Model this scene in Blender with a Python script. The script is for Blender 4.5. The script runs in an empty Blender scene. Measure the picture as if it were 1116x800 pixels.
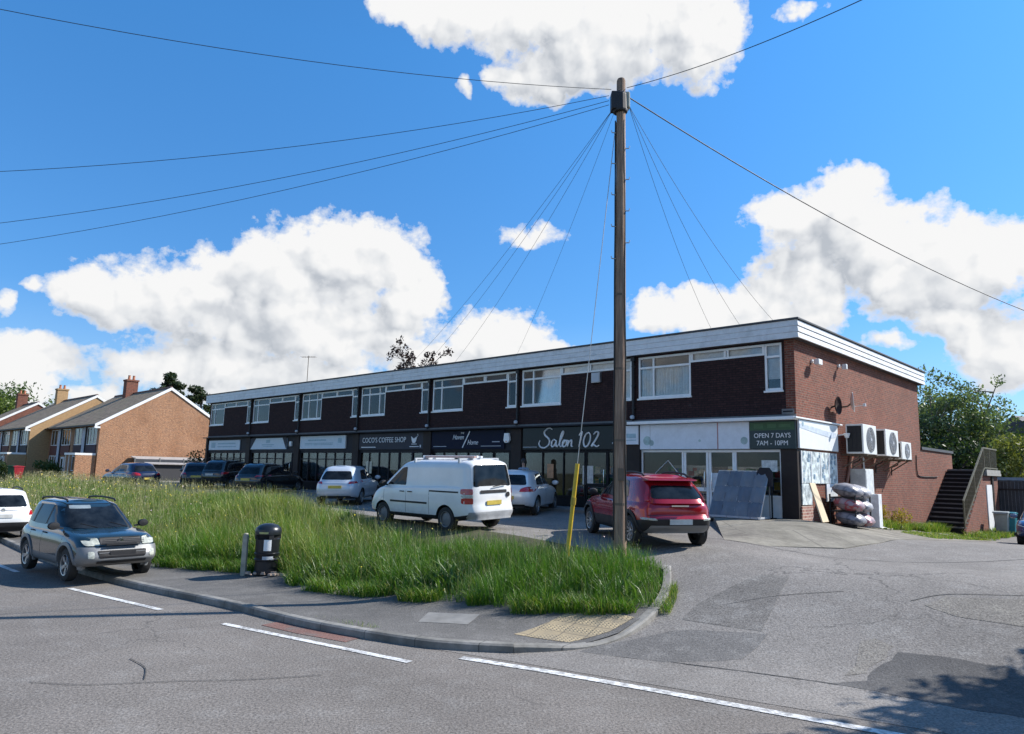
import bpy, bmesh, math, random
import numpy as np
from mathutils import Vector, Matrix, noise as mnoise
random.seed(7); RNG = np.random.default_rng(11)
C = bpy.context.scene.collection
PI = math.pi

# ------------------------------------------------------------------ scene frame
FX, FY = 8.62, 21.30                     # ground corner of the parade (right end of its front)
RB = math.atan2(-.6904, .7235)           # the parade's local x runs right along the front, y runs back
BX, BY = (.7235, -.6904), (.6904, .7235)
Z0 = 1.2
def bl(x, y, z=0.0):
    return Vector((FX + x*BX[0] + y*BY[0], FY + x*BX[1] + y*BY[1], z))

# ------------------------------------------------------------------ materials
def ninputs(n, **k):
    for a, v in k.items():
        n.inputs[a.replace('_', ' ')].default_value = v
class NT:
    def __init__(s, tree): s.t = tree; s.t.nodes.clear()
    def n(s, kind, **k):
        nd = s.t.nodes.new(kind)
        for a, v in k.items(): setattr(nd, a, v)
        return nd
    def l(s, a, b): s.t.links.new(a, b)
    def put(s, sock, v):
        if isinstance(v, bpy.types.NodeSocket): s.l(v, sock)
        elif v is not None: sock.default_value = v
    def math(s, op, a, b=None, c=None, clamp=False):
        nd = s.n('ShaderNodeMath', operation=op, use_clamp=clamp)
        for i, v in enumerate((a, b, c)):
            if v is not None: s.put(nd.inputs[i], v)
        return nd.outputs[0]
    def vmath(s, op, a, b=None):
        nd = s.n('ShaderNodeVectorMath', operation=op)
        s.put(nd.inputs[0], a)
        if b is not None: s.put(nd.inputs[1], b)
        return nd.outputs['Value'] if op in ('DOT_PRODUCT', 'LENGTH') else nd.outputs[0]
    def noise(s, vec, scale, detail=4, rough=.55, dist=0):
        nd = s.n('ShaderNodeTexNoise'); ninputs(nd, Scale=scale, Detail=detail, Roughness=rough, Distortion=dist)
        if vec is not None: s.l(vec, nd.inputs['Vector'])
        return nd.outputs['Fac']
    def ramp(s, f, *stops):
        nd = s.n('ShaderNodeValToRGB'); e = nd.color_ramp.elements
        while len(e) < len(stops): e.new(.5)
        for el, (p, c) in zip(e, stops):
            el.position = p; el.color = (*c, 1) if len(c) == 3 else c
        s.put(nd.inputs[0], f); return nd.outputs[0]
    def rng(s, f, a, b, c=0., d=1.):
        nd = s.n('ShaderNodeMapRange'); nd.clamp = True
        s.put(nd.inputs[0], f)
        for i, v in enumerate((a, b, c, d)): nd.inputs[i+1].default_value = v
        return nd.outputs[0]
    def mix(s, f, a, b, blend='MIX'):
        nd = s.n('ShaderNodeMix', data_type='RGBA', blend_type=blend)
        s.put(nd.inputs[0], f)
        for sock, v in ((nd.inputs[6], a), (nd.inputs[7], b)):
            if isinstance(v, tuple) and len(v) == 3: v = (*v, 1)
            s.put(sock, v)
        return nd.outputs[2]
    def bump(s, h, strength, dist=.02):
        nd = s.n('ShaderNodeBump'); ninputs(nd, Strength=strength, Distance=dist); s.l(h, nd.inputs['Height']); return nd.outputs[0]
def newmat(name):
    m = bpy.data.materials.new(name); m.use_nodes = True
    g = NT(m.node_tree); out = g.n('ShaderNodeOutputMaterial'); p = g.n('ShaderNodeBsdfPrincipled')
    g.l(p.outputs[0], out.inputs[0]); return m, g, p, out
def mk(name, col, rough=.6, metal=0., var=.18, scale=6., bump=0., coat=0., spec=.5, dirt=0., dirtcol=(.09,.08,.06)):
    m, g, p, out = newmat(name)
    tc = g.n('ShaderNodeTexCoord').outputs['Object']
    f = g.noise(tc, scale, 6, .6)
    lo = tuple(c*(1-var) for c in col); hi = tuple(min(1, c*(1+var)) for c in col)
    c = g.ramp(f, (.3, lo), (.7, hi))
    if dirt:
        d = g.noise(tc, scale*.35, 7, .68)
        c = g.mix(g.rng(d, .48, .75, 0, dirt), c, dirtcol)
    g.l(c, p.inputs['Base Color'])
    g.l(g.rng(f, .3, .7, max(.02, rough*.85), min(1, rough*1.15)), p.inputs['Roughness'])
    ninputs(p, Metallic=metal); p.inputs['Specular IOR Level'].default_value = spec
    if coat: p.inputs['Coat Weight'].default_value = coat; p.inputs['Coat Roughness'].default_value = .04
    if bump: g.l(g.bump(g.noise(tc, scale*4, 5), bump), p.inputs['Normal'])
    return m
def brickmat(name, c1, c2, mortar, bump=.5, bw=.225, bh=.075, stain=.3, var=.25, msize=.012):
    m, g, p, out = newmat(name)
    t = g.n('ShaderNodeTexCoord'); xyz = g.n('ShaderNodeSeparateXYZ'); g.l(t.outputs['Object'], xyz.inputs[0])
    nn = g.n('ShaderNodeSeparateXYZ'); g.l(t.outputs['Normal'], nn.inputs[0])
    ax = g.math('ABSOLUTE', nn.outputs[0]); ay = g.math('ABSOLUTE', nn.outputs[1])
    side = g.math('GREATER_THAN', ax, ay)
    u = g.math('ADD', g.math('MULTIPLY', xyz.outputs[1], side), g.math('MULTIPLY', xyz.outputs[0], g.math('SUBTRACT', 1., side)))
    cv = g.n('ShaderNodeCombineXYZ'); g.l(u, cv.inputs[0]); g.l(xyz.outputs[2], cv.inputs[1])
    b = g.n('ShaderNodeTexBrick'); g.l(cv.outputs[0], b.inputs['Vector'])
    b.offset = .5
    ninputs(b, Color1=(*c1, 1), Color2=(*c2, 1), Mortar=(*mortar, 1), Scale=1., Mortar_Size=msize, Mortar_Smooth=.15, Bias=-.1, Brick_Width=bw, Row_Height=bh)
    f = g.noise(t.outputs['Object'], 9, 5, .6)
    c = g.mix(.85, b.outputs['Color'], g.ramp(f, (.25, (1-var,)*3), (.75, (1+var,)*3)), 'MULTIPLY')
    f2 = g.noise(t.outputs['Object'], .55, 6, .65)
    c = g.mix(g.rng(f2, .45, .75, 0, stain), c, tuple(.35*a for a in c1))
    f3 = g.noise(t.outputs['Object'], 2.3, 8, .7)
    c = g.mix(g.rng(f3, .6, .78, 0, stain*.7), c, tuple(min(1, .2+a) for a in c2))
    g.l(c, p.inputs['Base Color']); ninputs(p, Roughness=.88); p.inputs['Specular IOR Level'].default_value = .25
    g.l(g.bump(b.outputs['Fac'], -bump, .012), p.inputs['Normal'])
    return m
def glassmat(name, tint=(.82,.88,.88), ior=1.5, refl=1.25):
    m = bpy.data.materials.new(name); m.use_nodes = True; g = NT(m.node_tree)
    out = g.n('ShaderNodeOutputMaterial'); tr = g.n('ShaderNodeBsdfTransparent'); tr.inputs[0].default_value = (*tint, 1)
    gl = g.n('ShaderNodeBsdfGlossy'); gl.inputs['Roughness'].default_value = .02
    fr = g.n('ShaderNodeFresnel'); fr.inputs[0].default_value = ior
    tc = g.n('ShaderNodeTexCoord').outputs['Object']
    nb = g.bump(g.noise(tc, .6, 1), .02, .03); g.l(nb, gl.inputs['Normal'])
    f2 = g.math('MULTIPLY', fr.outputs[0], refl, clamp=True)
    mx = g.n('ShaderNodeMixShader'); g.l(f2, mx.inputs[0]); g.l(tr.outputs[0], mx.inputs[1]); g.l(gl.outputs[0], mx.inputs[2])
    g.l(mx.outputs[0], out.inputs[0]); return m
def carglass(name, col=(.008,.010,.012), spec=.26):
    m, g, p, out = newmat(name)
    tc = g.n('ShaderNodeTexCoord').outputs['Object']
    g.l(g.ramp(g.noise(tc, 3.5, 3), (.35, tuple(.6*c for c in col)), (.7, tuple(2.2*c for c in col))), p.inputs['Base Color'])
    ninputs(p, Roughness=.03); p.inputs['Specular IOR Level'].default_value = spec
    return m
def leafmat(name, c1, c2, trans=.35, scale=.6):
    m = bpy.data.materials.new(name); m.use_nodes = True; g = NT(m.node_tree)
    out = g.n('ShaderNodeOutputMaterial'); geo = g.n('ShaderNodeNewGeometry')
    tc = g.n('ShaderNodeTexCoord').outputs['Object']
    f = g.math('ADD', g.math('MULTIPLY', geo.outputs['Random Per Island'], .55), g.math('MULTIPLY', g.noise(tc, scale, 4, .6), .5))
    c = g.ramp(f, (.22, c1), (.78, c2))
    d = g.n('ShaderNodeBsdfDiffuse'); g.l(c, d.inputs[0])
    t = g.n('ShaderNodeBsdfTranslucent'); g.l(g.mix(1., c, (1.1, 1.15, .6), 'MULTIPLY'), t.inputs[0])
    gl = g.n('ShaderNodeBsdfGlossy'); gl.inputs['Roughness'].default_value = .45; gl.inputs[0].default_value = (.8,.8,.8,1)
    mx = g.n('ShaderNodeMixShader'); mx.inputs[0].default_value = trans; g.l(d.outputs[0], mx.inputs[1]); g.l(t.outputs[0], mx.inputs[2])
    m2 = g.n('ShaderNodeMixShader'); m2.inputs[0].default_value = .035; g.l(mx.outputs[0], m2.inputs[1]); g.l(gl.outputs[0], m2.inputs[2])
    g.l(m2.outputs[0], out.inputs[0]); return m

# ------------------------------------------------------------------ mesh builder
class MB:
    def __init__(s): s.v = []; s.f = []; s.m = []; s.cur = 0
    def add(s, vs, fs):
        o = len(s.v); s.v += [tuple(v) for v in vs]
        for f in fs: s.f.append([o+i for i in f]); s.m.append(s.cur)
        return s
    def box(s, x0, x1, y0, y1, z0, z1):
        vs = [(x0,y0,z0),(x1,y0,z0),(x1,y1,z0),(x0,y1,z0),(x0,y0,z1),(x1,y0,z1),(x1,y1,z1),(x0,y1,z1)]
        return s.add(vs, [(0,3,2,1),(4,5,6,7),(0,1,5,4),(1,2,6,5),(2,3,7,6),(3,0,4,7)])
    def cbox(s, c, d, r=.0):
        return s.box(c[0]-d[0]/2, c[0]+d[0]/2, c[1]-d[1]/2, c[1]+d[1]/2, c[2]-d[2]/2, c[2]+d[2]/2)
    def bar(s, p0, p1, w, h=None):          # a rectangular bar between two points
        h = h or w; p0 = Vector(p0); p1 = Vector(p1); d = (p1-p0).normalized()
        a = d.cross(Vector((0,0,1)))
        a = Vector((1,0,0)) if a.length < 1e-4 else a.normalized()
        b = d.cross(a).normalized()
        vs = [p+a*sx*w/2+b*sy*h/2 for p in (p0, p1) for sx, sy in ((-1,-1),(1,-1),(1,1),(-1,1))]
        return s.add(vs, [(0,3,2,1),(4,5,6,7),(0,1,5,4),(1,2,6,5),(2,3,7,6),(3,0,4,7)])
    def tube(s, pts, r, n=8, cap=True):
        pts = [Vector(p) for p in pts]; k = len(pts); rs = r if isinstance(r, (list, tuple)) else [r]*k
        rings = []; prev = None
        for i, p in enumerate(pts):
            d = (pts[min(i+1, k-1)]-pts[max(i-1, 0)]).normalized()
            if prev is None:
                a = d.orthogonal().normalized()
            else:
                a = (prev - d*prev.dot(d)); a = a.normalized() if a.length > 1e-6 else d.orthogonal().normalized()
            prev = a; b = d.cross(a)
            rings.append([p+(a*math.cos(2*PI*j/n)+b*math.sin(2*PI*j/n))*rs[i] for j in range(n)])
        fs = [(i*n+j, i*n+(j+1)%n, (i+1)*n+(j+1)%n, (i+1)*n+j) for i in range(k-1) for j in range(n)]
        if cap: fs += [tuple(range(n-1, -1, -1)), tuple((k-1)*n+j for j in range(n))]
        return s.add([v for r_ in rings for v in r_], fs)
    def lathe(s, prof, c=(0,0,0), axis='z', n=20, close=False):   # prof: (radius, height)
        vs = []
        for r, h in prof:
            for j in range(n):
                a = 2*PI*j/n; x, y = r*math.cos(a), r*math.sin(a)
                vs.append({'z': (c[0]+x, c[1]+y, c[2]+h), 'y': (c[0]+x, c[1]+h, c[2]+y), 'x': (c[0]+h, c[1]+x, c[2]+y)}[axis])
        k = len(prof); fs = [(i*n+j, i*n+(j+1)%n, (i+1)*n+(j+1)%n, (i+1)*n+j) for i in range(k-1) for j in range(n)]
        if not close:
            fs += [tuple(range(n-1, -1, -1)), tuple((k-1)*n+j for j in range(n))]
        return s.add(vs, fs)
    def prism(s, poly, a0, a1, axis='y'):   # polygon in the other two axes, extruded along axis
        def P(u, w, a): return {'y': (u, a, w), 'x': (a, u, w), 'z': (u, w, a)}[axis]
        n = len(poly)
        vs = [P(u, w, a0) for u, w in poly]+[P(u, w, a1) for u, w in poly]
        fs = [tuple(range(n)), tuple(range(2*n-1, n-1, -1))]+[(i, n+i, n+(i+1) % n, (i+1) % n) for i in range(n)]
        return s.add(vs, fs)
    def mesh(s, name, mats, smooth=None, dz=0., bev=0.):
        me = bpy.data.meshes.new(name)
        me.from_pydata([(x, y, z+dz) for x, y, z in s.v], [], s.f)
        for m in (mats if isinstance(mats, (list, tuple)) else [mats]): me.materials.append(m)
        for p, mi in zip(me.polygons, s.m): p.material_index = mi
        bm = bmesh.new(); bm.from_mesh(me)
        bmesh.ops.recalc_face_normals(bm, faces=bm.faces)
        if bev:
            es = [e for e in bm.edges if len(e.link_faces) == 2 and e.calc_face_angle(0) > .6]
            if es: bmesh.ops.bevel(bm, geom=es, offset=bev, segments=2, affect='EDGES', profile=.5, clamp_overlap=True)
        bm.to_mesh(me); bm.free()
        if smooth is not None:
            me.shade_smooth(); me.set_sharp_from_angle(angle=math.radians(smooth))
        return me
    def build(s, name, mats, parent=None, smooth=None, dz=0., bev=0.):
        o = bpy.data.objects.new(name, s.mesh(name, mats, smooth, dz, bev)); C.objects.link(o)
        if parent: o.parent = parent
        return o
def tag(o, label=None, cat=None, group=None, kind=None):
    if label: o['label'] = label
    if cat: o['category'] = cat
    if group: o['group'] = group
    if kind: o['kind'] = kind
    return o
def thing(name, label, cat, loc=(0,0,0), rot=0., group=None):
    o = bpy.data.objects.new(name, None); C.objects.link(o); o.empty_display_size = .1
    o.location = loc; o.rotation_euler = (0, 0, rot); return tag(o, label, cat, group)
def place(o, loc, rot=0.):
    o.location = loc; o.rotation_euler = (0, 0, rot) if not isinstance(rot, tuple) else rot; return o
def copy_tree(o, parent=None):
    c = o.copy(); C.objects.link(c)
    if parent: c.parent = parent
    for ch in [x for x in o.children]: copy_tree(ch, c)
    return c
def struct(o): o['kind'] = 'structure'; return o
def lettering(text, size, mat, parent, loc, rot=(PI/2,0,0), align='CENTER', extrude=.006, sx=1., name='lettering', shear=0., spacing=1.):
    cu = bpy.data.curves.new(name, 'FONT'); cu.body = text; cu.size = size; cu.align_x = align; cu.align_y = 'CENTER'
    cu.extrude = extrude; cu.shear = shear; cu.space_character = spacing; cu.materials.append(mat)
    tmp = bpy.data.objects.new(name, cu); C.objects.link(tmp); bpy.context.view_layer.update()
    me = bpy.data.meshes.new_from_object(tmp.evaluated_get(bpy.context.evaluated_depsgraph_get())); bpy.data.objects.remove(tmp); bpy.data.curves.remove(cu)
    o = bpy.data.objects.new(name, me); C.objects.link(o); o.parent = parent; o.location = loc; o.rotation_euler = rot; o.scale = (sx, 1, 1)
    return o
def catmull(pts, n=8):
    P = [Vector(p) for p in pts]; P = [P[0]*2-P[1]]+P+[P[-1]*2-P[-2]]; out = []
    for i in range(1, len(P)-2):
        a, b, c, d = P[i-1:i+3]
        for k in range(n):
            t = k/n
            out.append(.5*((2*b)+(c-a)*t+(2*a-5*b+4*c-d)*t*t+(3*b-a-3*c+d)*t**3))
    out.append(P[-2]); return out
def rawmesh(name, verts, faces, mats, mi=None):   # numpy: faces (N,k) all with k corners
    me = bpy.data.meshes.new(name); N, k = faces.shape
    me.vertices.add(len(verts)); me.vertices.foreach_set('co', np.ascontiguousarray(verts, np.float32).ravel())
    me.loops.add(N*k); me.loops.foreach_set('vertex_index', np.ascontiguousarray(faces, np.int32).ravel())
    me.polygons.add(N); me.polygons.foreach_set('loop_start', np.arange(0, N*k, k, dtype=np.int32))
    for m in (mats if isinstance(mats, (list, tuple)) else [mats]): me.materials.append(m)
    if mi is not None: me.polygons.foreach_set('material_index', mi.astype(np.int32))
    me.update(calc_edges=True); me.validate(); return me

# ------------------------------------------------------------------ shared materials
M = {}
M['white'] = mk('white_upvc', (.84,.84,.83), .4, var=.05, dirt=.08)
M['fascia'] = mk('white_fascia_board', (.72,.73,.74), .45, var=.08, dirt=.25)
M['cap'] = mk('dark_roof_cap', (.06,.065,.075), .6, dirt=.2)
M['felt'] = mk('roof_felt', (.16,.16,.16), .9)
M['dark_brick'] = brickmat('dark_tile_brick', (.036,.017,.018), (.054,.025,.024), (.020,.014,.014), stain=.25, var=.4)
M['red_brick'] = brickmat('red_brown_brick', (.235,.068,.042), (.125,.045,.034), (.185,.125,.095), stain=.40, var=.45)
M['orange_brick'] = brickmat('orange_brick', (.41,.150,.060), (.23,.078,.042), (.40,.28,.18), stain=.45, var=.55, msize=.018)
M['yellow_brick'] = brickmat('buff_brick', (.44,.27,.12), (.38,.22,.10), (.38,.28,.18), stain=.18)
M['black'] = mk('matt_black', (.011,.011,.013), .6, spec=.2)
M['charcoal'] = mk('charcoal_frame', (.024,.024,.030), .6, dirt=.1, spec=.2)
M['brown_dark'] = mk('dark_brown_panel', (.034,.026,.024), .65, dirt=.2, spec=.2)
M['steel'] = mk('galvanised_steel', (.42,.43,.44), .42, metal=.7, dirt=.25)
M['rust'] = mk('weathered_iron', (.16,.12,.09), .75, metal=.3, dirt=.4)
M['glass'] = glassmat('window_glass', (.93,.95,.96))
M['shopglass'] = glassmat('shop_glass', (.66,.70,.72), 1.45, .85)
M['curtain'] = mk('net_curtain', (.80,.81,.80), .85, var=.12, scale=9)
M['blind'] = mk('roller_blind', (.68,.71,.73), .8, var=.08, scale=2)
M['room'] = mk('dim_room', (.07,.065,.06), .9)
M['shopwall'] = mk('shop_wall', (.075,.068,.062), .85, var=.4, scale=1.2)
M['concrete'] = mk('pale_concrete', (.36,.33,.28), .9, var=.2, scale=2.5, bump=.3, dirt=.5, dirtcol=(.16,.145,.12))
M['chrome'] = mk('chrome', (.75,.75,.76), .12, metal=1., var=.04)
M['rubber'] = mk('tyre_rubber', (.018,.018,.018), .8)
M['trim'] = mk('black_plastic', (.02,.02,.022), .55, spec=.35)
M['alloy'] = mk('alloy_rim', (.45,.46,.47), .3, metal=.8)
M['carglass'] = carglass('car_glass')
M['lamp_clear'] = mk('headlamp_lens', (.42,.43,.37), .12, var=.35, scale=14, coat=.5)
M['lamp_red'] = mk('tail_lamp_lens', (.42,.012,.016), .12, var=.3, scale=20, coat=1.)
M['lamp_amber'] = mk('amber_lens', (.65,.20,.02), .15, coat=1.)
M['plate_w'] = mk('number_plate_white', (.55,.55,.53), .4)
M['plate_y'] = mk('number_plate_yellow', (.55,.42,.08), .4)
M['silver'] = mk('silver_cladding', (.185,.19,.195), .42, metal=.2, var=.06)
M['letter_w'] = mk('white_lettering', (.80,.80,.80), .5, var=.04)
M['letter_grey'] = mk('grey_lettering', (.45,.47,.5), .5, var=.04)
M['timber'] = mk('new_timber_board', (.60,.48,.32), .75, var=.12, scale=3)
def emis(name, col, s):
    m, g, p, out = newmat(name); p.inputs['Base Color'].default_value = (*col, 1)
    f = g.noise(g.n('ShaderNodeTexCoord').outputs['Object'], 2.)
    p.inputs['Emission Color'].default_value = (*col, 1); g.l(g.rng(f, .2, .8, s*.9, s*1.1), p.inputs['Emission Strength']); return m
M['tube_light'] = emis('lit_ceiling_tube', (1., .95, .85), 5.)
# ------------------------------------------------------------------ terrain: the main road lies level, the parade stands about a metre above it
KERB = [(-70,76),(-45,51.5),(-28,35),(-20,27.2),(-15,22.0),(-11.6,18.6),(-8.36,15.78),(-5.09,13.49),(-3.16,12.01),(-1.42,11.01),(.1,10.25),(4.5,7.9),(30,-7),(70,-30)]
def kerbdist(x, y):
    x = np.asarray(x, float); y = np.asarray(y, float)
    best = np.full(x.shape, 1e9); sgn = np.ones(x.shape)
    for (ax, ay), (bx, by) in zip(KERB[:-1], KERB[1:]):
        dx, dy = bx-ax, by-ay; L = dx*dx+dy*dy
        t = np.clip(((x-ax)*dx+(y-ay)*dy)/L, 0, 1)
        d = np.hypot(x-ax-t*dx, y-ay-t*dy); cr = dx*(y-ay)-dy*(x-ax)
        m = d < best-1e-9
        best = np.where(m, d, best); sgn = np.where(m, np.sign(cr), sgn)
    return best*sgn
def ss(t):
    t = np.clip(t, 0, 1); return t*t*(3-2*t)
def Hn(x, y):
    x = np.asarray(x, float); y = np.asarray(y, float)
    u = kerbdist(x, y); px, py = x-FX, y-FY
    s = -(px*BX[0]+py*BX[1]); t = px*BY[0]+py*BY[1]
    h = 1.05*ss((u-.8)/6.5)+.15*ss((u-7)/7)
    h = h-.058*np.clip(t, 0, 14)*ss((8-s)/8)*ss((u-3)/8)-.22*ss(-s/3)*ss((u-4)/5)
    return np.where(u < .8, 0., h)
def H(x, y): return float(Hn(np.array([x]), np.array([y]))[0])
def G(x, y, dz=0.): return Vector((x, y, H(x, y)+dz))

def poly_cut(poly, step):
    bm = bmesh.new(); f = bm.faces.new([bm.verts.new((x, y, 0)) for x, y in poly])
    bmesh.ops.triangulate(bm, faces=[f], ngon_method='EAR_CLIP')
    xs = [p[0] for p in poly]; ys = [p[1] for p in poly]
    for ax, lo, hi in ((0, min(xs), max(xs)), (1, min(ys), max(ys))):
        c = math.floor(lo/step)*step+step*.37
        while c < hi:
            if c > lo:
                co = [0,0,0]; no = [0,0,0]; co[ax] = c; no[ax] = 1
                bmesh.ops.bisect_plane(bm, geom=bm.verts[:]+bm.edges[:]+bm.faces[:], plane_co=co, plane_no=no, dist=1e-5)
            c += step
    return bm
def drape(name, poly, mat, off=.004, step=.6, skirt=0., offn=None, kind='structure', matskirt=None):
    bm = poly_cut(poly, step)
    vs = bm.verts[:]
    hs = Hn(np.array([v.co.x for v in vs]), np.array([v.co.y for v in vs]))
    for v, h in zip(vs, hs): v.co.z = h+(offn(v.co.x, v.co.y) if offn else off)
    bmesh.ops.recalc_face_normals(bm, faces=bm.faces)
    if sum(f.normal.z for f in bm.faces) < 0: bmesh.ops.reverse_faces(bm, faces=bm.faces)
    if skirt:
        es = [e for e in bm.edges if e.is_boundary]
        r = bmesh.ops.extrude_edge_only(bm, edges=es)
        for g in r['geom']:
            if isinstance(g, bmesh.types.BMVert): g.co.z -= skirt
    me = bpy.data.meshes.new(name); bm.to_mesh(me); bm.free(); me.materials.append(mat)
    o = bpy.data.objects.new(name, me); C.objects.link(o)
    if kind: o['kind'] = kind
    return o
def offset_path(pts, d):
    out = []
    for i, p in enumerate(pts):
        a = Vector(pts[max(i-1, 0)]); b = Vector(pts[min(i+1, len(pts)-1)])
        t = (b-a).normalized(); out.append((p[0]-t.y*d, p[1]+t.x*d))
    return out

def asphalt(name, base, warm=(1,1,1), crack=.5, patch=.35, speck=.5, worn=(.26,.25,.235)):
    m, g, p, out = newmat(name)
    tc = g.n('ShaderNodeTexCoord').outputs['Object']
    n1 = g.noise(tc, .35, 6, .6); n2 = g.noise(tc, 2.2, 6, .65); n3 = g.noise(tc, 30, 3, .75)
    b = tuple(a*w for a, w in zip(base, warm))
    c = g.ramp(n1, (.3, tuple(a*.78 for a in b)), (.72, tuple(a*1.22 for a in b)))
    c = g.mix(g.rng(n2, .5, .72, 0, patch), c, worn)
    c = g.mix(.8, c, g.ramp(n3, (.28, (1-speck,)*3), (.72, (1+speck*.9,)*3)), 'MULTIPLY')
    v = g.n('ShaderNodeTexVoronoi'); ninputs(v, Scale=46.); g.l(tc, v.inputs['Vector'])
    c = g.mix(g.rng(v.outputs['Distance'], .0, .25, .5, 0), c, (.36,.345,.32))
    w = g.n('ShaderNodeTexVoronoi'); w.feature = 'DISTANCE_TO_EDGE'; ninputs(w, Scale=.45)
    wv = g.n('ShaderNodeVectorMath', operation='ADD'); g.l(tc, wv.inputs[0])
    nz = g.n('ShaderNodeTexNoise'); ninputs(nz, Scale=1.6, Detail=6.); g.l(tc, nz.inputs['Vector']); g.l(nz.outputs['Color'], wv.inputs[1])
    g.l(wv.outputs[0], w.inputs['Vector'])
    ck = g.math('MULTIPLY', g.rng(w.outputs['Distance'], .0, .012, crack, 0), g.rng(g.noise(tc, .22, 3), .48, .6, 0, 1))
    c = g.mix(ck, c, (.03,.03,.03))
    g.l(c, p.inputs['Base Color']); ninputs(p, Roughness=.9); p.inputs['Specular IOR Level'].default_value = .25
    hb = g.math('ADD', g.math('MULTIPLY', n3, .5), g.math('MULTIPLY', v.outputs['Distance'], .6))
    g.l(g.bump(hb, .55, .012), p.inputs['Normal'])
    return m
A_road = asphalt('road_asphalt', (.165,.149,.134), crack=.45, speck=.85)
A_side = asphalt('side_road_asphalt', (.194,.180,.166), crack=.6, patch=.55, speck=.75)
A_path = asphalt('footway_asphalt', (.125,.119,.112), crack=.35, patch=.3, speck=.5)
A_dark = asphalt('dark_patch_asphalt', (.088,.085,.083), crack=.25, patch=.25, speck=.6)
A_worn = asphalt('worn_patch_asphalt', (.19,.175,.155), crack=.8, patch=.7, speck=.9, worn=(.25,.235,.20))
A_mid = asphalt('mid_patch_asphalt', (.140,.134,.128), crack=.6, patch=.5, speck=.7); A_mid2 = asphalt('coarse_patch_asphalt', (.145,.136,.126), crack=.3, patch=.7, speck=.85)
A_red = asphalt('faded_red_surfacing', (.190,.105,.088), crack=.3, patch=1., worn=(.14,.125,.115))
M_kerb = mk('kerb_concrete', (.30,.29,.27), .9, var=.2, scale=3, bump=.3, dirt=.6, dirtcol=(.10,.10,.08))
M_mark = None
def paintmat():
    m, g, p, out = newmat('worn_white_road_paint')
    tc = g.n('ShaderNodeTexCoord').outputs['Object']
    f = g.noise(tc, 11, 8, .72); f2 = g.noise(tc, 1.3, 4)
    c = g.mix(g.rng(g.math('ADD', f, g.math('MULTIPLY', f2, .45)), .66, .86, 0, .85), (.66,.66,.64), (.15,.145,.14))
    g.l(c, p.inputs['Base Color']); ninputs(p, Roughness=.75); return m
M_mark = paintmat()
M_dirt = mk('grass_and_soil', (.075,.075,.030), .95, var=.4, scale=1.5, bump=.5)
M_soil = mk('verge_soil', (.050,.048,.022), .95, var=.4, scale=3, bump=.5)

# base sheet, to the horizon
def axis(lo, hi, step, far):
    a = list(np.arange(lo, hi+1e-6, step)); d = step; x = lo; left = []
    while x > -far: d *= 1.45; x -= d; left.append(x)
    d = step; x = hi; right = []
    while x < far: d *= 1.45; x += d; right.append(x)
    return np.array(left[::-1]+a+right)
gx, gy = axis(-56, 44, .5, 900), axis(-4, 84, .5, 1500)
X, Y = np.meshgrid(gx, gy); Zg = Hn(X.ravel(), Y.ravel())-.035
idx = np.arange(X.size).reshape(X.shape)
fc = np.stack([idx[:-1,:-1].ravel(), idx[:-1,1:].ravel(), idx[1:,1:].ravel(), idx[1:,:-1].ravel()], 1)
me = rawmesh('ground', np.stack([X.ravel(), Y.ravel(), Zg], 1), fc, M_dirt)
o = bpy.data.objects.new('ground', me); C.objects.link(o); struct(o)

KL = KERB
road = KL+offset_path(KL, -7.2)[::-1]
drape('main_road', road, A_road, 0., .8)
far_edge = offset_path(KL, -7.2)
# the verge's back edge against the car park
VB = [(3.12,13.9),(2.75,14.6),(1.6,15.2),(.2,15.9),(-1.8,17.2),(-3.3,19.0),(-5.4,22.3),(-8.6,26.6),(-12,30.6),(-16,34.8),(-20,38.8),(-26,45),(-34,54)]
FB = [(-34,41.6),(-26,33.6),(-19.4,27.9),(-14.2,22.8),(-11.2,20.1),(-8.6,18.0),(-6.86,17.15),(-5.5,16.62),(-5.0,16.2),(-4.17,15.05),(-1.75,13.71),(.13,12.85),(1.55,12.6),(2.4,12.55)]   # back edge of the footway
NOSE = [(.1,10.72),(1.0,10.98),(1.75,11.45),(2.4,12.2),(2.85,13.1),(3.12,14.2)]
KIN = [(-34,40.6),(-28,35),(-20,27.2),(-15,22.0),(-11.6,18.6),(-8.36,15.78),(-5.09,13.49),(-3.16,12.01),(-1.42,11.04),(-.6,10.80),(.12,10.72)]
car_park = [(-.6,10.9),(.0,10.92),(1.0,11.2),(1.7,11.7),(2.2,12.4),(2.4,13.2),(2.2,14.0),(1.3,14.6),(-.1,15.3),(-2.2,16.7),(-4.0,18.6),(-6.2,22),(-9.4,26.2),(-13,30.4),(-17,34.6),(-21,38.6),(-27,44.8),(-35,53.6),
            (-31,60),(-19,60),(22,52),(46,40),(48,12),(30,-7.04),(4.5,7.86),(.1,10.21),(-1.42,10.97)]
drape('side_road', car_park, A_side, .004, .4)
def pathoff(x, y): return .105-.065*math.exp(-((x-.95)**2+(y-11.1)**2)/.8)
def rough(poly, amp=.05, step=.16, seed=0):
    out = []; k = len(poly)
    for i in range(k):
        a, b = Vector(poly[i]), Vector(poly[(i+1) % k]); n = max(1, int((b-a).length/step)); t = (b-a).normalized(); nv = Vector((-t.y, t.x))
        for j in range(n):
            p = a.lerp(b, j/n); o_ = amp*(mnoise.noise((p.x*2.1+seed, p.y*2.1, .5))*1.2+mnoise.noise((p.x*7.3, p.y*7.3+seed, 1.5))*.7) ; p = p+nv*o_; out.append((p.x, p.y))
    return out
drape('pavement', KIN+NOSE[:4]+FB[::-1], A_path, .105, .35, offn=pathoff)
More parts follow.
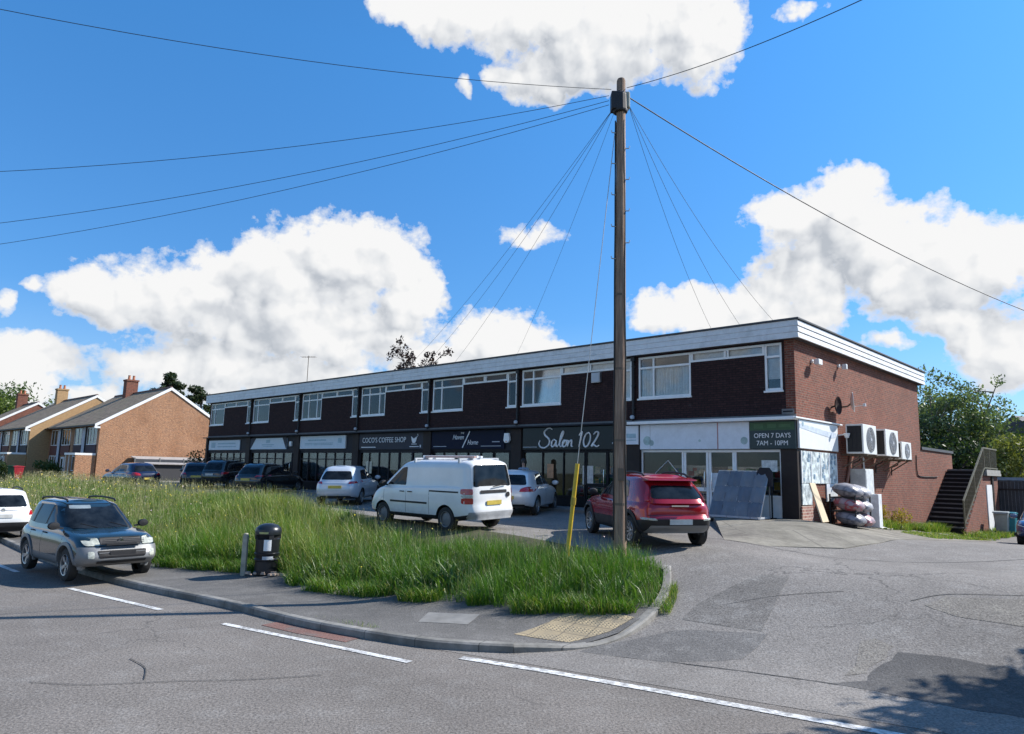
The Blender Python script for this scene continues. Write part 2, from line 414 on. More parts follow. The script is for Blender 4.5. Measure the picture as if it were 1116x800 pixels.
drape('verge', FB+[(2.75,13.1),(3.0,13.7)]+VB, M_soil, .085, .7)
# kerb stones
def kerbstrip(name, pts, w, hs, mat):
    pts = [Vector((p[0], p[1], 0)) for p in catmull([(*p, 0) for p in pts], 5)]
    mb = MB(); prof = None; rings = []
    n = len(pts)
    for i, p in enumerate(pts):
        t = (pts[min(i+1, n-1)]-pts[max(i-1, 0)]).normalized(); nv = Vector((-t.y, t.x, 0))
        hgt = hs(i/(n-1)) if callable(hs) else hs; z = H(p.x, p.y)
        a = p-nv*w*.5; b = p+nv*w*.5
        rings.append([(a.x, a.y, z-.05), (a.x, a.y, z+hgt-.025), (a.x+nv.x*.03, a.y+nv.y*.03, z+hgt), (b.x, b.y, z+hgt+.006), (b.x, b.y, z-.05)])
    mb.add([v for r in rings for v in r], [(i*5+j, i*5+j+1, (i+1)*5+j+1, (i+1)*5+j) for i in range(n-1) for j in range(4)])
    return struct(mb.build(name, mat))
def kerbmat():
    m, g, p, out = newmat('kerb_stone')
    tc = g.n('ShaderNodeTexCoord').outputs['Object']
    f = g.noise(tc, 5, 7, .65); f2 = g.noise(tc, .9, 5, .6)
    c = g.ramp(f, (.3, (.17,.165,.15)), (.7, (.31,.295,.27)))
    c = g.mix(g.rng(f2, .44, .64, 0, .75), c, (.085,.080,.068))
    v = g.vmath('DOT_PRODUCT', tc, (.82, -.57, 0)); fr = g.math('FRACT', g.math('MULTIPLY', v, 1.09))
    c = g.mix(g.rng(fr, .0, .022, 1., 0), c, (.03,.03,.026))
    g.l(c, p.inputs['Base Color']); ninputs(p, Roughness=.9); g.l(g.bump(f, .4), p.inputs['Normal']); return m
MK = kerbmat()
kerbstrip('kerb', KIN, .14, .12, MK)
kerbstrip('kerb', NOSE, .15, lambda t: .125-.085*math.exp(-((t-.30)/.22)**2), MK)
# tactile paving at the dropped kerb
def tactmat():
    m, g, p, out = newmat('buff_blister_paving')
    t = g.n('ShaderNodeTexCoord').outputs['Object']
    mp = g.n('ShaderNodeMapping'); mp.inputs['Rotation'].default_value = (0,0,math.radians(31)); g.l(t, mp.inputs[0])
    b = g.n('ShaderNodeTexBrick'); b.offset = 0; g.l(mp.outputs[0], b.inputs['Vector'])
    ninputs(b, Color1=(.36,.285,.175,1), Color2=(.30,.24,.15,1), Mortar=(.16,.13,.09,1), Scale=1., Mortar_Size=.012, Brick_Width=.4, Row_Height=.4)
    v = g.n('ShaderNodeTexVoronoi'); v.inputs['Randomness'].default_value = 0.; ninputs(v, Scale=15.); g.l(mp.outputs[0], v.inputs['Vector'])
    blob = g.rng(v.outputs['Distance'], .25, .42, 1, 0)
    c = g.mix(g.rng(g.noise(t, 2.5, 6, .65), .42, .7, 0, .65), b.outputs[0], (.15,.135,.11))
    c = g.mix(g.math('MULTIPLY', blob, .35), c, (.42,.35,.23))
    g.l(c, p.inputs['Base Color']); ninputs(p, Roughness=.9); g.l(g.bump(blob, .8, .012), p.inputs['Normal']); return m
drape('tactile_paving', [(.12,11.45),(.95,11.16),(1.62,11.52),(2.1,12.0),(1.25,12.62)], tactmat(), .112, .25, offn=lambda x, y: pathoff(x, y)+.007)
drape('pavement_slab', [(-1.45,12.1),(-.62,11.95),(-.45,12.5),(-1.35,12.72)], mk('old_grey_slab', (.20,.195,.185), .9, scale=5, dirt=.3), .110, .5)
# road markings: advisory cycle lane dashes, then the give way edge line
M_tar = mk('tar_seam', (.055,.053,.05), .8, var=.5, scale=9)
def stripe(name, pts, w, mat=None, off=.008):
    pts = [tuple(p)[:2] for p in catmull([(*p, 0) for p in pts], 6)] if mat is M_tar else pts
    L = offset_path(pts, w/2); R_ = offset_path(pts, -w/2)
    return drape(name, L+R_[::-1], mat or M_mark, off, .7)
stripe('road_marking', [(-8.95,15.02),(-6.16,13.11)], .12)
stripe('road_marking', [(-4.65,12.12),(-1.29,10.05)], .12)
stripe('road_marking', [(-15.5,20.6),(-11.4,17.0)], .12)
stripe('road_marking', [(-.62,10.34),(.6,9.73),(1.68,9.12),(3.99,7.75),(7.5,5.7)], .15)
stripe('red_cycle_lane', [(-3.9,12.25),(-3.2,11.75),(-2.3,11.25)], .40, A_red, .006)
# patches and seams in the asphalt
drape('road_patch', rough([(4.1,9.45),(4.63,9.55),(5.51,10.39),(6.0,10.15),(6.8,9.5),(9.5,8.6),(12.5,7.0),(11.5,4.9),(6.5,7.9),(5.0,8.8)], .07, .16, 9), A_dark, .0085, .4)
drape('road_patch', rough([(4.45,9.72),(4.8,10.2),(5.17,10.75),(5.45,10.82),(5.52,10.55),(5.0,10.05),(4.75,9.72)], .07, .16, 2), A_worn, .0085, .4)
drape('road_patch', rough([(6.7,11.75),(7.2,12.0),(7.9,11.75),(8.9,11.6),(9.4,10.9),(8.3,10.5),(7.6,10.75),(7.0,11.15)], .07, .16, 8), A_worn, .0085, .4)
drape('road_patch', rough([(1.1,10.85),(2.2,10.35),(3.34,10.4),(4.0,11.25),(3.2,11.5),(2.6,11.6),(2.0,11.35)], .07, .16, 15), A_mid, .0085, .4)
drape('road_patch', rough([(2.9,12.05),(3.5,11.6),(3.98,11.35),(4.15,12.3),(4.55,12.9),(5.25,13.55),(4.7,13.7),(4.0,13.1),(3.3,12.6)], .07, .16, 5), A_mid2, .0085, .4)
stripe('tar_seam', [(-5.6,8.8),(-4.9,8.75),(-4.0,8.95),(-3.1,9.1),(-2.3,9.35)], .014, M_tar, .011)
stripe('tar_seam', [(-5.0,9.9),(-4.6,9.5),(-4.35,9.0)], .016, M_tar, .011)
stripe('tar_seam', [(2.3,10.33),(3.39,9.83),(4.2,9.42)], .03, M_tar, .011)
stripe('tar_seam', [(3.7,12.45),(4.7,12.6),(5.8,12.56)], .014, M_tar, .011)
stripe('tar_seam', [(6.6,11.95),(7.3,12.1),(8.2,11.87),(8.6,11.8)], .02, M_tar, .011)
stripe('tar_seam', [(4.0,18.3),(8.5,15.5),(14.5,17.2)], .025, M_tar, .011)
# concrete apron in front of the corner shop
def apoff(x, y):
    px, py = x-FX, y-FY; lx = px*BX[0]+py*BX[1]; ly = px*BY[0]+py*BY[1]
    return .006+.16*float(ss((ly+5.2)/3.5))*float(ss((3.0-lx)/2.6)) if ly < .2 else .010+.05*float(ss((2.6-lx)/2.4))
apron = [tuple(bl(*p)[:2]) for p in [(-2.35,-.02),(-2.1,-1.3),(.2,-5.15),(1.2,-5.0),(2.3,-3.2),(2.55,-1.0),(2.3,3.2),(2.6,8.5),(2.7,11.9),(2.2,12.9),(.02,12.9),(.02,-.02)]]
def apronmat():
    m, g, p, out = newmat('weathered_apron_concrete')
    tc = g.n('ShaderNodeTexCoord').outputs['Object']
    f = g.noise(tc, .9, 8, .66); f2 = g.noise(tc, 7, 6, .65); f3 = g.noise(tc, .4, 3)
    c = g.ramp(f, (.3, (.12,.108,.09)), (.52, (.20,.183,.15)), (.75, (.28,.26,.215)))
    c = g.mix(.7, c, g.ramp(f2, (.3, (.7,.7,.7)), (.7, (1.25,1.25,1.25))), 'MULTIPLY')
    c = g.mix(g.rng(f3, .52, .68, 0, .35), c, (.11,.105,.07))
    w = g.n('ShaderNodeTexVoronoi'); w.feature = 'DISTANCE_TO_EDGE'; ninputs(w, Scale=.55); g.l(tc, w.inputs['Vector'])
    c = g.mix(g.rng(w.outputs['Distance'], 0, .012, .7, 0), c, (.06,.055,.045))
    g.l(c, p.inputs['Base Color']); ninputs(p, Roughness=.92); g.l(g.bump(f2, .5), p.inputs['Normal']); return m
drape('shop_forecourt', apron, apronmat(), offn=apoff, step=.5, skirt=.22)
# walkway along the shop fronts
drape('shop_walkway', [tuple(bl(*p)[:2]) for p in [(-2.4,-.02),(-2.3,-1.5),(-20,-1.9),(-41.3,-1.9),(-41.3,-.02)]], mk('walkway_paving', (.19,.185,.18), .9, scale=2, dirt=.4), .10, .8, skirt=.15)
# ------------------------------------------------------------------ the shop parade: seven units, flats above
DIV = [0, 5.8, 11.5, 17.2, 23.0, 28.95, 34.95, 41.2]     # distances of the unit boundaries from the right-hand corner
DEPTH = 13.6
par = thing('shop_parade', 'long flat roofed two storey shop parade with dark upper front and red brown end wall', 'shop parade', bl(0,0,Z0), RB)
dz = -Z0
zc, zs, zt, zu = 4.40, 5.22, 6.74, 6.38      # canopy, sill, window head, strip sill
up = MB()
up.box(-41.2, -.012, .012, .30, zc+.0, zs)
for k in range(7):
    s0, s1 = DIV[k], DIV[k+1]
    if k == 0: s0 = .27
    a, b = (s0+.68, s1-2.27)
    up.box(-b, -a, .012, .30, zs, zu)                         # panel under the strip window
    up.box(-DIV[k+1], -(s1-.17), .0121, .30, zs, zt+.06)      # pier left of the big window
    up.box(-(s0+.12), -(DIV[k] if k else .012), .0122, .30, zs, zt+.06)
    up.box(-(s1-.17), -(s0+.12), .02, .30, zt, zt+.06)
up.build('front_wall', M['dark_brick'], par, dz=dz)
w = MB()
w.box(-.30, 0, .0, DEPTH, .2, 6.80)                            # end wall
w.box(-41.2, -40.9, .05, DEPTH, .9, 6.80); w.box(-40.9, -.3, DEPTH-.3, DEPTH, .6, 6.80)
w.box(-.3005, -.001, DEPTH+.001, 19.2, .1, 3.93); w.box(-9, -.301, 18.9, 19.2, .1, 3.93)
w.build('brick_wall', M['red_brick'], par, dz=dz)
r = MB(); r.box(-9, .06, DEPTH+.005, 19.3, 3.932, 4.05); r.build('extension_roof', M['cap'], par, dz=dz)
f = MB(); f.box(-41.1, -.1, .1, DEPTH, 6.81, 7.30)
f.build('roof_slab', M['felt'], par, dz=dz)
fas = MB()                                                     # three shiplap boards on the front and the end
for i in range(3):
    z = 6.80+i*.185
    fas.prism([(-.19,z),(-.228,z+.002),(-.218,z+.181),(-.19,z+.181)], -41.45, .19, 'x')
    vs = [(.19,z),(.235,z+.005),(.215,z+.165),(.19,z+.165)]
    fas.prism(vs, -.215, DEPTH+.45, 'y')
fas.build('fascia', M['fascia'], par, dz=dz)
gp = MB(); gp.box(-41.42, .185, -.186, DEPTH+.42, 6.795, 7.36); gp.build('fascia_backing', mk('fascia_gap', (.05,.05,.055), .8), par, dz=dz)
cp = MB(); cp.box(-41.5, .26, -.26, DEPTH+.5, 7.361, 7.42); cp.build('roof_edge', M['cap'], par, dz=dz, bev=.01)
# windows of the flats
GLz = M['glass']
def upper_window(k):
    s0, s1 = DIV[k], DIV[k+1]
    if k == 0: s0 = .27
    x0, x1 = -(s1-.17), -(s1-2.27); x2, x3 = -(s0+.68), -(s0+.12)
    fr = MB(); t = .075; y0, y1 = .025, .10
    def frame(a, b, c, d, mull=(), trans=()):
        fr.box(a, b, y0, y1, c, c+t); fr.box(a, b, y0, y1, d-t, d)
        fr.box(a, a+t, y0, y1, c+t, d-t); fr.box(b-t, b, y0, y1, c+t, d-t)
        for m_ in mull: fr.box(m_-t/2, m_+t/2, y0+.002, y1-.002, c+t, d-t)
        for q in trans: fr.box(a+t, b-t, y0+.004, y1-.004, q-t/2, q+t/2)
    frame(x0, x1-.002, zs+.03, zt, (x0+.62,) if k not in (3, 4) else (x0+.72, x1-.5), (zt-.40,))
    xm = (x1+x2)/2
    frame(x1+.002, x2-.002, zu, zt, (xm-.05, xm+.05))
    frame(x2+.002, x3, zs+.03, zt, (), (zt-.42,))
    fr.box(x0-.03, x1+.03, -.04, .10, zs-.03, zs+.029); fr.box(x2-.03, x3+.03, -.04, .10, zs-.03, zs+.029)
    wnd = fr.build('window', M['white'], par, dz=dz, bev=.006)
    for a, b, c, d in ((x0, x1, zs+.05, zt), (x1, x2, zu, zt), (x2, x3, zs+.05, zt)):
        MB().box(a+.03, b-.03, .06, .075, c+.02, d-.03).build('pane', GLz, wnd, dz=dz)
    bd = MB(); rr = random.Random(k+3)
    kind = ['curtain', 'blind', 'blind', 'drape', 'drape', 'curtain', 'blind'][6-k] if k else 'curtain'
    mt = M['curtain']
    if kind == 'blind': bd.box(x0+.06, x1-.06, .13, .14, zs+.05+rr.random()*.2, zt); mt = M['blind']
    else:
        fold = [(x0+.05+i*(x1-x0-.1)/60, .15+.035*math.sin(i*1.9)+.01*rr.random()) for i in range(61)]
        if kind == 'drape': fold = [p for p in fold]
        lim = (zs+.06, zt-.02) if k else (zs+.06, zt-.36)
        vs = [(x, y, z) for x, y in fold for z in lim]
        keep = range(60) if kind == 'curtain' else [i for i in range(60) if i < 18 or i > 40]
        bd.add(vs, [(2*i, 2*i+1, 2*i+3, 2*i+2) for i in keep])
    bd.box(x2+.06, x3-.06, .13, .14, zs+.05+(.0 if k % 2 else .35), zt)
    bd.box(x1+.06, x2-.06, .15, .16, zu+.03, zt)
    bd.build('blind', mt, wnd, dz=dz)
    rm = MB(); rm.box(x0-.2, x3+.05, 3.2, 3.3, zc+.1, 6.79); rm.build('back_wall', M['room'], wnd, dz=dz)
for k in range(7): upper_window(k)
# a top light held open
# canopy strip and shop fronts
cn = MB(); cn.box(-41.3, -5.7, -.30, .02, zc-.06, zc); cn.build('canopy', M['charcoal'], par, dz=dz, bev=.01)
cw = MB(); cw.box(-5.9, .05, -.34, .01, zc-.09, zc+.01); cw.box(.011, .12, -.33, 3.6, zc-.05, zc+.0); cw.build('canopy', M['white'], par, dz=dz, bev=.01)
ld = MB(); ld.box(-41.2, -.0, -.012, .011, zc+.001, zc+.09); ld.build('lead_flashing', M['felt'], par, dz=dz)
for k in range(1, 8):
    s = DIV[k]; MB().box(-s-.28+(.28 if k == 7 else 0), -s+.28, -.10, .6, 1.0, zc-.07).build('pillar', M['brown_dark'], par, dz=dz, bev=.01)
cp_ = MB(); cp_.box(-.50, .004, -.05, .5, .9, 3.45); cp_.build('corner_pillar', M['brown_dark'], par, dz=dz)
# room shells behind the glass
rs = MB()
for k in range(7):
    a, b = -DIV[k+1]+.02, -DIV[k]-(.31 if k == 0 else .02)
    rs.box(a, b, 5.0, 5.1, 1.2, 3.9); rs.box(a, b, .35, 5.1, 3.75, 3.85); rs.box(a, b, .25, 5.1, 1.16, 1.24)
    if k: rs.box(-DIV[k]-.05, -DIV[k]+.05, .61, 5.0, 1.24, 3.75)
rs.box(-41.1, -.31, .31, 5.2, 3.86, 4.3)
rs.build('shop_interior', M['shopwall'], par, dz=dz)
rl = MB()
for k in range(7):
    c = -(DIV[k]+DIV[k+1])/2
    for yy in (1.2, 2.6, 4.0): rl.box(c-1.9, c-.5, yy, yy+.1, 3.70, 3.745)
    if k in (0,): rl.box(c+.5, c+1.9, 1.6, 1.7, 3.70, 3.745)
rl.build('strip_light', M['tube_light'], par, dz=dz)
def shopfront(k, frame, riser_h, n, door=None, gmat=None, top=3.42, trans=None, inner=0.):
    a, b = -DIV[k+1]+.28, -DIV[k]-.28
    if k == 0: b = -.50; a = -5.52
    if k == 6: a = -40.92
    fr = MB(); t = .06; y0, y1 = .02, .10
    zb = Z0+.02
    fr.box(a, b, y0, y1, top-.08, top); fr.box(a, a+t, y0, y1, zb, top-.08); fr.box(b-t, b, y0, y1, zb, top-.08)
    if door: 
        d0, d1 = door; segs = [(a, d0), (d1, b)]
        fr.box(d0-t, d0, y0, y1, zb, top-.08); fr.box(d1, d1+t, y0, y1, zb, top-.08)
    else: segs = [(a, b)]
    for p, q in segs:
        if q-p < .2: continue
        m_ = max(1, round(n*(q-p)/(b-a)))
        fr.box(p, q, y0+.003, y1-.003, zb+riser_h-.03, zb+riser_h+.03)
        for i in range(1, m_): x = p+(q-p)*i/m_; fr.box(x-t/2, x+t/2, y0+.004, y1-.004, zb+riser_h, top-.08)
        if trans: fr.box(p, q, y0+.006, y1-.006, trans-.025, trans+.025)
    sf = fr.build('shopfront', frame, par, dz=dz, bev=.006)
    for p, q in segs:
        if q-p < .2: continue
        MB().box(p, q, .06, .07, zb+riser_h, top-.05).build('pane', gmat or M['shopglass'], sf, dz=dz)
        MB().box(p+.02, q-.02, .05, .16, Z0-.1, zb+riser_h-.02).build('stall_riser', frame if k == 0 else M['black'], sf, dz=dz)
    if door:
        d0, d1 = door; leafs = 2 if d1-d0 > 1.3 else 1
        for i in range(leafs):
            p = d0+(d1-d0)*i/leafs+.01; q = d0+(d1-d0)*(i+1)/leafs-.01
            dm = MB(); tt = .085 if k == 0 else .06; yi = inner
            dm.box(p, q, yi+.04, yi+.09, zb+.02, zb+.16); dm.box(p, q, yi+.04, yi+.09, zb+2.12, zb+2.24); dm.box(p, p+tt, yi+.04, yi+.09, zb+.16, zb+2.12); dm.box(q-tt, q, yi+.04, yi+.09, zb+.16, zb+2.12)
            dm.box(p+tt, q-tt, yi+.045, yi+.085, zb+.86, zb+.98)
            dd = dm.build('door', frame, sf, dz=dz, bev=.005)
            MB().box(p+tt, q-tt, yi+.06, yi+.07, zb+.1, zb+2.2).build('pane', gmat or M['shopglass'], dd, dz=dz)
            hx = q-.12 if i == 0 else p+.12
            MB().tube([(hx, yi+.0, zb+.9), (hx, yi-.02, zb+1.0), (hx, yi-.02, zb+1.4), (hx, yi+.0, zb+1.5)], .014, 8).build('handle', M['chrome'], dd, smooth=60, dz=dz)
        MB().box(d0, d1, .05, .06, zb+2.26, top-.06).build('fanlight', gmat or M['shopglass'], sf, dz=dz)
    return sf
shopfront(0, M['white'], .78, 3, door=(-3.86,-2.02), top=3.43)
shopfront(1, M['black'], .46, 5, door=(-8.0,-7.0))
shopfront(2, M['black'], .52, 6, door=(-12.9,-11.95))
shopfront(3, M['charcoal'], .50, 6, door=(-19.4,-18.4))
shopfront(4, M['charcoal'], .52, 6, trans=3.0)
shopfront(5, M['charcoal'], .55, 6, trans=3.0, door=(-30.6,-29.6))
shopfront(6, M['charcoal'], .55, 6, trans=3.0)
# flat lintel panel between shopfront heads and the signs' tops
lp = MB()
for k in range(7):
    a, b = -DIV[k+1]+.28, -DIV[k]-.28
    if k == 0: a, b = -5.52, .0
    lp.box(a, b, .0, .20, 3.431, zc-.062)
lp.build('sign_backing', M['charcoal'], par, dz=dz)
# blinds, vinyl and pale displays seen through the left-hand shop windows
vin = MB()
for k in (4, 5, 6):
    a, b = -DIV[k+1]+.4, -DIV[k]-.4; n = 6
    for i in range(n):
        p = a+(b-a)*i/n; q = a+(b-a)*(i+1)/n
        if (k, i) in ((5, 5), (6, 0)): continue
        vin.box(p+.07, q-.07, .14, .15, 3.04, 3.28)
        vin.box(p+.06, q-.06, .13, .14, 1.9 if k == 4 else 2.2, 2.92 if k == 4 else 2.85)
vin.build('window_vinyl', mk('pale_window_vinyl', (.55,.62,.66), .6, var=.45, scale=2.2), par, dz=dz)
# downpipes at every unit boundary
for k in range(1, 7):
    s = DIV[k]; dp = MB(); dp.tube([(-s, -.06, 6.72), (-s, -.06, 4.6), (-s, -.10, 4.45)], .045, 8); dp.box(-s-.08, -s+.08, -.12, .01, 6.62, 6.78)
    for zz in (4.9, 5.7, 6.4): dp.box(-s-.07, -s+.07, -.075, .011, zz, zz+.05)
    dpo = dp.build('downpipe', M['trim'], par, smooth=40, dz=dz)
    MB().lathe([(.0,0),(.075,.01),(.085,.09),(.05,.13),(.0,.14)], (-s+.02, -.16, 4.52), 'z', 10).build('lamp', M['letter_grey'], dpo, smooth=50, dz=dz)

# ------------------------------------------------------------------ signs (each a thing of its own)
def script_text(strokes, mat, parent, sx, sz, r, y=-.02, n=7, name='lettering'):
    mb = MB()
    for st in strokes:
        pts = catmull([(x*sx, y, z*sz) for x, z in st], n); k = len(pts)
        mb.tube(pts, [r*(.55+.45*math.sin(PI*i/(k-1))) for i in range(k)], 6)
    return mb.build(name, mat, parent, smooth=60)
def board(name, label, x0, x1, z0, z1, mat, y=-.0, th=.06, group=None, frame=None):
    t = thing(name, label, 'shop sign', bl((x0+x1)/2, y, z0), RB, group)
    w_, h_ = x1-x0, z1-z0
    MB().box(-w_/2, w_/2, -th, -.003, 0, h_).build('panel', mat, t, bev=.006)
    if frame:
        fm = MB(); e = .03
        fm.box(-w_/2-e, w_/2+e, -th-.015, -.004, -e, -.001); fm.box(-w_/2-e, w_/2+e, -th-.015, -.004, h_+.001, h_+e)
        fm.box(-w_/2-e, -w_/2-.001, -th-.015, -.004, 0, h_); fm.box(w_/2+.001, w_/2+e, -th-.015, -.004, 0, h_)
        fm.build('frame', frame, t)
    return t, w_, h_
def lines(t, mat, items, y, name='small_print'):
    mb = MB()
    for x, z, w_, h_ in items: mb.box(x-w_/2, x+w_/2, y-.004, y, z-h_/2, z+h_/2)
    return mb.build(name, mat, t)
M_slate = mk('slate_grey_sign', (.048,.050,.062), .6, var=.12, spec=.2)
M_navy = mk('navy_sign', (.008,.012,.030), .6, var=.15, spec=.15)
M_salon = mk('gloss_black_sign', (.008,.011,.016), .15, var=.2, spec=.22)
M_pale = mk('pale_blue_sign', (.60,.68,.74), .45, var=.05)
M_teal = mk('faded_teal_print', (.36,.50,.56), .6)
M_whiteboard = mk('blank_white_sign', (.70,.74,.80), .4, var=.06, dirt=.10)
t, w_, h_ = board('shop_sign', 'glossy black shop sign with white handwritten lettering and number 102', -11.15, -6.15, 3.46, 4.32, M_salon)
S = [
 [(1.55,1.72),(1.35,1.86),(1.05,1.80),(.78,1.52),(.82,1.20),(1.12,.92),(1.30,.62),(1.18,.20),(.80,-.06),(.40,.02),(.22,.34),(.34,.68)],          # S
 [(1.95,.62),(1.72,.72),(1.52,.50),(1.50,.14),(1.66,.04),(1.86,.34),(1.98,.66)], [(1.98,.66),(1.94,.22),(2.02,.06),(2.14,.14)],                    # a
 [(2.14,.14),(2.42,.72),(2.66,1.36),(2.60,1.50),(2.44,1.18),(2.30,.52),(2.32,.10),(2.46,.06)],                                                     # l
 [(2.46,.06),(2.62,.30),(2.84,.66)], [(2.90,.64),(2.68,.64),(2.56,.36),(2.64,.06),(2.84,.08),(2.98,.36),(2.92,.64),(3.12,.58)],                      # o
 [(3.14,.66),(3.10,.30),(3.04,.04)], [(3.08,.26),(3.28,.58),(3.44,.62),(3.42,.30),(3.42,.08),(3.54,.06)],                                           # n
 [(4.12,1.10),(4.42,1.42),(4.28,.76),(4.12,.02)],                                                                                                 # 1
 [(5.02,1.36),(4.76,1.16),(4.56,.62),(4.62,.10),(4.86,.04),(5.10,.44),(5.18,1.02),(5.02,1.36)],                                                    # 0
 [(5.46,1.16),(5.66,1.38),(5.88,1.34),(5.86,1.06),(5.60,.56),(5.28,.08),(5.50,.16),(5.74,.02),(5.96,.14)],                                          # 2
]
sx = 3.05/5.9
lt = script_text([[(x-2.9, z) for x, z in st] for st in S], M['letter_w'], t, sx, .40, .040, y=-.075); lt.location = (-.22, 0, .09)
lines(t, M['letter_grey'], [(-2.1,.10,.75,.025),(2.1,.22,.35,.05)], -.062)
t, w_, h_ = board('shop_sign', 'navy shop sign with two white handwritten words split by a long slash', -16.9, -12.2, 3.50, 4.30, M_navy)
lettering('Haven', .30, M['letter_w'], t, (-.52,-.07,.52), sx=.95, shear=.35); lettering('Home', .30, M['letter_w'], t, (.42,-.07,.28), sx=.9, shear=.35); lettering('THE', .12, M['letter_w'], t, (-.25,-.07,.70), shear=.3)
MB().bar((-.22,-.07,.06), (.24,-.07,.78), .01, .055).build('slash', M['letter_w'], t)
lines(t, M['letter_grey'], [(-1.75,.12,.9,.03),(1.55,.12,1.2,.025),(1.85,.30,.45,.04)], -.063)
t, w_, h_ = board('shop_sign', 'slate grey coffee shop sign with thin white capitals and a cup emblem', -22.75, -17.5, 3.50, 4.31, M_slate)
lettering("COCO'S COFFEE SHOP", .36, M['letter_w'], t, (-.48,-.07,.46), sx=.93, spacing=1.06)
cup = MB(); cup.prism([(1.72,.62),(1.80,.36),(1.86,.30),(2.02,.30),(2.08,.36),(2.18,.62),(2.0,.54),(1.94,.50)], -.08, -.064, 'y'); cup.tube([(2.12,-.07,.56),(2.24,-.07,.66),(2.20,-.07,.72)], .02, 6); cup.box(1.76,2.16,-.08,-.064,.235,.265)
cup.build('cup_emblem', M['letter_w'], t)
lines(t, M['letter_w'], [(-1.75,.12,1.25,.04)], -.062); lines(t, M['letter_w'], [(1.95,.13,.7,.035),(2.42,.15,.08,.12)], -.062, 'web_address')
t, w_, h_ = board('shop_sign', 'pale blue shop sign with faded teal print, left of the coffee shop sign', -28.55, -24.0, 3.60, 4.24, M_pale, frame=M['letter_w'])
lines(t, M_teal, [(-.55,.44,1.9,.09),(-.35,.27,2.9,.05),(-.35,.19,2.9,.04),(1.75,.40,.35,.26)], -.062)
t, w_, h_ = board('shop_sign', 'pale wedge shaped shop sign with two cut corners and a grey print block', -34.65, -30.15, 3.56, 4.24, M_pale)
tri = MB(); tri.prism([(-2.26,-.01),(-2.26,.69),(-1.55,.69)], -.075, -.061, 'y'); tri.prism([(2.26,-.01),(2.26,.69),(1.75,.69)], -.075, -.061, 'y'); tri.build('cut_corner', M_slate, t)
lines(t, M_teal, [(0,.48,.5,.2),(0,.28,1.5,.06),(0,.18,1.1,.04)], -.062)
t, w_, h_ = board('shop_sign', 'pale blue shop sign with two print lines at the far left end of the parade', -40.75, -36.15, 3.54, 4.18, M_pale)
lines(t, M_teal, [(-1.6,.32,.6,.35),(.4,.42,2.6,.09),(.4,.22,2.8,.07)], -.062)
# the corner shop's blank white board, in three panels
t, w_, h_ = board('shop_sign', 'long blank white fascia sign above the corner shop doors', -5.5, -1.46, 3.445, 4.30, M_whiteboard, th=.10)
mm = MB()
for x in (-1.6, .95): mm.box(x-.008, x+.008, -.103, -.099, .01, h_-.01)
mm.build('panel_joint', M['letter_grey'], t)
MB().box(.93, .97, -.104, -.099, .0, h_).build('red_strip', mk('faded_red_strip', (.42,.22,.22), .6), t)
ghost = MB()
for x, z, r_ in ((-1.72,.30,.16),(-1.55,.22,.10),(.30,.28,.045),(1.85,.26,.12)): ghost.lathe([(r_,0),(r_,.003)], (x,-.104,z), 'y', 14)
ghost.build('old_mark', mk('faded_green_mark', (.36,.47,.46), .7, var=.3), t)
t, w_, h_ = board('shop_sign', 'small white sign board between the pole and the blank white fascia', -6.12, -5.54, 3.62, 4.28, M_whiteboard, y=-.1)
lines(t, M_teal, [(0,.3,.4,.16),(0,.15,.4,.04)], -.062)
t, w_, h_ = board('opening_hours_sign', 'dark green opening hours sign with white hand drawn lettering at the shop corner', -1.44, -.005, 3.445, 4.30, mk('dark_green_sign', (.008,.026,.030), .4), th=.11)
MB().box(-.70, .70, -.118, -.111, .57, .82).build('green_band', mk('green_band', (.028,.085,.028), .5), t)
lines(t, mk('dull_green_print', (.055,.13,.055), .6), [(-.42,.70,.30,.15),(.0,.70,.28,.13),(.40,.70,.36,.10)], -.119, 'faded_print')
lettering('OPEN 7 DAYS', .205, M['letter_w'], t, (0,-.114,.40), extrude=.004, sx=.92); lettering('7AM - 10PM', .205, M['letter_w'], t, (0,-.114,.17), extrude=.004, sx=.95)
# side wall sign and posters
def sideboard(name, label, cat, y0, y1, z0, z1, mat, th=.07):
    t = thing(name, label, cat, bl(0, (y0+y1)/2, z0), RB)
    MB().box(.003, th, -(y1-y0)/2, (y1-y0)/2, 0, z1-z0).build('panel', mat, t, bev=.006); return t
t = sideboard('shop_sign', 'white sign with a grey swoosh on the brick end wall beside the corner', 'shop sign', .02, 3.25, 3.47, 4.33, mk('sun_bleached_sign', (.78,.80,.80), .4, var=.04))
sw = MB(); sw.prism([(-1.6,.62),(-.4,.52),(1.0,.42),(1.45,.46),(1.45,.60),(.6,.62),(-.6,.70),(-1.6,.74)], .071, .077, 'x'); sw.build('swoosh', mk('grey_blue_swoosh', (.55,.62,.70), .5), t)
MB().lathe([(.07,0),(.07,.004)], (.078,-1.35,.74), 'x', 12).build('round_mark', M_teal, t)
pm = mk('poster_print', (.52,.62,.68), .45, var=.75, scale=5.5)
t = sideboard('window_poster', 'tall window poster panel printed blue and white, below the white end wall sign', 'poster', .16, 3.1, 2.42, 3.40, pm, .04)
fm = MB()
for yy in (-1.47, -.72, .05, .78, 1.47): fm.box(.041, .052, yy-.02, yy+.02, 0, .98)
fm.build('frame', M['letter_w'], t)
bl_ = MB(); rr = random.Random(2)
for i in range(34): 
    yy = -1.4+rr.random()*2.8; zz = .08+rr.random()*.8; bl_.box(.0405, .044, yy-.03-rr.random()*.05, yy+.03+rr.random()*.04, zz-.03, zz+.03+rr.random()*.10)
tag(bl_.build('printed_figures', mk('poster_ink', (.16,.25,.34), .6, var=.6, scale=8), t), kind='stuff')
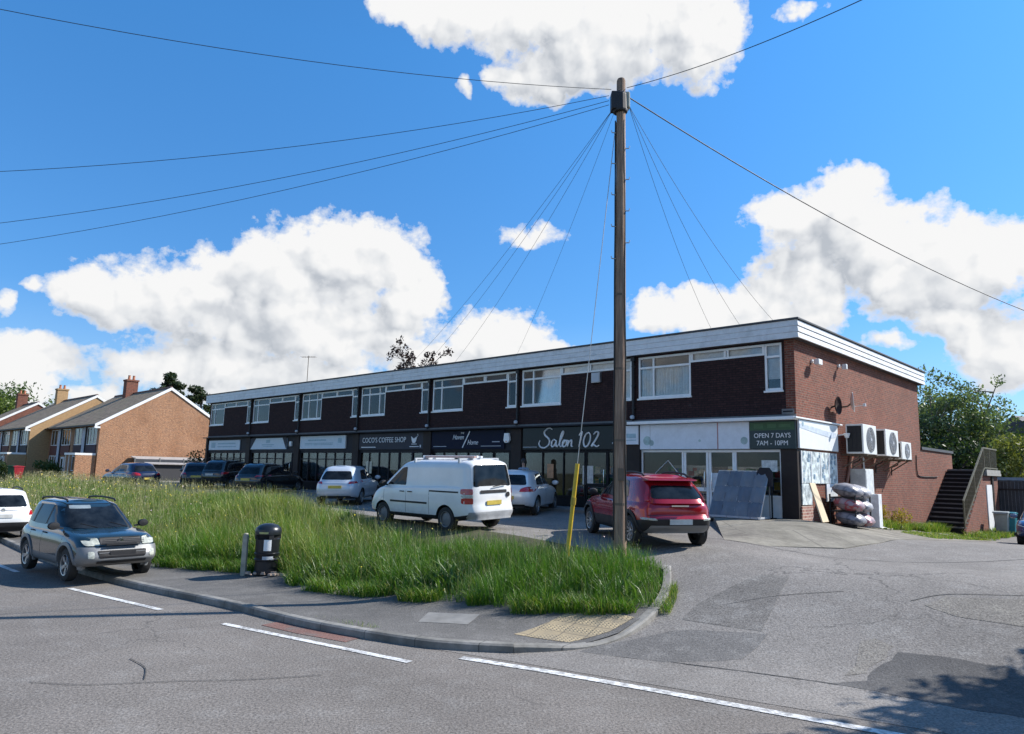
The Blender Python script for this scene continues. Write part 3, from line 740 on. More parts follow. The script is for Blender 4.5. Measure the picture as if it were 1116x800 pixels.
t = sideboard('window_poster', 'narrow blue and white poster strip below the left end of the long poster panel', 'poster', .16, .92, 1.78, 2.41, pm, .04)
t = sideboard('window_poster', 'small white poster right of the bare brick infill below the long poster panel', 'poster', 2.15, 3.1, 1.85, 2.41, mk('white_poster', (.66,.70,.74), .5, var=.15), .04)

# alarm boxes, brackets, lamps
def small(name, label, cat, mb, mat, loc, rot=RB, parts=(), smooth=None, group=None):
    o = mb.build(name, mat, None, smooth=smooth, bev=.0 if smooth else .006); place(o, loc, rot); tag(o, label, cat, group)
    for pn, pmb, pmat in parts: pmb.build(pn, pmat, o)
    return o
mb = MB(); mb.prism([(-.17,.05),(-.12,.34),(.12,.34),(.17,.05),(.08,-.06),(-.08,-.06)], -.10, -.0, 'y')
small('alarm_box', 'white shield shaped alarm box on the pillar right of the navy sign', 'alarm', mb, M['white'], bl(-11.95,-.112,3.80), parts=[('light', MB().box(-.03,.03,-.113,-.101,-.03,.02), M['lamp_amber'])])
mb = MB(); mb.prism([(-.11,0),(-.11,.28),(.11,.28),(.11,0)], -.09, 0, 'y')
small('alarm_box', 'small pale alarm box on the pillar beside the wedge shaped sign', 'alarm', mb, M['white'], bl(-29.5,-.112,3.72), parts=[('light', MB().box(-.03,.03,-.10,-.091,.03,.08), M['lamp_amber'])])
small('junction_box', 'grey square junction box on the dark upper wall near the pole', 'junction box', MB().box(-.2,.2,-.12,0,0,.38), M['steel'], bl(-7.45,0,5.95), parts=[('lid', MB().box(-.17,.17,-.135,-.121,.03,.35), M['letter_grey'])])
small('vent_cover', 'small grey plate at the corner above the opening hours sign', 'vent', MB().box(-.19,.19,-.03,0,0,.16), M['felt'], bl(-.24,0,4.50), parts=[('slot', MB().box(-.15,.15,-.036,-.031,.06,.10), M['black'])])
for lab, y, z in (('white security light high on the brick end wall near the corner', 1.35, 6.28), ('small white sensor on the brick end wall right of the security light', 3.75, 6.42)):
    mb = MB(); big = y < 2
    mb.box(0, .06, -.05, .05, -.05, .05); mb.bar((.05,0,0), (.2,0,-.05), .03)
    o = mb.build('security_light' if big else 'motion_sensor', M['white']); place(o, bl(0,y,z), RB); tag(o, lab, 'light' if big else 'sensor')
    hd = MB(); hd.box(.14, .30, -.16 if big else -.06, .16 if big else .06, -.14, .04); hd.build('head', M['white'], o, bev=.02)
# floodlight at the end of the side sign
o = small('flood_lamp', 'white lamp on a bracket at the right end of the end wall sign', 'lamp', MB().bar((0,0,0),(.35,0,.05),.04), M['white'], bl(0,3.42,4.02))
hd = MB(); hd.lathe([(.0,0),(.06,.02),(.10,.14),(.10,.17),(.0,.18)], (.30,0,-.10), 'z', 14); hd.build('lamp_head', M['white'], o, smooth=40)
# satellite dish
d = thing('satellite_dish', 'pale satellite dish seen edge on, on the brick end wall above the air conditioners', 'satellite dish', bl(0,3.62,4.98), RB)
MB().tube([(0,0,0),(.30,0,.02),(.42,0,.12)], .03, 8).build('bracket', M['rust'], d, smooth=60)
ds = MB(); ds.lathe([(.0,0),(.12,.012),(.24,.045),(.34,.10),(.34,.085),(.24,.03),(.12,-.002),(.0,-.012)], (0,0,0), 'x', 22)
dsh = ds.build('dish', mk('dish_back', (.62,.62,.60), .5), d, smooth=60); dsh.location = (.40,.0,.16); dsh.rotation_euler = (0,-.06,math.radians(17))
MB().tube([(.42,0,.0),(.82,.05,.05)], .012, 6).build('arm', M['steel'], d); MB().box(.78,.86,.0,.10,.0,.10).build('receiver', M['letter_grey'], d, bev=.01)
d2 = thing('satellite_dish', 'dark round dish fixed flat to the brick end wall, left of the pale dish', 'satellite dish', bl(0,2.95,4.98), RB)
ds = MB(); ds.lathe([(.01,.0),(.12,.012),(.22,.04),(.30,.085),(.30,.07),(.22,.022),(.12,-.005),(.01,-.015)], (0,0,0), 'x', 26)
dd_ = ds.build('dish', mk('dark_mesh_dish', (.030,.018,.018), .6, spec=.2), d2, smooth=60); dd_.location = (.16,0,0)
MB().tube([(0,0,-.05),(.16,0,0)], .03, 8).build('bracket', M['trim'], d2)
# air conditioning units on brackets
def ac(y0, y1, z0, z1, dep, label, first=False):
    t = thing('air_conditioner', label, 'air conditioner', bl(0, (y0+y1)/2, z0), RB, 'air conditioners on the end wall')
    w2, h = (y1-y0)/2, z1-z0; xb = .22
    MB().box(xb, xb+dep, -w2, w2, 0, h).build('casing', mk('ac_casing', (.74,.74,.72), .4, var=.04, dirt=.10), t, bev=.015)
    yc = w2*.10; R_ = min(h*.42, w2*.72)
    fg = MB(); fx = xb+dep
    MB().lathe([(R_*1.02,.002),(R_*1.02,.004)], (fx,yc,h*.5), 'x', 32).build('fan_recess', M['trim'], t)
    for q in range(1, 9): fg.lathe([(R_*q/8-.006,.012),(R_*q/8+.006,.012),(R_*q/8+.006,.022),(R_*q/8-.006,.022)], (fx,yc,h*.5), 'x', 32, close=True)
    for a in range(12):
        ca, sa = math.cos(a*PI/6), math.sin(a*PI/6)
        fg.bar((fx+.014, yc+ca*.05, h*.5+sa*.05), (fx+.014, yc+ca*R_, h*.5+sa*R_), .008)
    fg.lathe([(.06,.005),(.06,.03)], (fx,yc,h*.5), 'x', 16)
    fg.build('fan_grille', M['letter_grey'], t)
    cg = MB(); cg.box(xb+.05, xb+dep-.05, -w2-.008, -w2-.003, .06, h-.06)
    cgo = cg.build('coil_panel', M['trim'], t)
    sl = MB()
    for q in range(9): zz = .08+q*(h-.16)/8.; sl.box(xb+.05, xb+dep-.05, -w2-.014, -w2-.009, zz-.006, zz+.006)
    for q in range(4): xx = xb+.07+q*(dep-.14)/3; sl.box(xx-.006, xx+.006, -w2-.016, -w2-.0095, .06, h-.06)
    sl.build('coil_guard', M['charcoal'], cgo)
    br = MB()
    for yy in (-w2*.7, w2*.7): br.box(.0, xb+dep+.05, yy-.025, yy+.025, -.06, -.005); br.bar((.02,yy,-.45), (xb+dep-.1,yy,-.06), .04)
    br.build('bracket', M['rust'], t)
    pp = MB(); pp.tube([(xb+.1, w2*.6, -.0), (xb+.05, w2*.6, -.2), (.05, w2*.6, -.3), (.04, w2*.6, -.6)], .025, 6); pp.build('pipe', M['trim'], t, smooth=60)
    return t
ac(3.55, 4.92, 3.42, 4.40, .55, 'large white air conditioner nearest the street corner, its dark side coil showing')
ac(5.95, 7.45, 3.42, 4.37, .55, 'middle white air conditioner between a large unit and the smallest one')
ac(8.05, 9.30, 3.36, 4.02, .50, 'smallest white air conditioner, last on the end wall towards the stairs')
# lines of pipe and cable on the end wall
small('wall_pipe', 'thin grey pipe running down the end wall beside the tall cabinet', 'pipe', MB().tube([(.05,0,2.25),(.05,0,0),(.05,0,-.2)], .035, 8), M['steel'], bl(0,5.75,1.1), smooth=50, parts=[('clip', MB().box(0,.1,-.05,.05,1.2,1.24), M['steel'])])
small('wall_cable', 'dark cable looping along the brick extension wall to the stairs', 'cable', MB().tube(catmull([(.03,0,.9),(.03,.0,.25),(.03,.4,.02),(.03,2.4,.0),(.03,3.4,.02)], 6), .022, 6), M['trim'], bl(0,12.7,2.75), smooth=60)
small('wall_cable', 'slanting red brown pipe on the end wall below the largest air conditioner', 'pipe', MB().tube([(.05,.75,1.35),(.06,.35,.6),(.06,-.15,-.1),(.06,-.2,-.9)], .05, 8), mk('red_brown_pipe', (.28,.14,.10), .7), bl(0,3.75,2.1), smooth=60)
# brick plinth panel under the posters
small('poster_plinth', 'low panel of patterned red brick below the poster strip at the shop corner', 'plinth', MB().box(.002,.05,-.42,.42,0,.9), brickmat('speckled_brick', (.22,.06,.05), (.40,.22,.17), (.5,.42,.36), bw=.11, bh=.09), bl(0,.5,.85))
# roof aerial
aer = MB(); aer.tube([(0,0,0),(0,0,1.7)], .02, 6); aer.bar((-.45,0,1.62),(.45,0,1.62),.02)
for q in range(7): aer.bar((-.42+q*.14,-.2,1.62), (-.42+q*.14,.2,1.62), .012)
o = aer.build('roof_aerial', M['rust']); place(o, bl(-29.0,.35,7.4), RB+.6); tag(o, 'thin television aerial standing on the flat roof of the parade', 'aerial')

# ------------------------------------------------------------------ outside stairs at the rear
st = thing('outside_stairs', 'dark outside staircase with a mesh balustrade at the rear of the brick end wall', 'stairs', bl(0,13.5,.5), RB)
N = 14; rise, run = 2.62/N, .335
sm = MB()
for i in range(N):
    y = i*run; z = -.25 if i == 0 else 0
    sm.box(.06, 1.46, y, y+.02, i*rise-(.25 if i == 0 else 0), (i+1)*rise-.05)
sm.build('riser', M['black'], st)
tm = MB()
for i in range(N): tm.box(.05, 1.5, i*run-.03, i*run+run+.01, (i+1)*rise-.049, (i+1)*rise)
tm.build('tread', mk('stair_tread', (.035,.034,.036), .75, dirt=.35, dirtcol=(.08,.08,.08)), st)
edge = MB()
for i in range(N): edge.box(.06, 1.49, i*run-.036, i*run-.0305, (i+1)*rise-.05, (i+1)*rise-.004)
edge.build('nosing', mk('worn_nosing', (.11,.11,.115), .7), st)
yw = N*run
sw_ = MB(); sw_.prism([(.35,-.6),(.35,.0),(yw,2.50),(yw+3.2,2.50),(yw+3.2,-.6)], 1.30, 1.46, 'x'); sw_.build('side_wall', M['red_brick'], st)
dk = MB(); dk.box(-6, 1.6, yw+.0, yw+3.3, 2.505, 2.66); dk.box(1.47, 1.62, yw-.1, yw+3.3, 2.38, 2.50); dk.build('landing', mk('landing_concrete', (.30,.29,.27), .85, dirt=.4), st)
dr = MB(); dr.box(1.461, 1.50, yw+.3, yw+1.5, -.5, 1.95); dr.build('store_door', M['white'], st)
dfr = MB(); dfr.box(1.462, 1.53, yw+1.55, yw+1.85, -.5, 2.35); dfr.build('door_recess', M['brown_dark'], st)
bal = MB(); P = lambda y, z: (1.50, y, z)
a0, a1 = (0.0, .25), (yw, 2.66)
for (y, z) in (a0, (yw/2, (a0[1]+a1[1])/2), a1, (yw+1.3, 2.66)): bal.bar(P(y, z-.1), P(y, z+1.02), .05)
bal.bar(P(a0[0], a0[1]+1.02), P(a1[0], a1[1]+1.02), .06); bal.bar(P(a0[0], a0[1]+.08), P(a1[0], a1[1]+.08), .05)
bal.bar(P(yw, 3.68), P(yw+3.2, 3.68), .06); bal.bar(P(yw, 2.74), P(yw+3.2, 2.74), .05)
M_rail = mk('olive_rail', (.12,.11,.07), .6, dirt=.3)
bo = bal.build('balustrade', M_rail, st)
bars = MB()
for i in range(40): y = .06+i*(yw-.1)/40; z = a0[1]+(a1[1]-a0[1])*y/yw; bars.bar((1.50,y,z+.08), (1.50,y,z+1.0), .014)
for i in range(26): y = yw+.06+i*.12; bars.bar((1.50,y,2.74), (1.50,y,3.66), .014)
bars.build('balusters', M_rail, bo)
# ------------------------------------------------------------------ vehicles: local x forward, y left, z up, origin on the ground
def interp(tab, x):
    if x <= tab[0][0]: return tab[0][1]
    for (a, b), (c, d) in zip(tab[:-1], tab[1:]):
        if x <= c:
            t = (x-a)/(c-a); return b+(d-b)*t
    return tab[-1][1]
def smooth_tab(tab):
    tab = sorted(tab); xs = np.array([a for a, b in tab]); ys = np.array([b for a, b in tab])
    q = np.linspace(xs[0], xs[-1], 60); v = np.interp(q, xs, ys); k = np.ones(5)/5
    v2 = np.convolve(np.pad(v, 2, mode='edge'), k, 'valid'); return list(zip(q.tolist(), v2.tolist()))
def paint(name, col, metal=.0, rough=.28):
    m, g, p, out = newmat(name)
    tc = g.n('ShaderNodeTexCoord').outputs['Object']
    f = g.noise(tc, 1.4, 5, .6)
    c = g.ramp(f, (.3, tuple(.92*a for a in col)), (.7, tuple(min(1, 1.06*a) for a in col)))
    z = g.n('ShaderNodeSeparateXYZ'); g.l(tc, z.inputs[0])
    dust = g.math('MULTIPLY', g.rng(z.outputs[2], .15, .75, .32, .02), g.rng(g.noise(tc, 5, 6, .7), .35, .65))
    c = g.mix(dust, c, (.16,.145,.12)); g.l(c, p.inputs['Base Color'])
    ninputs(p, Metallic=metal, Roughness=rough); p.inputs['Coat Weight'].default_value = .9; p.inputs['Coat Roughness'].default_value = .03
    return m
class Shape: pass
FR  = [0, .05, .13, .25, .4, .55, .70, .82, .90, .955, .985, 1.0]
def make_shape(sp):
    s = Shape(); s.__dict__.update(sp)
    s.n = sp.get('n', 7.0); L, W = s.L, s.W
    s.ztop = smooth_tab(sp['ztop']); s.zbt = sorted(sp.get('zbt', [(-L/2, s.zb+.10), (-L/2+.55, s.zb), (L/2-.6, s.zb), (L/2, s.zb+.06)]))
    s.wp = sp.get('wp', [(0,.88),(.05,.94),(.13,.97),(.25,.985),(.4,.995),(.55,1.),(.7,.99),(.82,.965),(.9,.94),(.955,.90),(.985,.86),(1.,.82)])
    s.fp = sp.get('fp', [(0,-.16),(.13,-.05),(.3,-.01),(.5,0),(.62,-.04),(.8,-.10),(.9,-.16),(1.,-.30)])
    s.rp = sp.get('rp', [(0,-.14),(.13,-.04),(.3,-.01),(.5,0),(.62,-.02),(.8,-.05),(.9,-.08),(1.,-.16)])
    return s
def ring_params(n, k=30, m=9):
    pr = []
    sup = lambda c: (1-abs(c)**n)**(1/n)
    xs = np.linspace(-.965, .965, k); ye = sup(.965)*.9; ys = np.linspace(ye, -ye, m)
    for c in xs[::-1]: pr.append((c, sup(c)))
    for c in ys: pr.append((-sup(c), c))
    for c in xs: pr.append((c, -sup(c)))
    for c in ys[::-1]: pr.append((sup(c), c))
    return pr, k, m
def front_x(s, y, z, rear=False):
    x = (-s.L/2 if rear else s.L/2)
    for _ in range(5):
        zt, zb = interp(s.ztop, x), interp(s.zbt, x); f = min(1, max(0, (z-zb)/(zt-zb)))
        xf = s.L/2+interp(s.fp, f); xr = -s.L/2-interp(s.rp, f); w = s.W/2*interp(s.wp, f)
        a = (xf-xr)/2; c = (xf+xr)/2; q = min(.995, abs(y)/w)
        e = a*(1-q**s.n)**(1/s.n); x = c-e if rear else c+e
    return x
def side_y(s, x, z):
    zt, zb = interp(s.ztop, x), interp(s.zbt, x); f = min(1, max(0, (z-zb)/(zt-zb)))
    xf = s.L/2+interp(s.fp, f); xr = -s.L/2-interp(s.rp, f); w = s.W/2*interp(s.wp, f)
    a = (xf-xr)/2; c = (xf+xr)/2; q = min(.999, abs((x-c)/a)); return w*(1-q**s.n)**(1/s.n)
def gh(s, z):   # greenhouse limits at height z: front, rear, half width
    t = (z-s.g_z0)/(s.H-s.g_z0); t = min(1, max(0, t)); e = 0 if t < .86 else ((t-.86)/.14)**2
    xf = s.g_f0+(s.g_f1-s.g_f0)*(t**1.08)-.16*e; xr = s.g_r0+(s.g_r1-s.g_r0)*(t**1.25)+.12*e
    w = s.g_w0+(s.g_w1-s.g_w0)*(t**1.15)-.09*e
    return xf, xr, w
def g_side(s, x, z):
    xf, xr, w = gh(s, z); a = (xf-xr)/2; c = (xf+xr)/2; q = min(.999, abs((x-c)/a)); return w*(1-q**s.gn)**(1/s.gn)
def g_end(s, y, z, rear=False):
    xf, xr, w = gh(s, z); a = (xf-xr)/2; c = (xf+xr)/2; q = min(.995, abs(y)/w); e = a*(1-q**s.gn)**(1/s.gn)
    return c-e if rear else c+e
def loft(mb, rings, k, m, crown, cap_bottom=True):
    n = len(rings[0]); o = len(mb.v)
    for r in rings: mb.v += r
    for i in range(len(rings)-1):
        for j in range(n):
            mb.f.append([o+i*n+j, o+i*n+(j+1) % n, o+(i+1)*n+(j+1) % n, o+(i+1)*n+j]); mb.m.append(mb.cur if not hasattr(mb, 'fm') else mb.fm(i))
    # top cap: columns across from the left side to the right side
    T = o+(len(rings)-1)*n
    cols = []
    for j in range(k):
        A, B = T+j, T+k+m+(k-1-j); a, b = Vector(mb.v[A]), Vector(mb.v[B]); col = [A]
        for q in range(1, m+1):
            t = q/(m+1); p = a.lerp(b, .5-.5*math.cos(PI*t) if False else t); p.z += crown*(1-(2*t-1)**2); mb.v.append(tuple(p)); col.append(len(mb.v)-1)
        col.append(B); cols.append(col)
    mi = mb.cur if not hasattr(mb, 'fm') else mb.fm(len(rings))
    rear = [T+k-1]+[T+k+q for q in range(m)]+[T+k+m]; frontc = [T]+[T+2*k+m+(m-1-q) for q in range(m)]+[T+2*k+m-1]
    seq = [frontc]+cols+[rear]
    for a, b in zip(seq[:-1], seq[1:]):
        for q in range(m+1):
            f = [a[q], a[q+1], b[q+1], b[q]]; f2 = []
            for v in f:
                if v not in f2: f2.append(v)
            if len(f2) >= 3: mb.f.append(f2); mb.m.append(mi)
    if cap_bottom:
        m0 = 0 if not hasattr(mb, 'fm') else mb.fm(0); cols = []
        for j in range(k):
            A, B = o+j, o+k+m+(k-1-j); a, b = Vector(mb.v[A]), Vector(mb.v[B]); col = [A]
            for q in range(1, m+1): mb.v.append(tuple(a.lerp(b, q/(m+1)))); col.append(len(mb.v)-1)
            cols.append(col+[B])
        seq = [[o]+[o+2*k+m+(m-1-q) for q in range(m)]+[o+2*k+m-1]]+cols+[[o+k-1]+[o+k+q for q in range(m)]+[o+k+m]]
        for a, b in zip(seq[:-1], seq[1:]):
            for q in range(m+1):
                f2 = []
                for v in (a[q], b[q], b[q+1], a[q+1]):
                    if v not in f2: f2.append(v)
                if len(f2) >= 3: mb.f.append(f2); mb.m.append(m0)
def patch(poly, fn, mat, name, parent, step=.09, smooth=True):
    bm = poly_cut(poly, step)
    for v in bm.verts: v.co = fn(v.co.x, v.co.y)
    bmesh.ops.recalc_face_normals(bm, faces=bm.faces)
    me = bpy.data.meshes.new(name); bm.to_mesh(me); bm.free()
    for m in (mat if isinstance(mat, (list, tuple)) else [mat]): me.materials.append(m)
    if smooth: me.shade_smooth()
    o = bpy.data.objects.new(name, me); C.objects.link(o); o.parent = parent; return o
def rrect(x0, x1, z0, z1, r=.03, n=4):
    out = []
    for cx, cz, a in ((x1-r, z1-r, 0), (x0+r, z1-r, 90), (x0+r, z0+r, 180), (x1-r, z0+r, 270)):
        for i in range(n+1):
            t = math.radians(a+90*i/n); out.append((cx+r*math.cos(t), cz+r*math.sin(t)))
    return out
def rpoly(pts, r=.05, n=3):     # polygon with its corners rounded
    out = []; k = len(pts)
    for i in range(k):
        p = Vector(pts[i]); a = Vector(pts[i-1])-p; b = Vector(pts[(i+1) % k])-p
        d = min(r, a.length*.4, b.length*.4); A = p+a.normalized()*d; B = p+b.normalized()*d
        for q in range(n+1):
            t = q/n; v = A*(1-t)**2+p*2*t*(1-t)+B*t*t; out.append((v.x, v.y))
    return out
WHEELS = {}
def wheel_meshes(r, style, rimmat):
    key = (r, style, rimmat.name)
    if key in WHEELS: return WHEELS[key]
    w = .10; ri = r*.64
    ty = MB(); ty.lathe([(ri,-w*.9),(r*.86,-w),(r*.97,-w*.85),(r,-w*.5),(r,w*.5),(r*.97,w*.85),(r*.86,w),(ri,w*.9),(ri*.97,0)], (0,0,0), 'y', 30, close=True)
    rm = MB(); rm.lathe([(ri*1.02,w*.88),(ri*1.0,w*.95),(ri*.93,w*.9),(ri*.9,w*.2),(ri*.9,-w*.2)], (0,0,0), 'y', 30, close=True)
    ns = {'five': 5, 'ten': 10, 'steel': 0}[style]
    if ns == 0:
        rm.lathe([(ri*.95,w*.4),(ri*.7,w*.62),(ri*.35,w*.72),(0.01,w*.74)], (0,0,0), 'y', 24)
    for i in range(ns):
        a = 2*PI*i/ns; hw = ri*(.20 if ns == 5 else .10)
        ca, sa = math.cos(a), math.sin(a); r0, r1 = ri*.16, ri*.95
        P = lambda rr, off, y: (rr*ca-off*sa, y, rr*sa+off*ca)
        vs = [P(r0,-hw*.7,w*.62), P(r0,hw*.7,w*.62), P(r1,hw,w*.82), P(r1,-hw,w*.82), P(r0,-hw*.7,w*.2), P(r0,hw*.7,w*.2), P(r1,hw,w*.35), P(r1,-hw,w*.35)]
        rm.add(vs, [(0,1,2,3),(4,7,6,5),(0,4,5,1),(1,5,6,2),(2,6,7,3),(3,7,4,0)])
    rm.lathe([(.01,w*.2),(ri*.22,w*.2),(ri*.22,w*.66),(ri*.12,w*.74),(.01,w*.75)], (0,0,0), 'y', 16)
    hb = MB(); hb.lathe([(.01,-.04),(ri*.9,-.04),(ri*.9,.0),(.01,.0)], (0,0,0), 'y', 24)
    WHEELS[key] = (hb.mesh('brake_disc', M['trim'], 40), ty.mesh('tyre', M['rubber'], 50), rm.mesh('rim', rimmat, 35)); return WHEELS[key]
def car(name, label, cat, sp, col, pos, heading, cladmat=None, group=None, zlift=0., tilt=True, plate=('y','w')):
    s = make_shape(sp); L, W, r = s.L, s.W, s.r
    hx, hy = Vector(heading).normalized(); yaw = math.atan2(hy, hx)
    root = thing(name, label, cat, (0,0,0), yaw, group)
    a = G(pos[0]+hx*s.wb/2, pos[1]+hy*s.wb/2); b = G(pos[0]-hx*s.wb/2, pos[1]-hy*s.wb/2); lf = G(pos[0]-hy*.7, pos[1]+hx*.7); rg = G(pos[0]+hy*.7, pos[1]-hx*.7)
    root.location = (pos[0], pos[1], (a.z+b.z)/2+zlift)
    if tilt: root.rotation_euler = (max(-.05, min(.05, math.atan2(lf.z-rg.z, 1.4))), -math.atan2(a.z-b.z, s.wb), yaw)
    # lower body
    mb = MB(); fc = sp.get('clad', -1)
    mb.fm = lambda i: 1 if (i < len(FR)-1 and (FR[i]+FR[min(i+1, len(FR)-1)])/2 < fc) else 0
    pr, k, m = ring_params(s.n); rings = []
    for f in FR:
        xf = s.L/2+interp(s.fp, f); xr = -s.L/2-interp(s.rp, f); w = W/2*interp(s.wp, f); aa, cc = (xf-xr)/2, (xf+xr)/2
        ring = []
        for cx, cy in pr:
            x = cc+aa*cx; zt, zb = interp(s.ztop, x), interp(s.zbt, x); ring.append((x, w*cy, zb+(zt-zb)*f))
        rings.append(ring)
    loft(mb, rings, k, m, .03)
    body = mb.build('body', [col, cladmat or M['trim']], root)
    cut = MB(); ra = r+s.__dict__.get('gap', .055)
    xa, xb = s.wb/2+s.__dict__.get('ax', 0), -s.wb/2+s.__dict__.get('ax', 0)
    for xx in (xa, xb):
        for sg in (1, -1):
            y0, y1 = sorted((sg*(W/2-.34), sg*(W/2+.2))); cut.lathe([(ra, y0), (ra, y1)], (xx, 0, r), 'y', 28)
    co = cut.build('arch_cut', M['trim'], root)
    md = body.modifiers.new('b', 'BOOLEAN'); md.operation = 'DIFFERENCE'; md.object = co; md.solver = 'EXACT'
    bpy.context.view_layer.update()
    me = bpy.data.meshes.new_from_object(body.evaluated_get(bpy.context.evaluated_depsgraph_get()))
    body.modifiers.clear(); body.data = me; bpy.data.objects.remove(co)
    while len(me.materials) > 2: me.materials.pop()
    bm = bmesh.new(); bm.from_mesh(me); out = bmesh.new()
    for f in bm.faces:      # wheel wells are black plastic
        c = f.calc_center_median()
        if min(abs(c.x-xa), abs(c.x-xb)) < ra-.02 and abs(c.y) < W/2-.335 and c.z < r+ra and abs(f.normal.y) > .9: f.material_index = 1
        for xx in (xa, xb):
            if abs(math.hypot(c.x-xx, c.z-r)-ra) < .02 and abs(f.normal.y) < .2 and abs(c.y) < W/2-.02: f.material_index = 1
    bm.to_mesh(me); bm.free()
    me.shade_smooth(); me.set_sharp_from_angle(angle=math.radians(32))
    # flare around each wheel opening
    fw = s.__dict__.get('flare', 0)
    if fw:
        for xx in (xa, xb):
            for sg in (1, -1):
                fl = MB(); pin, pout = [], []
                for i in range(25):
                    t = PI*(-.06+1.12*i/24); rr = []
                    for q in (ra, ra+fw):
                        x, z = xx+q*math.cos(t), r+q*math.sin(t); y = side_y(s, x, max(z, s.zb+.02)); rr.append((x, sg*(y+.022), z))
                    x, z = xx+ra*math.cos(t), r+ra*math.sin(t)
                    pin.append(rr[0]); pout.append(rr[1])
                n = len(pin); vs = pin+pout+[(x, y-sg*.16, z) for x, y, z in pin]+[(x, y-sg*.05, z) for x, y, z in pout]
                fl.add(vs, [(i, i+1, n+i+1, n+i) for i in range(n-1)]+[(2*n+i, 2*n+i+1, i+1, i) for i in range(n-1)]+[(n+i, n+i+1, 3*n+i+1, 3*n+i) for i in range(n-1)])
                fl.build('wheel_flare', cladmat or M['trim'], root, smooth=40)
    # greenhouse: roof and pillars
    gb = MB(); s.gn = s.__dict__.get('gn', 5.); pr2, k2, m2 = ring_params(s.gn, 26, 9); rings = []
    for t in (0, .12, .3, .5, .7, .86, .93, .97, 1.):
        z = s.g_z0+(s.H-.035-s.g_z0)*t; xf, xr, w = gh(s, s.g_z0+(s.H-s.g_z0)*t); aa, cc = (xf-xr)/2, (xf+xr)/2
        rings.append([(cc+aa*cx, w*cy, z) for cx, cy in pr2])
    loft(gb, rings, k2, m2, .045)
    s.Hs = lambda z: s.g_z0+(z-s.g_z0)*(s.H-s.g_z0)/(s.H-.035-s.g_z0)
    gb.build('roof', col, root, smooth=40)
    G_ = s.__dict__.get('glassmat', M['carglass'])
    for sg in (1, -1):
        for poly in s.side_w:
            patch(rpoly(poly, .05), lambda x, z, sg=sg: (x, sg*(g_side(s, x, s.Hs(z))+.005), z), G_, 'side_window', root)
        if s.__dict__.get('pillar'):
            x0, x1, z0, z1 = s.pillar; patch([(x0,z0),(x1,z0),(x1,z1),(x0,z1)], lambda x, z, sg=sg: (x, sg*(g_side(s, x, s.Hs(z))+.003), z), M['trim'], 'window_pillar', root)
    ww = s.ws; patch(rpoly(ww, .07), lambda y, z: (g_end(s, y, s.Hs(z))+.006, y, z), G_, 'windscreen', root)
    for poly in s.rw: patch(rpoly(poly, .07), lambda y, z: (g_end(s, y, s.Hs(z), True)-.006, y, z), G_, 'rear_window', root)
    FP = lambda off=.006: (lambda y, z: (front_x(s, y, z)+off, y, z))
    RP = lambda off=.006: (lambda y, z: (front_x(s, y, z, True)-off, y, z))
    SP = lambda sg, off=.004: (lambda x, z: (x, sg*(side_y(s, x, z)+off), z))
    for poly in s.headlight:
        for sg in (1, -1): 
            h = patch(rpoly([(sg*y, z) for y, z in poly], .05), FP(.018), M['lamp_clear'], 'headlight', root, .05)
    for poly, mt in s.taillight:
        for sg in (1, -1): patch(rpoly([(sg*y, z) for y, z in poly], .03), RP(.012), mt, 'tail_light', root, .05)
    for nm, poly, mt in s.front: patch(rpoly(poly, .03), FP(.012), mt, nm, root, .06)
    for nm, poly, mt in s.__dict__.get('front2', ()): patch(rpoly(poly, .03), FP(.020), mt, nm, root, .06)
    for nm, poly, mt in s.rear: patch(rpoly(poly, .03), RP(.013), mt, nm, root, .06)
    for nm, poly, mt in s.__dict__.get('sides', ()):
        for sg in (1, -1): patch(poly, SP(sg, .008), mt, nm, root, .12)
    # plates
    pf, pz = sp.get('plates', (.42, .80))
    def plate(rear, z, mt):
        x = front_x(s, 0, z, rear); mbp = MB(); d = -1 if rear else 1
        x0, x1 = sorted((x+d*.014, x+d*.034)); mbp.box(x0, x1, -.26, .26, z-.055, z+.055); return mbp.build('number_plate', mt, root)
    plate(False, pf, M['plate_w'] if sp.get('pale_plates', True) else M['trim']); plate(True, pz, M['plate_y'] if sp.get('pale_plates', True) else M['plate_w'])
    # door gaps, handles, sill strip
    for sg in (1, -1):
        gp = MB()
        for x, z0, z1 in s.gaps:
            n = 8; pts = [(x, sg*(side_y(s, x, z0+(z1-z0)*i/n)+.0015), z0+(z1-z0)*i/n) for i in range(n+1)]
            gp.add([(p[0]+dx, p[1], p[2]) for p in pts for dx in (-.005, .005)], [(2*i, 2*i+1, 2*i+3, 2*i+2) for i in range(n)])
        gp.build('door_gap', M['black'], root)
        for x, z in s.handles:
            hb = MB(); y = sg*(side_y(s, x, z)+.018); hb.box(x-.09, x+.09, y-.018, y+.018, z-.014, z+.014); hb.build('door_handle', s.__dict__.get('handlemat', col), root, bev=.01)
        mx, mz = s.mirror; my = W/2+.07
        mi = MB(); mi.lathe([(.01,-.075),(.09,-.06),(.12,0),(.10,.07),(.01,.085)], (0,0,0), 'x', 12)
        mo = mi.build('wing_mirror', s.__dict__.get('mirmat', col), root, smooth=50); mo.location = (mx, sg*my, mz); mo.scale = (.75, 1.05, .72)
        ar = MB(); ar.bar((mx, sg*(W/2-.12), mz-.06), (mx, sg*my, mz-.03), .04); ar.build('mirror_arm', M['trim'], mo).matrix_parent_inverse = Matrix.LocRotScale(Vector((mx, sg*my, mz)), None, Vector((.75,1.05,.72))).inverted()
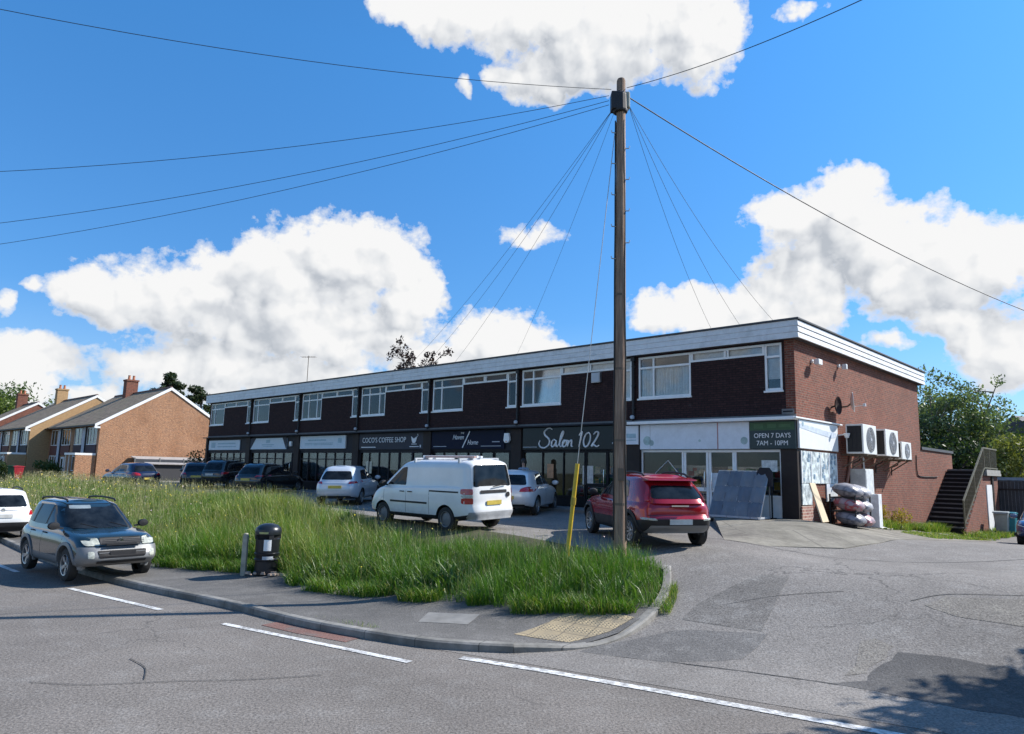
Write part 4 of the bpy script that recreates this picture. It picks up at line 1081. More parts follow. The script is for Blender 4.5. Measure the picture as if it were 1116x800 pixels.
    if s.__dict__.get('rails'):
        z0 = s.H
        for sg in (1, -1):
            y = s.g_w1-.10; x0, x1 = s.rails; rb = MB()
            pts = catmull([(x1, sg*y, z0-.03), (x1-.12, sg*y, z0+.015), ((x0+x1)/2, sg*y, z0+.04), (x0+.12, sg*y, z0+.012), (x0, sg*y, z0-.03)], 5); rb.tube(pts, .022, 8); rb.build('roof_rail', M['trim'], root, smooth=60)
    # wheels
    hbm, tym, rmm = wheel_meshes(r, s.rim, s.__dict__.get('rimmat', M['alloy']))
    for xx in (xa, xb):
        for sg in (1, -1):
            wd = bpy.data.objects.new('wheel', hbm); C.objects.link(wd); wd.parent = root; wd.location = (xx, sg*(W/2-.125), r-.005); wd.rotation_euler = (0, random.random()*3, 0 if sg > 0 else PI)
            for nm, mm_ in (('tyre', tym), ('rim', rmm)):
                q = bpy.data.objects.new(nm, mm_); C.objects.link(q); q.parent = wd
    return root, s
SUV_OLD = dict(L=4.2, W=1.74, H=1.64, r=.345, wb=2.49, zb=.30, n=6.5, clad=.27, flare=.07, rim='five', gap=.06, ax=.03,
    ztop=[(-2.1,1.03),(-1.2,1.04),(.8,1.04),(1.15,1.01),(1.75,.94),(1.98,.86),(2.1,.77)],
    fp=[(0,-.22),(.13,-.06),(.28,0),(.45,.0),(.58,-.03),(.75,-.09),(.9,-.16),(1.,-.24)],
    g_z0=.99, g_f0=1.12, g_f1=.10, g_r0=-2.02, g_r1=-1.74, g_w0=.80, g_w1=.61, gn=4.4,
    side_w=[[(.80,1.09),(.22,1.49),(-.20,1.52),(-.20,1.09)], [(-.29,1.09),(-.29,1.53),(-.98,1.52),(-1.06,1.09)], [(-1.16,1.10),(-1.09,1.51),(-1.52,1.48),(-1.72,1.14)]],
    ws=[(-.67,1.06),(.67,1.06),(.53,1.56),(-.53,1.56)], rw=[[(-.6,1.10),(.6,1.10),(.50,1.48),(-.50,1.48)]],
    headlight=[[(.42,.765),(.70,.775),(.745,.87),(.68,.935),(.45,.925)]], taillight=[([(.70,.80),(.82,.80),(.81,.98),(.70,.98)], M['lamp_red'])], pillar=(-1.15,-.18,1.10,1.52),
    front=[('grille', [(-.41,.79),(.41,.79),(.43,.93),(-.43,.93)], M['trim']), ('bumper', [(-.80,.36),(.80,.36),(.82,.50),(.80,.745),(-.80,.745),(-.82,.50)], M['silver'])],
    front2=[('lower_intake', [(-.46,.52),(.46,.52),(.50,.67),(-.50,.67)], M['black']),
           ('lower_grille', [(-.50,.40),(.50,.40),(.50,.46),(-.50,.46)], M['trim']),
           ('fog_lamp', [(.555,.52),(.67,.52),(.67,.66),(.555,.66)], M['lamp_clear']), ('fog_lamp', [(-.555,.52),(-.67,.52),(-.67,.66),(-.555,.66)], M['lamp_clear'])],
    rear=[], plates=(.60,.72), pale_plates=False,
    gaps=[(1.0,.42,1.0),(-.24,.42,1.03),(-1.02,.62,1.03)], handles=[(-.10,.93),(-.90,.93)], mirror=(.72,1.12), mirmat=M['trim'], rails=(-1.55,.1), handlemat=M['trim'])
P_rav = paint('dark_teal_blue_paint', (.009,.022,.028), .0, .22)
rav, srav = car('parked_car', 'dark blue off roader with silver bumper and pale headlights, parked half on the kerb', 'car', SUV_OLD, P_rav, (-9.87,16.98), (.765,-.643), cladmat=M['silver'], zlift=.06)
bb = MB(); bb.box(2.06,2.10,-.34,.34,.775,.80); 
for i, z in enumerate((.815,.85,.885)): bb.box(2.03,2.075,-.42,.42,z,z+.012)
bb.build('grille_bar', M['trim'], rav)
em = MB(); em.lathe([(.01,0),(.055,0),(.055,.012),(.01,.014)], (front_x(srav,0,.86)+.02,0,.86), 'x', 16); em.build('emblem', M['chrome'], rav)
wi = MB(); wi.tube([(1.14,.42,1.08),(.98,.10,1.18)], .01, 6); wi.tube([(1.14,-.2,1.08),(.98,-.5,1.17)], .01, 6); wi.build('wiper', M['black'], rav)
dsh = MB(); dsh.cur = 0
patch(rpoly([(-.52,1.46),(-.10,1.46),(-.08,1.53),(-.50,1.53)], .02), lambda y, z: (g_end(srav, y, srav.Hs(z))+.010, y, z), mk('sun_strip', (.20,.24,.26), .3), 'sun_visor', rav)
lb = MB()
for z in (.575,.625): lb.box(front_x(srav,0,.6)+.0, front_x(srav,0,.6)+.02, -.47, .47, z-.008, z+.008)
lb.build('intake_bar', M['silver'], rav)

SUV_NEW = dict(L=4.4, W=1.88, H=1.64, r=.345, wb=2.68, zb=.30, clad=.30, flare=.06, rim='five', gap=.055, n=6.5,
    ztop=[(-2.2,1.06),(-1.2,1.06),(1.0,1.02),(1.4,.98),(1.95,.90),(2.2,.74)],
    g_z0=1.0, g_f0=1.15, g_f1=.20, g_r0=-2.14, g_r1=-1.72, g_w0=.85, g_w1=.66,
    side_w=[[(.85,1.09),(.30,1.45),(-.22,1.50),(-.22,1.09)], [(-.30,1.09),(-.30,1.50),(-1.0,1.47),(-1.1,1.10)], [(-1.2,1.12),(-1.12,1.45),(-1.45,1.40),(-1.62,1.16)]],
    ws=[(-.70,1.08),(.70,1.08),(.56,1.53),(-.56,1.53)], rw=[[(-.66,1.10),(.66,1.10),(.54,1.46),(-.54,1.46)]],
    headlight=[[(.48,.72),(.86,.76),(.84,.85),(.52,.82)]], taillight=[([(.70,.84),(.89,.85),(.87,.99),(.73,.98)], M['lamp_red'])],
    front=[('grille', [(-.45,.66),(.45,.66),(.48,.80),(-.48,.80)], M['trim']), ('lower_intake', [(-.6,.40),(.6,.40),(.6,.54),(-.6,.54)], M['black'])],
    rear=[('bumper_insert', [(-.84,.32),(.84,.32),(.84,.62),(-.84,.62)], M['trim'])], plates=(.5,.82), pale_plates=False, gaps=[(1.0,.42,1.0),(-.26,.42,1.03),(-1.06,.62,1.03)], handles=[(-.12,.95),(-.95,.95)], mirror=(.80,1.14), rails=(-1.5,.0))
P_white = paint('white_paint', (.74,.75,.76), 0, .3)
wsuv, sws = car('parked_car', 'white off roader parked facing away behind the dark blue one at the road edge', 'car', SUV_NEW, P_white, (-17.45,24.3), (-.70,.71))
em = MB(); em.lathe([(.01,-.02),(.06,-.02),(.06,0),(.01,0)], (front_x(sws,0,1.0,True)-.004,0,1.0), 'x', 14); em.build('emblem', M['chrome'], wsuv)

RED = dict(L=4.2, W=1.80, H=1.56, r=.335, wb=2.66, zb=.28, clad=.33, flare=.075, rim='ten', gap=.055, n=6.5,
    ztop=[(-2.1,1.02),(-1.2,1.01),(1.0,.98),(1.4,.93),(1.9,.85),(2.1,.70)],
    rp=[(0,-.16),(.13,-.05),(.3,0),(.42,0),(.5,-.07),(.7,-.06),(.85,-.09),(1.,-.17)],
    g_z0=.96, g_f0=1.15, g_f1=.15, g_r0=-2.05, g_r1=-1.45, g_w0=.82, g_w1=.62,
    side_w=[[(.86,1.04),(.28,1.40),(-.18,1.45),(-.18,1.04)], [(-.26,1.04),(-.26,1.45),(-.92,1.41),(-1.12,1.05)]],
    ws=[(-.68,1.03),(.68,1.03),(.54,1.45),(-.54,1.45)], rw=[[(-.60,1.06),(.60,1.06),(.50,1.33),(-.50,1.33)]],
    headlight=[[(.48,.70),(.82,.74),(.80,.82),(.52,.80)]], taillight=[([(.52,.60),(.82,.62),(.82,.665),(.56,.65)], M['lamp_clear'])],
    front=[('grille', [(-.5,.62),(.5,.62),(.48,.76),(-.48,.76)], M['trim'])],
    rear=[('skid_plate', [(-.74,.33),(.74,.33),(.66,.50),(-.66,.50)], M['silver']), ('tailgate_crease', [(-.70,.70),(.70,.70),(.70,.715),(-.70,.715)], M['trim'])],
    plates=(.45,.79), pale_plates=False, gaps=[(1.0,.42,.96),(-.22,.42,.99),(-1.06,.62,.99)], handles=[(-.1,.91),(-.92,.91)], mirror=(.78,1.08), rails=(-1.35,-.05), mirmat=M['trim'])
RED['plates'] = (.45,.575)
P_red = paint('ruby_red_paint', (.36,.006,.014), .25, .2)
red, sr = car('parked_car', 'ruby red crossover with silver skid plate, boomerang tail lights, parked beside the pole', 'car', RED, P_red, (3.22,17.45), (-.22,.975))
for sg in (1, -1):     # boomerang lamps on the rear pillars
    patch(rpoly([(sg*.525,1.35),(sg*.575,1.35),(sg*.69,1.10),(sg*.72,.99),(sg*.66,.985),(sg*.64,1.08)], .03), lambda y, z: ((g_end(sr, y, sr.Hs(z), True) if z > 1.0 else front_x(sr, y, z, True))-.035, y, z), M['lamp_red'], 'tail_light', red, .04)
sp_ = MB(); sp_.prism([(-1.40,1.50),(-1.72,1.46),(-1.74,1.435),(-1.40,1.42)], -.58, .58, 'y'); sp_.build('spoiler', P_red, red, bev=.01)
em = MB(); em.box(-2.09,-2.06,-.20,.20,.895,.925); em.build('boot_badge', M['chrome'], red)

VAN = dict(L=4.42, W=1.79, H=1.83, r=.315, wb=2.68, zb=.28, clad=.10, rim='steel', rimmat=mk('steel_wheel', (.16,.16,.165), .5), gap=.05, n=8., ax=.08,
    ztop=[(-2.21,1.16),(-1.2,1.15),(1.35,1.08),(1.55,1.04),(1.95,.93),(2.21,.74)],
    rp=[(0,-.02),(.13,.0),(.28,.0),(.36,-.05),(.6,-.05),(.85,-.06),(1.,-.07)],
    wp=[(0,.90),(.05,.95),(.13,.98),(.25,.99),(.4,1.),(.7,1.),(.82,.99),(.9,.985),(.955,.97),(.985,.955),(1.,.94)],
    g_z0=1.06, g_f0=1.62, g_f1=.62, g_r0=-2.14, g_r1=-2.02, g_w0=.855, g_w1=.73, gn=9., rails=None,
    side_w=[[(1.26,1.13),(.66,1.60),(.44,1.62),(.40,1.13)]],
    ws=[(-.72,1.12),(.72,1.12),(.60,1.66),(-.60,1.66)], rw=[[(-.68,1.15),(.68,1.15),(.60,1.70),(-.60,1.70)]],
    headlight=[[(.45,.70),(.82,.78),(.80,.95),(.55,.90)]], taillight=[([(.70,.72),(.86,.72),(.86,.87),(.70,.87)], M['lamp_red']), ([(.70,.875),(.86,.875),(.86,.95),(.70,.95)], M['lamp_clear']), ([(.70,.955),(.86,.955),(.85,1.10),(.70,1.10)], M['lamp_red'])],
    front=[('grille', [(-.42,.66),(.42,.66),(.4,.80),(-.4,.80)], M['trim'])],
    rear=[('handle_strip', [(-.48,.98),(.48,.98),(.48,1.06),(-.48,1.06)], M['trim']), ('bumper', [(-.80,.32),(.80,.32),(.80,.52),(-.80,.52)], mk('van_grey_bumper', (.34,.35,.36), .55, dirt=.4))],
    sides=[('rub_strip', [(-.55,.66),(1.05,.66),(1.05,.71),(-.55,.71)], M['trim']), ('door_rail', [(-1.75,.99),(-.62,.99),(-.62,1.03),(-1.75,1.03)], M['trim'])],
    plates=(.45,.74), gaps=[(1.36,.40,1.06),(.36,.40,1.08),(-.62,.40,1.10)], handles=[(.52,.96),(.18,.96)], mirror=(1.28,1.16), mirmat=M['trim'], handlemat=M['trim'])
P_van = paint('van_white_paint', (.72,.73,.73), 0, .35)
van, sv = car('parked_van', 'small white panel van with red and white tail lamps, roof bars holding poles', 'van', VAN, P_van, (-1.94,20.1), (-.7235,.6904))
gp = MB(); gx = lambda z, y: (g_end(sv, y, sv.Hs(z), True) if z > 1.12 else front_x(sv, y, z, True))
for sg in (-1, 1):
    pts = [(gx(z, sg*.865)-.002, sg*.80, z) for z in (.56,.7,.85,1.0,1.1)]
    gp.add([(p[0]-.016, p[1]+d, p[2]) for p in pts for d in (-.005,.005)], [(2*i,2*i+1,2*i+3,2*i+2) for i in range(4)])
gp.build('tailgate_gap', M['letter_grey'], van)
wp_ = MB(); wp_.tube([(gx(1.14,0)-.05,.05,1.14),(gx(1.14,0)-.05,-.45,1.20)], .012, 6); wp_.build('rear_wiper', M['black'], van)
em = MB(); em.lathe([(.01,-.02),(.065,-.02),(.065,0),(.01,0)], (front_x(sv,-.45,.92,True)-.004,-.52,.93), 'x', 14); em.build('emblem', M['trim'], van)
rb = MB()
for x in (-1.6, .2): rb.box(x-.025, x+.025, -.72, .72, 1.83, 1.87); rb.box(x-.03, x+.03, -.72, -.66, 1.74, 1.83); rb.box(x-.03, x+.03, .66, .72, 1.74, 1.83)
rb.build('roof_bar', M['letter_grey'], van)
ldr = thing('roof_pole_bundle', 'bundle of pale poles lying on the roof bars of the white van', 'pole bundle', (0,0,0)); 
ldr.matrix_world = van.matrix_basis @ Matrix.Translation((-.7,.0,1.873))
lm = MB(); lm.box(-1.1,1.1,.20,.27,0,.06); lm.box(-1.0,1.1,-.05,.02,0,.05); lm.build('pole', M['letter_w'], ldr, bev=.01)
lm = MB(); lm.box(-1.1,.9,.30,.36,0,.05); lm.build('timber_pole', mk('pinkish_pole', (.55,.36,.30), .6), ldr)

HATCH = dict(L=4.2, W=1.78, H=1.47, r=.315, wb=2.58, zb=.24, clad=.08, rim='five', gap=.05, n=6.,
    ztop=[(-2.1,.97),(-1.2,.96),(1.0,.92),(1.35,.88),(1.85,.77),(2.1,.62)],
    g_z0=.90, g_f0=1.2, g_f1=.10, g_r0=-2.02, g_r1=-1.50, g_w0=.80, g_w1=.60,
    side_w=[[(.92,.98),(.26,1.33),(-.20,1.37),(-.20,.98)], [(-.28,.98),(-.28,1.37),(-.95,1.33),(-1.15,.99)]],
    ws=[(-.66,.98),(.66,.98),(.52,1.37),(-.52,1.37)], rw=[[(-.62,1.0),(.62,1.0),(.50,1.32),(-.50,1.32)]],
    headlight=[[(.45,.60),(.82,.66),(.80,.76),(.52,.72)]], taillight=[([(.42,.78),(.84,.79),(.83,.93),(.62,.95),(.46,.88)], M['lamp_red'])],
    front=[('grille', [(-.4,.48),(.4,.48),(.42,.66),(-.42,.66)], M['trim'])],
    rear=[('diffuser', [(-.6,.28),(.6,.28),(.6,.38),(-.6,.38)], M['trim'])], plates=(.42,.60), gaps=[(1.0,.36,.88),(-.24,.36,.93),(-1.06,.6,.93)], handles=[(-.12,.84),(-.95,.84)], mirror=(.84,1.02))
P_wh = paint('silvery_white_paint', (.66,.68,.70), .1, .28)
cg = 'cars parked nose in to the shops'
car('parked_car', 'silver white hatchback between the white van and the handwritten black sign', 'car', HATCH, P_wh, (.50,25.2), (.28,.96), group=cg)
h2 = dict(HATCH); h2.update(H=1.52, taillight=[([(.5,.84),(.84,.86),(.83,.95),(.54,.93)], M['lamp_red'])], plates=(.42,.72))
car('parked_car', 'pale silver hatchback left of the white van, below the coffee shop sign', 'car', h2, paint('ice_silver_paint', (.55,.60,.66), .15, .28), (-6.58,29.65), (.05,1.), group=cg)
P_blk = paint('black_paint', (.008,.009,.011), .0, .2)
car('parked_car', 'glossy black hatchback in front of the pale wedge shaped sign', 'car', h2, P_blk, (-12.6,37.8), (.28,.96), group=cg)
s2 = dict(SUV_NEW); s2.update(clad=.1, flare=0)
car('parked_car', 'dark charcoal off roader with a bright side reflection, at the left end of the parade', 'car', s2, paint('charcoal_paint', (.012,.013,.016), .1, .22), (-16.5,42.9), (.28,.96), group=cg)
s3 = dict(HATCH); s3.update(L=4.6, H=1.48, wb=2.75)
car('parked_car', 'navy blue estate car parked sideways beyond the long grass, below the brick gable', 'car', s3, paint('navy_paint', (.008,.010,.034), .1, .22), (-22.3,42.2), (-.78,.62))
car('parked_car', 'black hatchback with one pale wheel cover between the navy estate and the shops', 'car', dict(h2, rimmat=M['letter_w'], rim='steel'), paint('ink_black_paint', (.010,.010,.016), .1, .2), (-18.6,42.8), (-.35,.94))
car('parked_car', 'bright blue car parked at the side road by the dark timber fence', 'car', HATCH, paint('bright_blue_paint', (.016,.045,.16), .2, .2), (20.1,26.9), (-.62,-.785))
# ------------------------------------------------------------------ telegraph pole, cables, stay
M_pole = None
def polemat():
    m, g, p, out = newmat('weathered_pole_timber')
    tc = g.n('ShaderNodeTexCoord').outputs['Object']
    mp = g.n('ShaderNodeMapping'); mp.inputs['Scale'].default_value = (14, 14, .7); g.l(tc, mp.inputs[0])
    f = g.noise(mp.outputs[0], 2.2, 7, .62); f2 = g.noise(tc, .8, 4)
    c = g.ramp(f, (.3, (.15,.098,.070)), (.55, (.30,.205,.15)), (.75, (.42,.31,.24)))
    c = g.mix(g.rng(f2, .5, .7, 0, .5), c, (.12,.092,.08))
    g.l(c, p.inputs['Base Color']); ninputs(p, Roughness=.88); p.inputs['Specular IOR Level'].default_value = .25; g.l(g.bump(f, .6, .02), p.inputs['Normal']); return m
M_pole = polemat()
PX, PY = 2.28, 14.75; PZ = H(PX, PY)
pole = thing('telegraph_pole', 'tall weathered timber telegraph pole standing in the long grass', 'telegraph pole', (PX, PY, PZ))
HP = 11.35-PZ
pm_ = MB(); pm_.tube([(0,0,-.1),(0,0,.6),(.0,0,3),(.01,0,6),(.02,0,HP-.05),(.02,0,HP)], [.135,.132,.122,.112,.098,.08], 18); pm_.build('shaft', M_pole, pole, smooth=60)
hd = MB(); hz = HP-.75
hd.box(-.21,.03,-.14,.12,hz-.02,hz+.40); hd.lathe([(.16,0),(.17,.05),(.16,.42),(.10,.5)], (0,0,hz-.06), 'z', 14); hd.build('terminal_box', mk('black_terminal', (.014,.013,.016), .55), pole, bev=.02)
cvr = MB(); cvr.box(.09,.21,-.09,.11,hz+.04,hz+.42); cvr.build('side_cover', mk('grey_green_cover', (.34,.35,.30), .6), pole, bev=.03)
cap_ = MB(); cap_.lathe([(.085,HP-.30),(.095,HP-.24),(.095,HP-.05),(.06,HP+.0)], (.02,0,0), 'z', 14); cap_.build('pole_cap', mk('mossy_cap', (.16,.16,.08), .8), pole, smooth=40)
cb = MB()
for a, o_ in ((2.6,.0),(3.3,.5),(5.6,.9)):
    pts = []
    for i in range(26):
        z = .5+(HP-1.5)*i/25; rr_ = .13-.035*i/25+.012; t = a+.12*math.sin(i*.7+o_); pts.append((rr_*math.cos(t), rr_*math.sin(t), z))
    cb.tube(pts, .014, 6)
cb.build('cable_run', M['trim'], pole, smooth=60)
sc_ = MB()
for i in range(9):
    z = HP-1.3-i*.36; sg = 1 if i % 2 else -1; sc_.tube([(sg*.10,-.03,z),(sg*.19,-.05,z),(sg*.20,-.05,z+.05)], .012, 6)
sc_.build('climbing_step', M['steel'], pole)
MB().box(-.06,.06,-.155,-.125,1.7,1.95).build('plate', M['rust'], pole)
for z in (1.2,2.5,4.0,5.6): MB().lathe([(.129-.004*z,0),(.137-.004*z,.0),(.137-.004*z,.05),(.129-.004*z,.05)], (0,0,z), 'z', 18, close=True).build('band', M['rust'], pole)
M_cable = mk('black_cable', (.03,.032,.036), .6)
def span(a, b, sag, r, label, group='telephone wires from the pole', n=22, go=1.):
    a, b = Vector(a), Vector(b); pts = []
    for i in range(n+1):
        t = go*i/n; p = (b-a)*t; p.z -= sag*4*t*(1-t); pts.append(p)
    o = MB().tube(pts, r, 5).build('telephone_wire', M_cable, smooth=80); o.location = a; return tag(o, label, 'wire', group)
T = lambda dx, dz_: (PX+dx, PY, PZ+HP+dz_)
span(T(-.2,-.25), (-11,10,10.05), .35, .0065, 'upper thin telephone wire running left from the pole top', n=36, go=1.9)
span(T(-.25,-.40), (-13.6,14,8.35), .40, .0065, 'telephone wire to the left, second down, fairly flat', n=36, go=1.9)
span(T(-.25,-.52), (-16.2,17,8.0), .45, .0065, 'telephone wire to the left, drooping, third down', n=36, go=1.9)
span(T(-.25,-.62), (-18.6,19,7.85), .5, .0065, 'lowest of the telephone wires running off to the left', n=36, go=1.9)
span(T(.15,-.2), (5.4,9.0,9.55), .15, .008, 'telephone wire rising to the upper right from the pole top', n=36, go=1.9)
span(T(.22,-.45), (21.2,25.5,8.1), .55, .014, 'thick black cable sloping down to the right from the pole', n=36, go=1.9)
for s_, lab in ((19.0,'telephone wire from the pole to the parade roof above the slate grey sign'), (17.6,'telephone wire from the pole to the parade roof left of the navy sign'), (15.4,'telephone wire from the pole to the roof above the navy sign')):
    span(T(-.15,-.7), bl(-s_,-.25,7.3), .35, .005, lab)
span(T(-.1,-.7), bl(-11.5,-.25,7.25), .25, .004, 'faint telephone wire from the pole to the roof between navy and black signs')
for s_, lab in ((1.6,'telephone wire from the pole to the roof above the opening hours sign'), (.5,'telephone wire from the pole to the parade roof corner'), (2.6,'telephone wire from the pole to the roof above the corner shop doors')):
    span(T(.18,-.6), bl(-s_,-.25,7.38), .35, .005, lab)
# stay wire with its yellow guard
ga = Vector((1.2,15.0,H(1.2,15.0)-.05)); top = Vector((PX-.1, PY, PZ+HP-1.1))
# the guard leans towards the pole top
d = (top-ga).normalized()
stw = thing('stay_wire', 'stay wire with a bright yellow guard tube leaning towards the pole', 'stay wire', ga)
MB().tube([(0,0,0), tuple(top-ga)], .008, 6).build('wire', M['steel'], stw)
gd = MB(); gd.tube([tuple(d*.05), tuple(d*2.15)], .045, 10); gd.build('guard', mk('yellow_guard', (.62,.42,.03), .45, dirt=.3, dirtcol=(.28,.18,.03)), stw, smooth=60)
gc = MB(); gc.tube([tuple(d*1.3+Vector((.0,-.03,0))), tuple(d*1.45+Vector((0,-.03,0)))], .055, 8); gc.build('clamp', mk('dark_yellow', (.40,.28,.03), .6), stw)

# ------------------------------------------------------------------ litter bin, post
b = thing('litter_bin', 'black round litter bin with domed lid and white notice at the footway edge', 'litter bin', G(-5.38,16.25,.10), .0)
MB().lathe([(.01,0),(.26,0),(.265,.06),(.245,.07),(.25,.28),(.27,.30),(.272,.33),(.25,.35),(.255,.40),(.275,.43),(.275,.46),(.255,.47),(.265,.76),(.24,.78)], (0,0,0), 'z', 28).build('barrel', mk('black_bin_plastic', (.010,.011,.015), .35, spec=.5), b, smooth=35)
ld_ = MB(); ld_.lathe([(.255,.86),(.285,.86),(.29,.93),(.27,1.0),(.20,1.06),(.10,1.095),(.01,1.10)], (0,0,0), 'z', 28); ld_.build('lid', mk('black_bin_lid', (.012,.014,.018), .3), b, smooth=40)
nk = MB(); nk.lathe([(.235,.76),(.235,.87)], (0,0,0), 'z', 24); nk.build('aperture', M['black'], b, smooth=40)
for a in (0, PI/2, PI, 3*PI/2): 
    s_ = MB(); s_.box(.22,.275,-.05,.05,.76,.87); o = s_.build('lid_support', M['trim'], b); o.rotation_euler = (0,0,a+.6)
def curvedplate(a0, a1, r, z0, z1, mat, name, par_):
    mbp = MB(); n = 8; vs = [(r*math.cos(a0+(a1-a0)*i/n), r*math.sin(a0+(a1-a0)*i/n), z) for i in range(n+1) for z in (z0, z1)]
    mbp.add(vs, [(2*i,2*i+2,2*i+3,2*i+1) for i in range(n)]); return mbp.build(name, mat, par_, smooth=60)
curvedplate(-1.55,-.95,.272,.52,.76,M['letter_w'],'notice',b); curvedplate(-1.95,-1.25,.292,.885,.925,mk('gold_litter_letters', (.45,.42,.16), .5),'litter_label',b); curvedplate(-1.6,-.75,.277,.33,.40,M['letter_grey'],'band',b)
rub = MB()
for i in range(16):
    x, y = random.uniform(-.45,.42), random.uniform(-.42,-.16); s_ = random.uniform(.03,.09); rub.lathe([(.01,0),(s_,.0),(s_*.8,s_*.6),(.01,s_*.7)], (x,y,0), 'z', 6)
o = rub.build('loose_rubble', mk('pinkish_rubble', (.36,.27,.21), .9, var=.35)); o.location = G(-5.30,16.32,.10); tag(o, kind='stuff')
p_ = thing('marker_post', 'short grey concrete marker post beside the litter bin', 'post', G(-5.86,16.2,.09))
MB().prism([(-.055,0),(-.055,.86),(-.03,.93),(.03,.93),(.055,.86),(.055,0)], -.05, .05, 'y').build('shaft', mk('lichen_post', (.33,.32,.26), .9, var=.3, bump=.4, dirt=.4), p_, bev=.012)

# ------------------------------------------------------------------ things in front of the corner shop
def at(lx, ly, dz_=0.): 
    v = bl(lx, ly); return Vector((v.x, v.y, H(v.x, v.y)+apoff(v.x, v.y)+dz_))
rk = thing('display_rack', 'leaning rack of flower pouches under grey blue plastic beside the shop doors', 'display rack', at(-1.42,-.95), RB)
M_sheet = mk('grey_blue_plastic', (.14,.155,.18), .35, var=.14, scale=3, spec=.4); M_sheet2 = mk('dusty_plastic', (.185,.20,.22), .35, var=.14, scale=3, spec=.4)
fr = MB(); W2 = .80; y0, y1 = -.42, .30; hh = 1.36
for x in (-W2, W2): fr.bar((x,y0,0),(x,y1,hh),.03); fr.bar((x,y1,0),(x,y1,hh),.03)
for t in (0, .34, .67, 1.): 
    yy = y0+(y1-y0)*t; fr.bar((-W2,yy,hh*t+.03),(W2,yy,hh*t+.03),.03)
fr.build('frame', M['steel'], rk)
for i in range(4):
    for j in range(3):
        mbp = MB(); xa, xb = -W2+.0+i*.4, -W2+.40+i*.4; t0, t1 = .0+j*.333, .333+j*.333; n = 6; vs = []
        for a in range(n+1):
            for c_ in range(n+1):
                u, v = a/n, c_/n; t = t0+(t1-t0)*v; bul = .03+.06*math.sin(PI*u)*(.4+.6*math.sin(PI*v))+.022*math.sin(14*u+i)+.012*math.sin(9*u+7*v+i+j*2)
                vs.append((xa+(xb-xa)*u, y0+(y1-y0)*t-bul*.85, hh*t+bul*.5))
        mbp.add(vs, [(a*(n+1)+c_, (a+1)*(n+1)+c_, (a+1)*(n+1)+c_+1, a*(n+1)+c_+1) for a in range(n) for c_ in range(n)])
        mbp.build('pouch', M_sheet2 if (i+j) % 3 else M_sheet, rk, smooth=70)
bs = MB(); bs.box(-W2,W2,y0-.05,y1,.01,.07); bs.build('base', M['letter_grey'], rk)
ns = thing('newspaper_stand', 'black wire newspaper stand with a dark header right of the plastic rack', 'news stand', at(-.72,-.60), RB)
f_ = MB()
for x in (-.2,.2): f_.bar((x,-.12,0),(x,-.12,1.05),.035); f_.bar((x,-.2,.02),(x,.14,.02),.035)
f_.build('frame', M['black'], ns)
h_m = MB(); h_m.prism([(-.24,.95),(-.24,1.36),(-.14,1.50),(.14,1.50),(.24,1.36),(.24,.95)], -.16, -.06, 'y'); h_m.build('header', M['charcoal'], ns, bev=.02)
bd = MB(); bd.prism([(-.27,0),(.30,0),(.0,1.52),(-.27,1.52)] if False else [(-.24,0),(.24,0),(.21,1.16),(-.21,1.16)], -.02, .02, 'x')
bo = bd.build('timber_board', M['timber'], bev=.004); place(bo, at(.72,.02,.01), (0, -.30, RB)); tag(bo, 'pale bare timber board leaning on the end wall beside the corner', 'board')
cbn = thing('metal_cabinet', 'tall white metal cabinet against the brick end wall below the air conditioners', 'cabinet', at(.04,4.75,.0), RB)
MB().box(.0,.50,-.42,.42,0,1.95).build('body', mk('cabinet_paint', (.60,.62,.61), .45, dirt=.3), cbn, bev=.012)
dm = MB(); dm.box(.501,.512,-.38,.38,.06,1.9); dm.build('door', mk('cabinet_door', (.66,.68,.68), .4, dirt=.15), cbn, bev=.004)
MB().box(.514,.53,.26,.30,.9,1.05).build('handle', M['trim'], cbn)
wp2 = MB(); wp2.box(.30,.62,.08,.42,.0,1.1); o = wp2.build('white_panel', mk('white_panel', (.72,.74,.76), .4), bev=.01); place(o, at(.24,4.42,.0), RB); tag(o, 'white upright panel standing against the front of the tall cabinet', 'panel')
# compost bags stacked on a rack
rkb = thing('bag_rack', 'dark metal rack with three tiers for plastic bags on the end wall', 'rack', at(.15,2.62,.0), RB)
fr = MB()
for y in (-.70,.70):
    for x in (.05,.80): fr.bar((x,y,0),(x,y,1.0),.04)
for z in (.05,.48,.90): fr.box(.05,.80,-.70,.70,z-.02,z+.02)
fr.build('frame', M['trim'], rkb)
M_bag = []
for nm, a_, b_ in (('grey_bag_film', (.25,.245,.275), (.10,.10,.13)), ('pink_grey_bag_film', (.33,.25,.28), (.36,.03,.04)), ('silver_bag_film', (.36,.36,.39), (.12,.11,.14))):
    m, g, p, out = newmat(nm); tc = g.n('ShaderNodeTexCoord').outputs['Object']
    c = g.ramp(g.noise(tc, 3.2, 4, .55), (.42, a_), (.5, tuple(.8*x for x in a_)), (.56, b_), (.62, a_)); g.l(c, p.inputs['Base Color']); ninputs(p, Roughness=.42); g.l(g.bump(g.noise(tc, 11, 4), .5, .03), p.inputs['Normal']); M_bag.append(m)
def bag(w_, d_, h_, seed):
    mb = MB(); rr = random.Random(seed); nu, nv = 14, 10; vs = []
    for i in range(nu+1):
        for j in range(nv):
            u = i/nu*2-1; a = 2*PI*j/nv; e = (1-abs(u)**3.2)**.5 if abs(u) < 1 else 0
            vs.append((d_/2*math.cos(a)*(.45+.55*e)*(1+.05*rr.random()), w_/2*u, h_/2+h_/2*math.sin(a)*(e*.97+.03)*(1+.08*rr.random())))
    mb.add(vs, [(i*nv+j, i*nv+(j+1)%nv, (i+1)*nv+(j+1)%nv, (i+1)*nv+j) for i in range(nu) for j in range(nv)]); return mb
